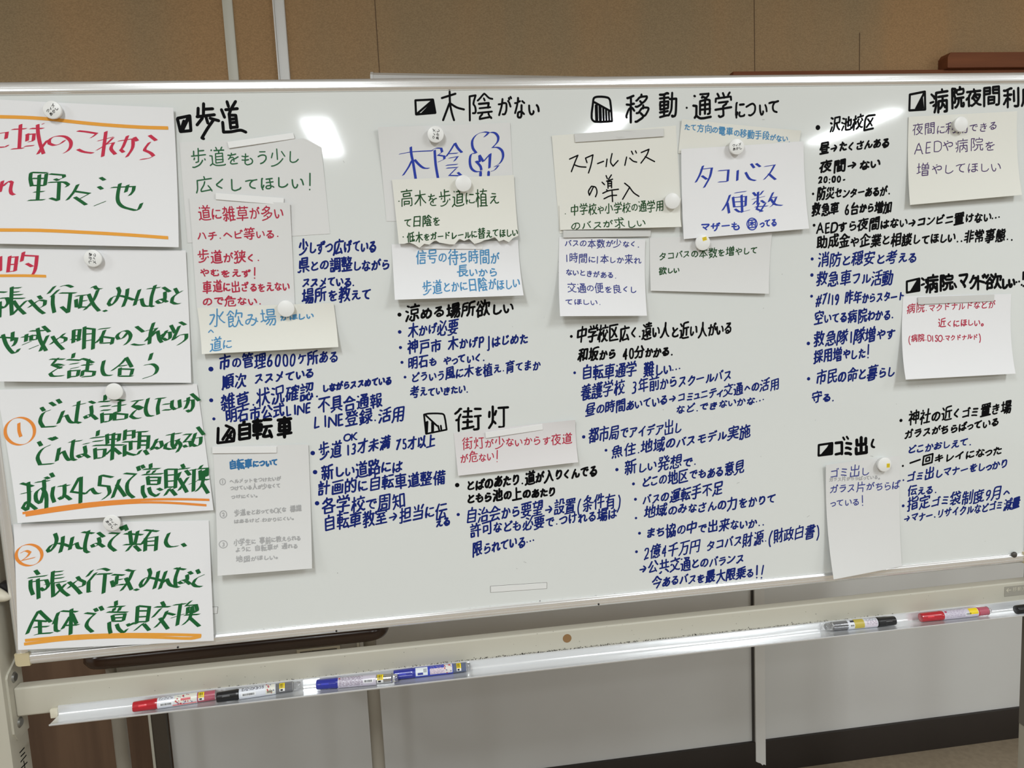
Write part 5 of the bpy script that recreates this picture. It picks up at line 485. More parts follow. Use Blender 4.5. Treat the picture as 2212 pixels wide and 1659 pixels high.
PAPERS={
'S1':([(-8497, 4268), (-5821, 4091), (-5931, 2001), (-8645, 2160)], 2, (7.0, 8.4, 1.4, 5.6), 2, 'w', {}),
'S2':([(-8610, 2089), (-5852, 1953), (-5950, -114), (-8719, 84)], 1, (11.2, 7.0, 0.0, 2.8), 2, 'w', {}),
'S3':([(-8840, -50), (-5881, -138), (-5806, -2203), (-8716, -2141)], 0.6, (12.6, 5.6, 0.0, 2.8), 1.5, 'w', {}),
'S4':([(-8831, -2180), (-5907, -2380), (-5986, -4387), (-8938, -4189)], 0, (15, 10, 3, 1), 2, 'w', {}),
'N1':([(-5803, 3597), (-3677, 3613), (-3640, 2135), (-5824, 2069)], 0, (0.0, 0.0, 0.0, 2.8), 0, 'g', {'cut': [-3918, 3613, -3690, 3486]}),
'N2':([(-5726, 2752), (-4218, 2629), (-4273, 1023), (-5776, 1059)], 1, (0.0, 0.0, 1.4, 4.2), 0.5, 'g', {}),
'N3':([(-5767, 1059), (-3662, 1038), (-3627, 329), (-5738, 332)], 2, (9.8, 12.6, 0.0, 2.8), 2, 'y', {}),
'N4':([(-5738, -1167), (-4236, -1241), (-4320, -3299), (-5810, -3269)], 0, (16.8, 14.0, 0.0, 2.8), 1, 'g', {}),
'N5':([(-2776, 3756), (-660, 3801), (-645, 2251), (-2739, 2299)], 0, (0.0, 0.0, 7.0, 1.4), 0, 'g', {}),
'N6':([(-2608, 2946), (-640, 2966), (-622, 1941), (-2562, 1904)], 1.6, (7.0, 9.8, 1.4, 2.8), 2, 'y', {'torn': 1}),
'N7':([(-2683, 1929), (-621, 1924), (-595, 1012), (-2682, 1038)], 0.3, (18.2, 21.0, 0.0, 4.2), 1, 'w', {}),
'N8':([(20, 3581), (2137, 3709), (2214, 2040), (90, 2007)], 0, (0.0, 0.0, 1.4, 0.0), 0.5, 'y', {}),
'N9':([(98, 2462), (2190, 2515), (2151, 2030), (95, 2058)], 1.5, (1.4, 11.2, 0.0, 1.4), 1, 'y', {}),
'N10':([(79, 1947), (1544, 1852), (1503, 573), (-3, 642)], 0.3, (22.4, 15.4, 0.0, 4.2), 1, 'w', {}),
'N11':([(2235, 3804), (4339, 3576), (4285, 3047), (2165, 3256)], 0.8, (0.0, 0.0, 2.8, 4.2), 0, 'y', {}),
'N12':([(2205, 3316), (4377, 3398), (4445, 1923), (2208, 1829)], 1.6, (5.6, 9.8, 2.8, 4.2), 2, 'w', {}),
'N13':([(1636, 1878), (3812, 1888), (3724, 840), (1616, 989)], 0.2, (4.2, 7.0, 0.0, 2.8), 1, 'g', {}),
'N14':([(-1855, -1229), (222, -1138), (237, -1868), (-1823, -1952)], 0, (5.6, 9.8, 0.0, 5.6), 1, 'p', {}),
'N15':([(6346, 3782), (8435, 3845), (8471, 2371), (6337, 2266)], 0, (9.8, 14.0, 1.4, 1.4), 1, 'y', {}),
'N16':([(6299, 677), (8428, 620), (8431, -829), (6223, -799)], 0, (21.0, 16.8, 0.0, 1.4), 1, 'w', {}),
'N17':([(4795, -2279), (6279, -2228), (6269, -4294), (4861, -4372)], 0, (21.0, 11.2, 5.6, 0.0), 1, 'g', {})}
STRIPS=[('a', [(-5087, 3582), (-4083, 3702), (-4069, 3611), (-5071, 3484)], 'w', 0.6), ('b', [(-5328, 2815), (-4303, 2707), (-4320, 2600), (-5337, 2716)], 'w', 1.4), ('c', [(-5741, -1169), (-4739, -1239), (-4748, -1346), (-5750, -1279)], 'w', 0.6), ('d', [(-2220, 1918), (-1206, 1888), (-1211, 1794), (-2224, 1841)], 'w', 0.9), ('e', [(394, 3602), (1917, 3660), (1918, 3532), (404, 3465)], 'm', 0.6), ('f', [(145, 2049), (1649, 2003), (1640, 1896), (141, 1931)], 'g', 1.6), ('g', [(-1325, -1249), (-345, -1176), (-336, -1275), (-1322, -1352)], 'w', 0.6), ('h', [(6571, 648), (8081, 627), (8080, 504), (6577, 518)], 'g', 0.6), ('i', [(-1371, -3960), (-382, -3992), (-387, -4097), (-1373, -4069)], 'b', 0), ('j', [(-6559, -3814), (-5902, -3859), (-5923, -3969), (-6570, -3924)], 'b', 0)]
MAGNETS=[('a', -7523, 4073, -30, 'S1', 42, 0), ('b', -7194, 1881, -18, 'S2', -97, 0), ('c', -7101, -177, -16, 'S3', None, 0), ('d', -7354, -2269, -12, 'S4', -55, 0), ('e', -4399, 980, -30, 'N3', None, 0), ('f', -1875, 3618, -17, 'N5', 83, 0), ('g', -1476, 2843, -26, 'N6', None, 0), ('h', 2008, 2462, -29, 'N9', None, 0), ('i', 3150, 3321, -29, 'N12', 8, 0), ('j', 2533, 1757, -10, 'N13', None, 1), ('k', 7285, 3621, -9, 'N15', None, 0), ('l', 5915, -2351, -7, 'N17', None, 2)]
MARKERS={'P1': [-7261, -323, -5908, -119], 'P2': [-5972, -309, -4659, -110], 'P3': [-4387, -216, -3043, -333], 'P4': [-3117, -159, -1803, -99], 'P5': [6082, -207, 4744, -144], 'P6': [6593, -208, 7993, -237], 'P7': [8405, -380, 9742, -411]}
POST_MARKS=[[(0.00054, -0.6006), (0.01606, -0.60073)], [(0.00215, -0.60809), (0.01574, -0.60883)], [(-0.00025, -0.61626), (0.01876, -0.61564)], [(-0.00149, -0.62619), (0.0188, -0.62812)], [(0.00881, -0.6194), (0.00943, -0.62644), (0.01011, -0.63711)], [(-0.00045, -0.63132), (0.00851, -0.63221)]]

# ------------------------------------------------------------------ ink
INK = {'black': ((.003, .003, .0035), .6), 'blue': ((.010, .021, .165), .4), 'red': ((.56, .035, .075), .6), 'green': ((.014, .118, .034), .6), 'orange': ((.80, .36, .055), .6),
       'orange2': ((.80, .27, .05), .6), 'green2': ((.03, .125, .055), .7), 'red2': ((.46, .03, .065), .7), 'lblue': ((.08, .27, .50), .7), 'mblue': ((.04, .17, .38), .7), 'pencil': ((.40, .40, .40), .7),
       'blue2': ((.025, .05, .36), .6), 'dgreen': ((.02, .075, .025), .7), 'vblue': ((.05, .06, .26), .7), 'purple': ((.085, .05, .15), .7)}
def ink(c): return mat('ink_'+c, INK[c][0], INK[c][1], spec=.06 if c in ('black', 'blue') else .15)
GLYPH_CHARS = '!#()-.012345679:ADEIJKLNOPS…←→、。あいうえおかがきくけげこさざしじすずたちっつてでとどなにのはばへほまみむめもやよらりるれわをんアィイウガキクケコゴサザスズセタチッテデトドナニハバビフヘマミメモュラリルレンー一万三上不中乗事交人今以件企会伝低住便信備億入公共具円出分利制前力加助動区十千協危可台号各合向周命和回困図地坂域報場増多夜大学守安定実室小少局市常年広度式当待必急想意態成戸所手才担指採政救教数整新方施日明昨昼時暮書替最月有望木未本条来校植業標次欲歩段民水求池沢治況活消涼減満源灯災片状狭理生用画病発登白的相県知石確社神移穏空等管置考育自良草街袋要見計設許認調談識護財足路車転近通運道遠都量金録長間防限院陰隊雑難電非順風飲養高魚'
GL = {ch: [list(zip(st[0::2], st[1::2])) for st in g] for ch, g in zip(GLYPH_CHARS, GLYPHS)}
GL['!'] = [[(38, 80), (37, 34)], [(37, 18), (37, 17)]]; GL['…'] = [[(14, 34), (15, 34)], [(42, 34), (43, 34)], [(70, 34), (71, 34)]]
SMALL = set('っィュッ、。.・:!-()')
def adv(c):
    if c == ' ': return .55
    if c in '.、。:': return .38
    if c in '()!': return .5
    if c in '1I': return .42
    if c.isascii(): return .62
    if c in 'っュィ': return .6
    if c in 'いしくりこりへ': return .78
    if ord(c) < 0x3100: return .84
    return 1.0
def smooth(p, k=3):
    if len(p) < 3: return p
    out = [p[0]]
    for i in range(len(p)-1):
        a, b = p[i], p[i+1]
        def tan(j):
            if j <= 0 or j >= len(p)-1: return None
            u = (p[j][0]-p[j-1][0], p[j][1]-p[j-1][1]); v = (p[j+1][0]-p[j][0], p[j+1][1]-p[j][1])
            lu = math.hypot(*u) or 1e-9; lv = math.hypot(*v) or 1e-9
            if (u[0]*v[0]+u[1]*v[1])/(lu*lv) < .35: return None
            return ((p[j+1][0]-p[j-1][0])/(lu+lv), (p[j+1][1]-p[j-1][1])/(lu+lv))
        L = math.hypot(b[0]-a[0], b[1]-a[1]); ta = tan(i); tb = tan(i+1); ch = ((b[0]-a[0])/max(L, 1e-9), (b[1]-a[1])/max(L, 1e-9))
        ta = ta or ch; tb = tb or ch
        for s in range(1, k+1):
            t = s/k; h1 = 2*t**3-3*t*t+1; h2 = t**3-2*t*t+t; h3 = -2*t**3+3*t*t; h4 = t**3-t*t
            out.append((h1*a[0]+h2*L*ta[0]+h3*b[0]+h4*L*tb[0], h1*a[1]+h2*L*ta[1]+h3*b[1]+h4*L*tb[1]))
    return out
class Ink:
    def __init__(s, surf): s.v = []; s.f = []; s.surf = surf
    def poly(s, pts):
        b = len(s.v)
        A = sum(pts[i-1][0]*pts[i][1]-pts[i][0]*pts[i-1][1] for i in range(len(pts)))
        if A < 0: pts = pts[::-1]
        lift = (len(s.f) % 61)*1.6e-6  # overlapping strokes never lie in exactly one plane
        for x, z in pts: s.v.append(V(x, s.surf(x, z)-lift, z))
        s.f.append(tuple(range(b, b+len(pts))))
    def disc(s, p, r, n=8): s.poly([(p[0]+r*math.cos(2*math.pi*i/n), p[1]+r*math.sin(2*math.pi*i/n)) for i in range(n)])
    def stroke(s, p, r, nib=None, sub=True):
        if sub: p = smooth(p)
        for i, a in enumerate(p):
            s.disc(a, r, 7)
            if i:
                q = p[i-1]; d = (a[0]-q[0], a[1]-q[1]); L = math.hypot(*d)
                if L < 1e-7: continue
                n = (-d[1]/L*r, d[0]/L*r)
                s.poly([(q[0]+n[0], q[1]+n[1]), (q[0]-n[0], q[1]-n[1]), (a[0]-n[0], a[1]-n[1]), (a[0]+n[0], a[1]+n[1])])
                if nib and abs(d[0]*nib[1]-d[1]*nib[0]) > 1e-9:
                    s.poly([(q[0]+nib[0], q[1]+nib[1]), (q[0]-nib[0], q[1]-nib[1]), (a[0]-nib[0], a[1]-nib[1]), (a[0]+nib[0], a[1]+nib[1])])
    def build(s, name, m, parent):
        me = bpy.data.meshes.new(name); me.from_pydata(s.v, [], s.f); return link(name, me, m, parent)
def write(k, items, board):
    rnd = random.Random(hash_str(repr(items)))
    for it in items:
        t = it[0]
        if t == 'L':
            _, txt, x0, z0, x1, z1, h, wd = it
            x0, z0, x1, z1, h, wd = [a/10000 for a in (x0, z0, x1, z1, h, wd)]
            tot = sum(adv(c) for c in txt); L = math.hypot(x1-x0, z1-z0); ux, uz = (x1-x0)/L, (z1-z0)/L; pos = 0
            sh = .15 if board else .07
            for c in txt:
                a = adv(c); cell = L*a/tot; cx = pos+cell/2; pos += cell
                if c == ' ': continue
                big = ord(c) > 0x3100
                ew = (cell/a)*(1.02 if big else .86)
                ew = min(ew, h*1.2); eh = h*(1.20 if big else .86)*rnd.uniform(.92, 1.08)
                if c.isascii() and c not in '.': eh = h*1.32; ew = cell/a*.98
                dx = rnd.uniform(-.03, .03)*ew; dz = rnd.uniform(-.07, .05)*h-(0 if big else .05*h); rot = rnd.uniform(-.04, .05); shx = sh+rnd.uniform(-.03, .04); sl = rnd.uniform(.02, .17) if board else rnd.uniform(-.02, .10)
                gx = [p[0] for st in GL[c] for p in st]; mx = (min(gx)+max(gx))/2 if c.isascii() or c in '.、。' else 44
                for st in GL[c]:
                    pts = []
                    for gx_, gy_ in st:
                        lx = (gx_-mx)/80*ew; lz = (gy_-43)/80*eh
                        lz += lx*(shx+rot); lx += lz*sl
                        lx += dx+rnd.uniform(-.012, .012)*ew; lz += dz+rnd.uniform(-.012, .012)*eh
                        pts.append((x0+ux*(cx+lx), z0+uz*(cx+lx)+lz))
                    k.stroke(pts, wd/2*rnd.uniform(.9, 1.12), sub=len(pts) > 2 and len(st) > 2)
        elif t == 'G':
            _, c, lx, lz, rx, rz, tx, tz, bx, bz, wd = it; wd /= 10000
            g = GL[c]; xs = [p[0] for st in g for p in st]; ys = [p[1] for st in g for p in st]
            x0, x1, y0, y1 = min(xs), max(xs), min(ys), max(ys)
            for st in g:
                pts = []
                for a, b in st:
                    u = (a-x0)/max(1, x1-x0); v = (b-y0)/max(1, y1-y0)
                    u = .06+.88*u+rnd.uniform(-.012, .012); v = .05+.9*v+rnd.uniform(-.012, .012)
                    v += (u-.5)*.10
                    cx, cz = (lx+rx)/2, (lz+rz)/2
                    X = lx+(rx-lx)*u+(bx+(tx-bx)*v-(tx+bx)/2); Zz = lz+(rz-lz)*u+(bz+(tz-bz)*v-(tz+bz)/2)
                    pts.append((X/10000, Zz/10000))
                k.stroke(pts, wd/2*rnd.uniform(.92, 1.1))
        elif t == 'S':
            _, n, enc = it
            for st in enc.split(';'):
                pts = [tuple(int(a)/10000 for a in p.split(',')) for p in st.split()]
                if isinstance(n, tuple):
                    nb = (n[0]/10000, n[1]/10000); k.stroke(pts, .13*math.hypot(*nb), nb)
                else: k.stroke(pts, n/10000)
        elif t == 'D': k.disc((it[1]/10000, it[2]/10000), it[3]/10000, 14)
        elif t == 'P': k.poly([(a/10000, b/10000) for a, b in it[1]])
def hash_str(s):
    h = 7
    for c in s: h = (h*31+ord(c)) & 0xffffffff
    return h
# ------------------------------------------------------------------ materials
ALU = mat('brushed_aluminium', (.92, .92, .92), .24, .75)
ALU2 = mat('white_anodised_tray', (.80, .81, .82), .22, .45)
ENAMEL = mat('white_enamel', (.715, .735, .715), .06, 0, .5, bump=((3.5, 3.5, 3.5), .12, .0025))
BEIGE = mat('beige_painted_steel', (.50, .475, .395), .38, bump=((60, 60, 60), .06, .001))
BEIGE2 = mat('beige_plastic', (.56, .48, .30), .4)
CREAM = mat('cream_plastic', (.66, .62, .50), .4)
SCREW = mat('grey_steel_screw', (.30, .30, .28), .3, .8)
BLACK = mat('black_plastic', (.012, .012, .013), .25)
DKGAP = mat('dark_gap', (.03, .025, .02), .7)
# ------------------------------------------------------------------ room
def struct(o): o['kind'] = 'structure'; return o
FAB = mat('brown_woven_wall_fabric', (.47, .295, .150), .9, spec=.1, noise=((260, 1, 420), (.36, .225, .115), .3, .7, 2), bump=((500, 1, 700), .12, .001))
def fabric():
    nt = FAB.node_tree; b = nt.nodes['Principled BSDF']; L = nt.links.new
    old = b.inputs['Base Color'].links[0].from_socket
    tc = nt.nodes.new('ShaderNodeTexCoord'); mp = nt.nodes.new('ShaderNodeMapping'); mp.inputs['Scale'].default_value = (2.6, 1, .55)
    nz = nt.nodes.new('ShaderNodeTexNoise'); nz.inputs['Scale'].default_value = 1.2; nz.inputs['Detail'].default_value = 3
    cr = nt.nodes.new('ShaderNodeValToRGB'); cr.color_ramp.elements[0].position = .38; cr.color_ramp.elements[1].position = .62
    cr.color_ramp.elements[0].color = (.82, .96, 1.10, 1); cr.color_ramp.elements[1].color = (1.0, 1.0, 1.0, 1)
    mx = nt.nodes.new('ShaderNodeMix'); mx.data_type = 'RGBA'; mx.blend_type = 'MULTIPLY'; mx.inputs[0].default_value = 1
    L(tc.outputs['Object'], mp.inputs[0]); L(mp.outputs[0], nz.inputs['Vector']); L(nz.outputs[0], cr.inputs[0])
    L(old, mx.inputs[6]); L(cr.outputs[0], mx.inputs[7]); L(mx.outputs[2], b.inputs['Base Color'])
fabric()
GREYW = mat('grey_white_steel_wall', (.66, .66, .64), .45, noise=((2, 2, 2), (.60, .59, .57), .35, .65, 3))
WOODW = mat('brown_wood_grain_wall', (.135, .078, .045), .45, noise=((22, 1, 1.1), (.085, .047, .027), .35, .65, 5))
DKBASE = mat('dark_brown_skirting', (.022, .016, .013), .45)
FLOORM = mat('brown_floor_covering', (.30, .24, .165), .45, noise=((60, 60, 60), (.24, .19, .13), .3, .7, 3))
CEILM = mat('white_ceiling_board', (.75, .75, .73), .9)
ROOMW = mat('beige_room_wall', (.70, .69, .66), .8)
YW = .65
FZ = -H0
struct(boxo('wall_back', (-4.6, 4.6, YW, YW+.12, -.15, CEIL-H0), FAB))
struct(boxo('wall_back_lower', (-.92, 4.6, YW+.001, YW+.12, FZ, -.15), GREYW))
struct(boxo('wall_back_wood', (-4.6, -.92, YW+.001, YW+.12, FZ, -.15), WOODW))
struct(boxo('floor', (-4.6, 4.6, -8.6, YW+.12, FZ-.1, FZ), FLOORM))
struct(boxo('ceiling', (-4.6, 4.6, -8.6, YW+.12, CEIL-H0, CEIL-H0+.1), CEILM))
struct(boxo('wall_left', (-4.7, -4.6, -8.6, YW+.12, FZ, CEIL-H0), ROOMW))
struct(boxo('wall_right', (4.6, 4.7, -8.6, YW+.12, FZ, CEIL-H0), ROOMW))
struct(boxo('wall_front', (-4.7, 4.7, -8.7, -8.6, FZ, CEIL-H0), ROOMW))
struct(boxo('baseboard_back', (-.92, 4.6, YW-.008, YW+.02, FZ, -1.1905), DKBASE, bev=.002))
LITE = mat('pale_grey_trim', (.60, .585, .50), .4)
WHT = mat('white_trim', (.70, .69, .66), .35)
struct(boxo('trim_1', (-.634, -.611, YW-.006, YW+.01, .05, CEIL-H0), LITE, bev=.0015))
bm = bmesh.new(); box(bm, -.518, -.4935, YW-.008, YW+.01, .05, CEIL-H0, .002); box(bm, -.520, -.5165, YW-.013, YW+.01, .05, CEIL-H0, .001); struct(done('trim_2', bm, WHT))
struct(boxo('trim_3', (-.958, -.922, YW-.014, YW+.01, FZ, -.15), mat('dark_bronze_trim', (.075, .06, .045), .4), bev=.002))
struct(boxo('trim_4', (-.963, -.957, YW-.016, YW+.01, FZ, -.15), LITE))
struct(boxo('trim_5', (.643, .6487, YW-.004, YW+.01, FZ, -.15), mat('dark_joint', (.05, .045, .04), .6)))
# white joint strip whose lower end is broken off
bm = bmesh.new()
prof = [(.6487, -.15), (.6778, -.15), (.6778, -1.262), (.672, -1.2585), (.668, -1.261), (.662, -1.254), (.656, -1.2515), (.6487, -1.247)]
loft(bm, [[V(x, YW-.011, z) for x, z in prof], [V(x, YW+.005, z) for x, z in prof]])
struct(done('trim_6', bm, WHT))
# cloth seams
for i, (x, zt) in enumerate(((-.2845, 1.3), (.668, 1.3), (.957, .74))):
    struct(boxo('trim_%d' % (7+i), (x-.0008, x+.0008, YW-.0008, YW+.01, .1, zt), mat('fabric_seam', (.13, .08, .045), .9)))
# ------------------------------------------------------------------ things behind the board
WOODR = mat('reddish_wood', (.24, .085, .036), .65, spec=.2, noise=((3, 40, 40), (.17, .058, .026), .3, .7, 4))
t = thing('wall_rail', V(1.0, YW, .62), 'reddish brown wooden rail on the fabric wall, seen above the right end of the whiteboard', 'rail')
boxo('plank', (.60, 2.2, YW-.022, YW, .52, .640), WOODR, t, .002)
bm = bmesh.new(); prof = [(1.182, .6405), (1.182, .668), (1.190, .6785), (2.2, .6785), (2.2, .6405)]
loft(bm, [[V(x, YW-.036, z) for x, z in prof], [V(x, YW, z) for x, z in prof]]); done('block', bm, WOODR, t)
t = thing('screen_case', V(-.30, .6, .60), 'long white metal case mounted on the brown wall behind the top of the whiteboard', 'screen case')
a = math.radians(-1.45); bm = bmesh.new()
def rotp(d, y, z): return V(-.301+d*math.cos(a)-z*math.sin(a), y, .636+d*math.sin(a)+z*math.cos(a))
sec = [(.60, 0), (.575, -.012), (.575, -.07), (.65, -.07), (.65, 0)]
loft(bm, [[rotp(d, y, z) for y, z in sec] for d in (0.002, 1.15)]); done('housing', bm, WHT, t)
bm = bmesh.new(); sec2 = [(.598, .001), (.573, -.012), (.573, -.072), (.65, -.072), (.65, .001)]
loft(bm, [[rotp(d, y, z) for y, z in sec2] for d in (-.003, .003)]); done('end_cap', bm, mat('bright_white', (.8, .8, .78), .4), t)
# notices on the wood wall, glimpsed past the left edge of the board
t = boxo('notice_sheet', (-1.33, -1.155, YW-.004, YW, -.62, -.36), mat('notice_paper', (.72, .74, .78), .8)); tag(t, 'white notice sheet on the wood wall, glimpsed past the lower left edge of the whiteboard', 'notice')
# desk
DKW = mat('dark_walnut_veneer', (.030, .017, .012), .22, noise=((4, 30, 30), (.055, .028, .017), .3, .7, 4))
LEGM = mat('beige_grey_steel_tube', (.30, .275, .23), .4)
t = thing('desk', V(-.607, .36, FZ), 'dark brown rounded-edge desk standing between the whiteboard and the wall', 'desk')
def rrect(x0, x1, y0, y1, r, n=8):
    pts = []
    for cx, cy, a0 in ((x1-r, y1-r, 0), (x0+r, y1-r, 90), (x0+r, y0+r, 180), (x1-r, y0+r, 270)):
        for i in range(n+1):
            an = math.radians(a0+90*i/n); pts.append((cx+r*math.cos(an), cy+r*math.sin(an)))
    return pts
bm = bmesh.new(); rings = []
for dz, ins in ((-.5465, .010), (-.543, .004), (-.534, 0), (-.522, .001), (-.5155, .006), (-.513, .014)):
    rings.append([V(x, y, dz) for x, y in rrect(-.888+ins, -.326-ins, .148+ins, .60-ins, .035)])
loft(bm, rings); done('desk_top', bm, DKW, t, True)
for nm, dims in (('apron', (-.83, -.385, .172, .186, -.606, -.5465)), ('apron', (-.83, -.385, .56, .574, -.606, -.5465))): boxo(nm, dims, mat('grey_steel_apron', (.33, .315, .285), .45), t)
for x in (-.848, -.366):
    bm = bmesh.new(); cyl(bm, V(x, .20, FZ+.03), V(x, .20, -.5465), .0128, 24); done('leg', bm, LEGM, t, True)
    bm = bmesh.new(); box(bm, x-.014, x+.014, .16, .60, FZ, FZ+.032, .004); done('foot', bm, LEGM, t, True)
pl = boxo('label_holder', (-.502, -.420, .1685, .172, -.594, -.5525), CREAM, t, .0015); pl['label'] = 'cream label holder'
boxo('label_card', (-.495, -.427, .1675, .1686, -.588, -.5585), mat('grey_card', (.36, .34, .30), .6), pl)
bm = bmesh.new(); box(bm, -.4955, -.4265, .1672, .1680, -.5588, -.5580); box(bm, -.4955, -.4948, .1672, .1680, -.588, -.558); box(bm, -.4272, -.4265, .1672, .1680, -.588, -.558); box(bm, -.4718, -.4711, .1672, .1680, -.588, -.558); done('printed_lines', bm, BLACK, pl)
boxo('bracket', (-.388, -.384, .168, .19, -.62, -.5465), LITE, t)
# ------------------------------------------------------------------ whiteboard on its stand
HW, HH = .905, .4505
wb = thing('whiteboard', V(0, 0, FZ), 'large aluminium-framed whiteboard on a beige steel stand, covered in handwriting', 'whiteboard')
panel = boxo('panel', (-HW+.012, HW-.012, 0, .016, -HH+.012, HH-.012), ENAMEL, wb)
# frame profile: d = distance in from the outer edge, p = stand-off towards the room
PROF = [(0, -.019), (0, .0015), (.0012, .0035), (.004, .0048), (.0075, .0048), (.0082, .0038), (.009, .0038), (.0096, .0048), (.0135, .0050), (.0152, .0044), (.0162, .0030), (.0180, .0022), (.0188, .0004), (.0188, -.001), (.006, -.019)]
def rail(pfun, name='frame_rail'):
    bm = bmesh.new(); loft(bm, [[pfun(d, p, e) for d, p in PROF] for e in (-1, 1)]); return done(name, bm, ALU, wb, True)
rail(lambda d, p, e: V(e*(HW-d), -p, HH-d)); rail(lambda d, p, e: V(e*(HW-d), -p, -HH+d))
rail(lambda d, p, e: V(-HW+d, -p, e*(HH-d))); rail(lambda d, p, e: V(HW-d, -p, e*(HH-d)))
for sx in (-1, 1):
    for sz in (-1, 1):
        bm = bmesh.new(); pts = []
        s = .0215; r = .006
        out = [(s, 0), (s, s), (0, s)] + [(r-r*math.cos(math.radians(90*i/5)), r-r*math.sin(math.radians(90*i/5))) for i in range(6)]
        pts = [(sx*(HW+.0008-d), sz*(HH+.0008-e)) for d, e in out]
        loft(bm, [[V(x, -.0056, z) for x, z in pts], [V(x, .020, z) for x, z in pts]])
        o = done('corner_cap', bm, BEIGE2, wb); o['label'] = 'yellowed plastic corner cap'
for x in (-.6575, -.402, .052):
    bm = bmesh.new(); cyl(bm, V(x, -.0035, -.4462), V(x, -.0054, -.4462), .0017, 10); done('frame_screw', bm, BLACK, wb)
boxo('back_sheet', (-HW+.01, HW-.01, .016, .019, -HH+.01, HH-.01), mat('grey_back_sheet', (.4, .4, .4), .6), wb)
# stand: two posts with brackets, one crossbar, pen tray
for s in (-1, 1):
    x0, x1 = sorted((s*.9205, s*.970))
    p = boxo('post', (x0, x1, -.021, .034, FZ+.07, .52), BEIGE, wb, .003)
    bm = bmesh.new(); box(bm, x0-.004, x1+.004, -.30, .30, FZ+.055, FZ+.10, .004); done('foot', bm, BEIGE, wb, True)
    for fy in (-.27, .27):
        bm = bmesh.new(); cyl(bm, V(s*.945-.012, fy, FZ+.028), V(s*.945+.012, fy, FZ+.028), .028, 20); done('caster', bm, BLACK, wb, True)
    bm = bmesh.new(); cyl(bm, V(s*.906, .01, 0), V(s*.922, .01, 0), .011, 16); done('pivot', bm, SCREW, wb, True)
    bm = bmesh.new(); prof = [(-.0118, -.561), (-.0118, -.468), (-.008, -.462), (.022, -.447), (.031, -.447), (.031, -.575), (-.004, -.575)]
    if s > 0: prof = [(-.014, -.79), (-.014, -.440), (-.008, -.434), (.030, -.434), (.030, -.80), (-.004, -.80)]
    xa, xb = s*.9172, s*.9205
    loft(bm, [[V(xa, y, z) for y, z in prof], [V(xb, y, z) for y, z in prof]])
    br = done('bracket', bm, BEIGE if s < 0 else mat('shaded_bracket', (.16, .145, .12), .5), wb)  # right bracket: the shade on it is put into a darker colour
    for z in ((-.474, -.5515) if s < 0 else (-.472, -.553)):
        bm = bmesh.new(); cyl(bm, V(s*.9172, .0075, z), V(s*.9148, .0075, z), .0088, 20, .0062); done('screw', bm, SCREW, br, True)
bm = bmesh.new(); box(bm, -.9172, .9172, 0, .021, -.5385, -.4895, .0035, 3)
bar = done('crossbar', bm, BEIGE, wb, True)
bm = bmesh.new(); cyl(bm, V(-.006, .002, -.5052), V(-.006, -.0004, -.5052), .0078, 24); o = done('plug', bm, mat('brown_plug', (.25, .135, .05), .6), bar); o['label'] = 'round brown plug in the crossbar'
bm = bmesh.new(); box(bm, .8497, .9120, -.0008, .001, -.5157, -.4962, 0); st = done('direction_sticker', bm, mat('grey_sticker', (.33, .31, .26), .35), bar); st['label'] = 'grey sticker with a pale arrow'
k = Ink(lambda x, z: -.0010)
k.stroke([(.8535, -.5035), (.8625, -.5035)], .0006, sub=False); k.stroke([(.857, -.500), (.8533, -.5035), (.857, -.507)], .0006, sub=False)
write(k, [('L', '移動方向', 8655, -5030, 9060, -5028, 80, 5)], False); k.build('arrow_and_lettering', mat('pale_print', (.62, .58, .46), .6), st)
# grime where the tray meets the crossbar
rnd = random.Random(5); k = Ink(lambda x, z: -.0004-.0002*abs(math.sin(x*900)))
for i in range(900):
    x = rnd.choice((rnd.uniform(-.62, .62), rnd.gauss(-.02, .16), rnd.gauss(-.02, .12), rnd.gauss(.30, .12)))
    if abs(x) > .85: continue
    z = -.5262+abs(rnd.gauss(0, .0014)); k.disc((x, z), rnd.uniform(.0002, .0009), 5)
for i in range(60): k.disc((rnd.uniform(-.88, .85), rnd.uniform(-.52, -.489)), rnd.uniform(.0002, .0006), 5)
o = k.build('grime', mat('black_grime', (.035, .032, .025), .8), bar); o['kind'] = 'stuff'
# pen tray
TR = [(0.0, -.5262), (-.0018, -.5256), (-.0036, -.5268), (-.0042, -.5370), (-.0062, -.5398), (-.0100, -.5396), (-.0480, -.5318), (-.0500, -.5304), (-.0512, -.5312), (-.0505, -.5330), (-.0485, -.5338), (-.0100, -.5416), (-.0050, -.5420), (-.0015, -.5385), (0, -.5380)]
bm = bmesh.new(); loft(bm, [[V(x+(0.0075*(-y/.05) if s < 0 else 0)+(0), y, z) for y, z in TR] for s, x in ((-1, -.8525), (1, .9050))])
k = Ink(lambda x, z: 0); tmp = k.v
for st in POST_MARKS:
    for (a, b), (c, d) in zip(st, st[1:]):
        n = Vector((b-d, c-a)).normalized()*.0011; i = len(tmp)
        tmp += [V(-.92035, a+n.x, b+n.y), V(-.92035, a-n.x, b-n.y), V(-.92035, c-n.x, d-n.y), V(-.92035, c+n.x, d+n.y)]; k.f.append((i, i+1, i+2, i+3))
o = k.build('post_lettering', ink('black'), wb); o['label'] = 'black handwriting on the left post'
tray = done('pen_tray', bm, ALU2, wb, True); tray['label'] = 'white aluminium pen tray'
boxo('end_cap', (-.8632, -.8520, -.0075, -.0002, -.5435, -.5288), CREAM, tray, .001)
bm = bmesh.new(); g = bmesh.ops.create_uvsphere(bm, u_segments=20, v_segments=14, radius=1)['verts']
for v in g: c = v.co.copy(); v.co = V(-.930+c.x*.029+.003*c.z, -.004+c.y*.012, -.3255+c.z*(.0125-.003*c.x)-c.x*.0125)
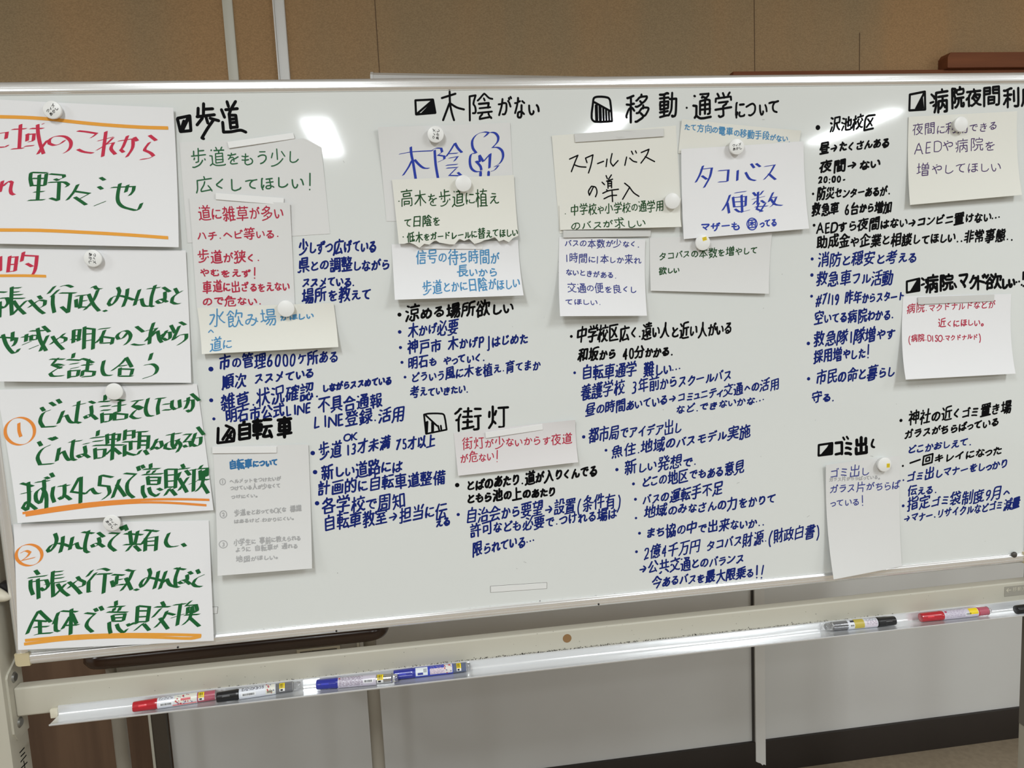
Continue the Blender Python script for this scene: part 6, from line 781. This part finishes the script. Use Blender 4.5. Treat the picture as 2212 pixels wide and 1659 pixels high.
kn = done('clamp_lever', bm, CREAM, wb, True)
boxo('lever_seat', (-.9208, -.9085, .004, .022, -.345, -.315), BLACK, kn, .002)
# blob of putty in the lower right corner, dark line
bm = bmesh.new(); bmesh.ops.create_uvsphere(bm, u_segments=16, v_segments=10, radius=.0058)
for v in bm.verts: v.co = V(.8642+v.co.x, -.004+v.co.y*.7, -.4325+v.co.z)
o = done('corner_magnet', bm, mat('dark_grey_rubber', (.06, .052, .045), .5), None, True); tag(o, 'small dark grey round magnet in the lower right corner of the whiteboard', 'magnet')
# faint scuffs and specks on the board
k = Ink(lambda x, z: -.00016); rnd = random.Random(11)
for i in range(110):
    x, z = rnd.uniform(-.86, .87), rnd.uniform(-.42, .42)
    if rnd.random() < .3: k.stroke([(x, z), (x+rnd.uniform(-.006, .006), z+rnd.uniform(-.003, .004))], .00022, sub=False)
    else: k.disc((x, z), rnd.uniform(.0003, .0007), 6)
for x, z in ((-.0516, -.4312), (-.6575, -.4480), (-.4020, -.4490), (.0935, -.4435)): k.disc((x, z), .0014, 8)
for i in range(160): k.disc((rnd.uniform(-.88, .88), -.4318+abs(rnd.gauss(0, .0006))), rnd.uniform(.0002, .0005), 5)
o = k.build('scuffs', mat('grey_scuff', (.26, .26, .26), .7), wb); o['kind'] = 'stuff'
# ------------------------------------------------------------------ sheets of paper
PW = {'w': (.80, .80, .81), 'g': (.71, .71, .70), 'y': (.765, .76, .70), 'p': (.71, .69, .69)}
def pmat(t): return mat('paper_'+t, PW[t], .75, spec=.2, bump=((30, 30, 30), .08, .002))
PINFO = {
 'S1': ('white sheet with red and green lettering between two orange lines, top of left column', 'sheet'),
 'S2': ('large white sheet with a red underlined heading over three lines of green lettering', 'sheet'),
 'S3': ('large white sheet with green lettering beside an orange circled 1', 'sheet'),
 'S4': ('large white sheet with green lettering beside an orange circled 2', 'sheet'),
 'N1': ('off-white sheet with one cut corner and two lines of thin green writing', 'note'),
 'N2': ('tall pale note filled with six lines of red writing', 'note'),
 'N3': ('wide cream note with light blue writing, just below the six lines of red writing', 'note'),
 'N4': ('tall pale grey note with a blue title over faint pencil lines numbered 1 to 3', 'note'),
 'N5': ('white sheet with two big blue characters and a drawing of a tree', 'sheet'),
 'N6': ('cream note with a torn lower edge and green writing, below the tree drawing', 'note'),
 'N7': ('white note with light blue writing, hanging below the torn cream note', 'note'),
 'N8': ('cream sheet with two lines of large black writing under a grey metal strip', 'sheet'),
 'N9': ('cream slip with small dark green writing, on the foot of the black-lettered cream sheet', 'note'),
 'N10': ('square white note with five lines of small blue ballpoint writing', 'note'),
 'N11': ('tilted cream slip with one light blue line, tucked behind the big blue marker letters', 'note'),
 'N12': ('white sheet with big blue marker letters on two lines and a circled character below', 'sheet'),
 'N13': ('pale grey note with dark green writing under the sheet with big blue marker letters', 'note'),
 'N14': ('wide pale note with two lines of red writing in the middle of the board', 'note'),
 'N15': ('cream sheet with three lines of thin purple writing, upper right of the board', 'sheet'),
 'N16': ('white note with three short lines of small red writing near the right edge', 'note'),
 'N17': ('tall pale sheet with blue ballpoint writing, hanging over the lower frame at the right', 'sheet')}
SURF = {}
def make_surf(b, layer, lift, bulge, pw):
    tl, tr, br, bl = [(x/10000, z/10000) for x, z in b]
    L0, L1, L2, L3 = lift
    def sy(u, v):
        u = min(max(u, 0), 1); v = min(max(v, 0), 1)
        return .0006+.0009*layer+.001*((L0*(1-u)+L1*u)*v**pw+(L2*(1-u)**3+L3*u**3)*(1-v)**3+bulge*4*u*(1-u)*v*.3)
    def pt(u, v):
        f = lambda i: (tl[i]*(1-u)+tr[i]*u)*(1-v)+(bl[i]*(1-u)+br[i]*u)*v
        return f(0), f(1)
    def inv(x, z):
        u = v = .5
        for _ in range(6):
            px, pz = pt(u, v); fx, fz = px-x, pz-z
            ax, az = (tr[0]-tl[0])*(1-v)+(br[0]-bl[0])*v, (tr[1]-tl[1])*(1-v)+(br[1]-bl[1])*v
            bx, bz = (bl[0]-tl[0])*(1-u)+(br[0]-tr[0])*u, (bl[1]-tl[1])*(1-u)+(br[1]-tr[1])*u
            det = ax*bz-bx*az; du = (fx*bz-bx*fz)/det; dv = (ax*fz-fx*az)/det; u -= du; v -= dv
        return u, v
    return pt, sy, (lambda x, z: -sy(*inv(x, z)))
for kname, (b, layer, lift, bulge, tint, ex) in PAPERS.items():
    pt, sy, sf = make_surf(b, layer, lift, bulge, 1.0 if kname == 'S4' else 2.5); SURF[kname] = sf
    bm = bmesh.new(); NU, NV = 24, 28; rnd = random.Random(3)
    gv = []
    torn = [(.0 if 'torn' not in ex else .004*math.sin(i*1.1)+.003*math.sin(i*2.7+1)) for i in range(NU+1)]
    for j in range(NV+1):
        row = []
        for i in range(NU+1):
            u, v = i/NU, j/NV; x, z = pt(u, v)
            if j == NV: z += torn[i]
            if 'cut' in ex and j == 0 and i == NU: pass
            row.append(bm.verts.new(V(x, -sy(u, v), z)))
        gv.append(row)
    for j in range(NV):
        for i in range(NU): bm.faces.new((gv[j][i], gv[j+1][i], gv[j+1][i+1], gv[j][i+1]))
    if 'cut' in ex:
        ax, az, bx, bz = [c/10000 for c in ex['cut']]
        n = Vector((bz-az, 0, -(bx-ax))); n = -n if n.x+n.z < 0 else n
        bmesh.ops.bisect_plane(bm, geom=bm.verts[:]+bm.edges[:]+bm.faces[:], plane_co=V(ax, 0, az), plane_no=n, clear_outer=True)
    nm = 'paper_sheet' if PINFO[kname][1] == 'sheet' else 'paper_note'
    o = done(nm, bm, pmat(tint), None, False, recalc=False)
    sm = o.modifiers.new('thickness', 'SOLIDIFY'); sm.thickness = .00022; sm.offset = -1
    grp = 'large lettered sheets in the left column' if kname[0] == 'S' else 'handwritten notes pinned across the board'
    tag(o, *PINFO[kname], group=grp); PAPERS[kname] = o
# ------------------------------------------------------------------ writing
CNAME = {'red': 'red brush lettering', 'green': 'green brush lettering', 'orange': 'orange marker line', 'orange2': 'orange marker', 'pencil': 'faint grey pencil writing', 'black': 'black marker writing', 'blue': 'blue marker writing', 'lblue': 'light blue writing', 'mblue': 'blue felt-pen title', 'green2': 'green writing', 'red2': 'red writing', 'blue2': 'blue marker lettering', 'dgreen': 'dark green writing', 'vblue': 'blue ballpoint writing', 'purple': 'purple writing'}
cnt = {}
for tgt, part, col, items in WRITING:
    n = cnt[tgt] = cnt.get(tgt, 0)+1
    if tgt == 'board': sf = lambda x, z: -.00022
    else: sf = (lambda f, n: (lambda x, z: f(x, z)-.00022-.00003*n))(SURF[tgt], n)
    k = Ink(sf); write(k, items, tgt == 'board')
    o = k.build({'heading': 'board_heading', 'note': 'board_writing'}.get(part, part), ink(col), wb if tgt == 'board' else PAPERS[tgt])
    o['label'] = CNAME[col]
# ------------------------------------------------------------------ strip magnets
SMAT = {'w': mat('white_magnet_sheet', (.80, .80, .79), .45), 'g': mat('grey_white_magnet_sheet', (.62, .62, .60), .45), 'b': mat('plain_white_magnet_sheet', (.76, .765, .75), .4),
        'm': mat('scuffed_grey_magnet', (.62, .62, .60), .4, noise=((14, 14, 60), (.30, .30, .29), .52, .72, 4))}
SINFO = {'a': 'white strip magnet, tilted, at the top of the sheet with the cut corner', 'b': 'white strip magnet above the six lines of red writing', 'c': 'white strip magnet above the blue-titled pencil note', 'd': 'white strip magnet half under the torn cream note',
         'e': 'scuffed grey strip magnet above the large black writing', 'f': 'greyish strip magnet above the square white note with blue ballpoint writing', 'g': 'white strip magnet on the red note in the middle of the board', 'h': 'greyish strip magnet on the small red writing near the right edge',
         'i': 'bare white strip magnet holding nothing, near the lower frame', 'j': 'white strip magnet mostly hidden behind the sheet with circled 2'}
for kk, c, tone, L in STRIPS:
    y = .0006+.0009*L+.0006 if tone != 'b' else 0
    if kk == 'j': y = 0
    bm = bmesh.new(); th = .0014 if tone != 'b' else .0009
    P = [(x/10000, z/10000) for x, z in c]
    loft(bm, [[V(x, -y-th, z) for x, z in P], [V(x, -y, z) for x, z in P]])
    bmesh.ops.bevel(bm, geom=[e for e in bm.edges], offset=.0003, segments=1, affect='EDGES')
    o = done('strip_magnet', bm, SMAT[tone]); tag(o, SINFO[kk], 'magnet', 'strip magnets on the whiteboard')
    if tone == 'b':
        k = Ink(lambda x, z: -.00012)
        for a, q in zip(P, P[1:]+P[:1]): k.stroke([a, q], .0006, sub=False)
        k.build('dirt_outline', mat('grey_dirt', (.16, .15, .13), .8), o)
# ------------------------------------------------------------------ round magnets
MINFO = {'a': 'white round magnet with small print at the top of the left column of sheets', 'b': 'white round magnet with small print, right of the red underlined heading', 'c': 'plain white round magnet between the second and third sheets of the left column',
         'd': 'white round magnet with small print on the sheet with circled 2', 'e': 'plain white round magnet on the wide cream note with light blue writing', 'f': 'white round magnet with small print beside the tree drawing', 'g': 'plain white round magnet at the top of the torn cream note',
         'h': 'plain white round magnet at the right end of the cream slip with green writing', 'i': 'white round magnet with small print above the big blue marker letters', 'j': 'white round magnet with a yellow sticker below the big blue marker letters',
         'k': 'plain white round magnet covering part of the purple writing', 'l': 'white round magnet with a yellow sticker on the tall sheet hanging over the lower frame'}
MW = mat('white_magnet_plastic', (.82, .82, .80), .38)
YEL = mat('yellow_sticker', (.80, .60, .01), .5)
for kk, x, z, Y, tgt, rot, stk in MAGNETS:
    x, z, Y = x/10000, z/10000, Y/10000; R = .0132
    o = bpy.data.objects.new('t', None)
    bm = bmesh.new(); rings = []
    for r, d in ((.0108, .0), (.0112, .0004), (.0128, .0068), (.0132, .0078), (.0132, .0091), (.0129, .0097), (.0123, .0100)):
        rings.append([V(x+r*math.cos(2*math.pi*i/40), Y-d, z+r*math.sin(2*math.pi*i/40)) for i in range(40)])
    loft(bm, rings); bpy.data.objects.remove(o)
    o = done('round_magnet', bm, MW, None, True); tag(o, MINFO[kk], 'magnet', 'white round magnets on the whiteboard')
    if rot is not None:
        k = Ink(lambda a, b: Y-.01012); a = math.radians(rot); c, s = math.cos(a), math.sin(a)
        tmp = Ink(lambda a, b: 0)
        write(tmp, [('L', 'ウィズ', -82, 30, 82, 30, 56, 6), ('L', 'あかし', -82, -30, 82, -30, 56, 7)], False)
        k.v = [V(x+v.x*c-(v.z-H0)*s, Y-.01012+v.y, z+v.x*s+(v.z-H0)*c) for v in tmp.v]; k.f = tmp.f
        k.build('printed_lettering', ink('black'), o)
    if stk:
        sx, sz = (.003, .0062) if stk == 1 else (.0065, -.0018)
        bm = bmesh.new(); a = .25 if stk == 1 else -.25; c, s = math.cos(a), math.sin(a)
        q = [(x+sx+u*c-v*s, z+sz+u*s+v*c) for u, v in ((-.0038, -.003), (.0038, -.003), (.0038, .003), (-.0038, .003))]
        if stk == 2: q = [(x+sx+v, z+sz+u) for u, v in ((-.0038, -.003), (-.0038, .003), (.0038, .003), (.0038, -.003))]
        loft(bm, [[V(a_, Y-.0103, b_) for a_, b_ in q], [V(a_, Y-.0100, b_) for a_, b_ in q]])
        st = done('price_sticker', bm, YEL, o); st['label'] = 'small yellow sticker'
        k = Ink(lambda a, b: Y-.01042)
        for t in (-.0012, .0012): k.stroke([(x+sx-.0024, z+sz+t), (x+sx+.0024, z+sz+t+.0004)], .0003, sub=False)
        k.build('sticker_print', mat('brown_print', (.25, .15, .01), .6), st)
# ------------------------------------------------------------------ whiteboard markers in the tray
CLEAR = mat('clear_plastic', (.92, .92, .92), .08, trans=.9)
def pl(n, c, r=.25): return mat(n, c, r, coat=.5)
CAPC = {'red': pl('red_marker_plastic', (.45, .012, .022)), 'black': BLACK, 'blue': pl('blue_marker_plastic', (.022, .03, .30))}
WIN = {'red': mat('pink_ink_window', (.55, .13, .18), .15, trans=.25), 'black': mat('grey_ink_window', (.22, .22, .23), .12, .4), 'blue': mat('slate_ink_window', (.16, .19, .29), .12, .3), 'silver': mat('silver_window', (.55, .55, .55), .12, .85)}
LAB = {'white': mat('white_label', (.68, .70, .75), .3, coat=.4), 'lav': mat('lavender_label', (.58, .54, .62), .3, coat=.4), 'blue': mat('blue_label', (.035, .06, .45), .3, coat=.4)}
def marker(key, cap, label, lab, win, spec):
    ax, ay, bx, by = [v/10000 for v in MARKERS[key]]; ay = min(ay, -.0142); by = min(by, -.0142)
    d = Vector((bx-ax, by-ay, 0)); L = d.length; R = .0085; ang = math.atan2(d.y, d.x)
    zc = -.5325+.0010  # lowest skin of the barrel rests on the sloping tray floor
    def axis_z(y): return -.5396+(-.010-y)*.205+R*1.03
    t = bpy.data.objects.new('whiteboard_marker', None); COL.objects.link(t); t.location = V(ax, ay, axis_z(ay)); t.rotation_euler = (0, -math.atan2(axis_z(by)-axis_z(ay), L), ang)
    tag(t, label, 'marker', 'whiteboard markers lying in the pen tray')
    flip = -1 if math.cos(ang) < 0 else 1
    th0 = math.radians(28)
    def sec(x, r, n=32, th=0): return [Vector((x*L, r*math.cos(2*math.pi*i/n+th), r*math.sin(2*math.pi*i/n+th))) for i in range(n)]
    def local(name, rings, m, par=None):
        bm = bmesh.new(); loft(bm, rings); o = done(name, bm, m, None, True); o.parent = par or t; return o
    def patch(name, x0, x1, a0, a1, m, par, dr=.00012, n=10, r=None):
        r = (r or R)+dr; bm = bmesh.new(); vs = []
        for i in range(n+1):
            th = th0+math.radians(a0+(a1-a0)*i/n)
            vs.append([bm.verts.new(Vector((x*L, -flip*r*math.cos(th), r*math.sin(th)))) for x in (x0, x1)])
        for i in range(n): bm.faces.new((vs[i][0], vs[i][1], vs[i+1][1], vs[i+1][0]))
        o = done(name, bm, m, None, True); o.parent = par; return o
    c0, l0, l1, w1 = spec['c'], spec['l0'], spec['l1'], spec['w1']
    oc = 16
    cp = local('cap', [sec(0, R*.70, oc), sec(.004, R*.90, oc), sec(.02, R*.95, oc), sec(c0-.03, R*1.0, oc), sec(c0-.025, R*1.02, 32 if 0 else oc), sec(c0, R*1.03, oc)], CAPC[cap]); cp['label'] = cap+' cap'
    patch('cap_pale_patch', .07, .16, -12, 8, mat('cap_gloss_'+cap, tuple(min(1, a*1.6+.02) for a in CAPC[cap].node_tree.nodes['Principled BSDF'].inputs[0].default_value[:3]), .12, coat=1), cp, .0002, r=R*.975)  # small patch, a paler and glossier version of the cap colour
    local('collar', [sec(c0, R*.96), sec(l0, R*.96)], CAPC[cap] if cap != 'black' else BLACK)
    lb = local('label_wrap', [sec(l0, R*.97), sec(l0+.002, R), sec(l1-.002, R), sec(l1, R*.97)], LAB[lab])
    wn = local('ink_window', [sec(l1, R*.94), sec(l1+.01, R*.93), sec(w1, R*.90)], WIN[win])
    local('end_plug', [sec(w1, R*.90), sec(w1+.004, R*.95), sec(w1+.012, R*.80), sec(.985, R*.72), sec(1, R*.60)], CLEAR)
    y0, y1 = spec['y']
    ys = patch('yellow_sticker', y0, y1, -8, 62, YEL, wn, .0002, r=R*.95); patch('sticker_foot', y0, y1, -42, -8, mat('sticker_white', (.75, .75, .74), .4), wn, .0002, r=R*.95)
    for j, (u0, u1) in enumerate(((.12, .2), (.32, .45), (.6, .7))): patch('sticker_print', y0+(y1-y0)*u0, y0+(y1-y0)*u1, 0, 50, BLACK, ys, .0003, r=R*.95)
    patch('sticker_print', y0+.012, y0+(y1-y0)*.62, -34, -14, BLACK, ys, .0003, r=R*.95)
    rnd = random.Random(hash_str(key))
    if 'bar' in spec:
        b0, b1, ba = spec['bar']; x = b0; patch('barcode_panel', b0-.015, b1+.015, ba-20, ba+16, mat('barcode_white', (.78, .79, .80), .35), lb, .00014)
        bm = bmesh.new()
        while x < b1:
            wd = rnd.choice((.003, .004, .007)); vs = []
            for i in range(5):
                th = th0+math.radians(ba-12+22*i/4); vs.append([bm.verts.new(Vector((xx*L, -flip*(R+.0003)*math.cos(th), (R+.0003)*math.sin(th)))) for xx in (x, x+wd)])
            for i in range(4): bm.faces.new((vs[i][0], vs[i][1], vs[i+1][1], vs[i+1][0]))
            x += wd+rnd.choice((.003, .005))
        o = done('barcode', bm, BLACK, None); o.parent = lb
    for (u0, u1, a0, a1, colr) in spec.get('pat', ()): patch('printed_panel', u0, u1, a0, a1, mat('print_%d_%d_%d' % tuple(int(c*99) for c in colr), colr, .35), lb, .00022)
    lines = spec.get('lines')
    if lines:
        u0, u1, a0, a1, nl, colr = lines; bm = bmesh.new()
        for q in range(nl):
            aa = a0+(a1-a0)*q/max(1, nl-1); x = u0
            while x < u1-.01:
                wd = rnd.uniform(.008, .03); vs = []
                for i in range(2):
                    th = th0+math.radians(aa+4.5*i); vs.append([bm.verts.new(Vector((xx*L, -flip*(R+.0004)*math.cos(th), (R+.0004)*math.sin(th)))) for xx in (x, min(u1, x+wd))])
                bm.faces.new((vs[0][0], vs[0][1], vs[1][1], vs[1][0])); x += wd+rnd.uniform(.004, .03)
        o = done('small_print', bm, mat('print_ink_%d_%d' % (int(colr[0]*99), int(colr[2]*99)), colr, .4), None); o.parent = lb
    nd = spec.get('dots', 0)
    if nd:
        u0, u1 = spec['du']; bm = bmesh.new(); bm2 = bmesh.new()
        for q in range(nd):
            u, aa = rnd.uniform(u0, u1), rnd.uniform(-42, 62); B = bm if q % 2 else bm2; rr = rnd.uniform(.005, .011); n = 8 if q % 2 else 3
            vs = []
            for i in range(n):
                ph = 2*math.pi*i/n+q; th = th0+math.radians(aa+math.degrees(rr*L*math.sin(ph)/R)); vs.append(B.verts.new(Vector(((u+rr*math.cos(ph))*L, -flip*(R+.0005)*math.cos(th), (R+.0005)*math.sin(th)))))
            B.faces.new(vs)
        o = done('red_dots', bm, mat('print_red', (.5, .04, .06), .4), None); o.parent = lb
        o = done('navy_triangles', bm2, mat('print_navy', (.05, .07, .25), .4), None); o.parent = lb
    for (u, r0) in spec.get('rings', ()): 
        o = local('ring', [sec(u, R*.95), sec(u+.002, R*1.0), sec(u+r0, R*1.0), sec(u+r0+.002, R*.95)], CAPC[cap]); o.parent = lb
GREYP = (.05, .05, .07)
marker('P1', 'red', 'red-capped marker, leftmost in the pen tray', 'white', 'red', dict(c=.25, l0=.27, l1=.71, w1=.91, y=(.725, .79), bar=(.31, .43, -22), dots=26, du=(.46, .66), pat=((.46, .70, -30, 66, (.70, .69, .60)), (.53, .64, -8, 16, (.55, .06, .07)), (.44, .705, -62, -42, (.75, .25, .25))), lines=(.29, .45, 30, 55, 3, GREYP)))
marker('P2', 'black', 'black-capped marker beside the leftmost red one, barcode facing up', 'white', 'black', dict(c=.25, l0=.265, l1=.70, w1=.90, y=(.745, .81), bar=(.31, .45, -16), dots=14, du=(.59, .68), pat=((.58, .69, -50, 66, (.70, .69, .60)), (.595, .66, -34, -8, (.22, .2, .15))), lines=(.30, .56, 24, 58, 5, GREYP)))
marker('P3', 'blue', 'blue-capped marker with a lavender label and silver window, third from the left', 'lav', 'silver', dict(c=.25, l0=.27, l1=.74, w1=.925, y=(.755, .83), bar=(.60, .69, -6), lines=(.29, .58, -40, 60, 11, (.30, .24, .30)), pat=((.28, .30, 36, 56, (.5, .04, .06)),)))
marker('P4', 'blue', 'blue-capped marker with a blue label, its cap touching the silver-windowed one', 'blue', 'blue', dict(c=.25, l0=.275, l1=.77, w1=.94, y=(.815, .875), dots=12, du=(.66, .75), pat=((.285, .44, -44, 56, (.72, .76, .78)), (.47, .66, -44, 22, (.66, .56, .62)), (.655, .76, -44, 64, (.70, .66, .62)), (.31, .38, -34, -8, (.03, .04, .28)), (.385, .43, -10, 30, (.35, .37, .38))), lines=(.48, .65, -36, 50, 8, (.35, .28, .4))))
marker('P5', 'black', 'black-capped marker with a yellow band, its cap pointing right in the tray', 'white', 'black', dict(c=.26, l0=.275, l1=.70, w1=.90, y=(.66, .69), bar=(.62, .67, -14), pat=((.47, .61, -60, 80, (.50, .40, .07)), (.61, .665, 26, 54, (.03, .03, .04)), (.285, .46, 30, 66, (.60, .62, .66)), (.285, .46, -58, 24, (.66, .60, .66))), lines=(.29, .45, -20, 60, 7, (.25, .2, .26))))
marker('P6', 'red', 'red-capped marker with a lavender label and a yellow sticker, right end of the tray', 'lav', 'red', dict(c=.29, l0=.31, l1=.80, w1=.955, y=(.69, .79), bar=(.62, .68, -14), lines=(.33, .62, -36, 60, 6, (.35, .30, .40)), pat=((.325, .355, 24, 48, (.45, .02, .08)), (.665, .79, -24, 56, (.80, .60, .01)),), rings=((.80, .012),)))
marker('P7', 'black', 'black marker cap poking in at the right edge of the tray', 'white', 'black', dict(c=.25, l0=.265, l1=.70, w1=.90, y=(.745, .81)))
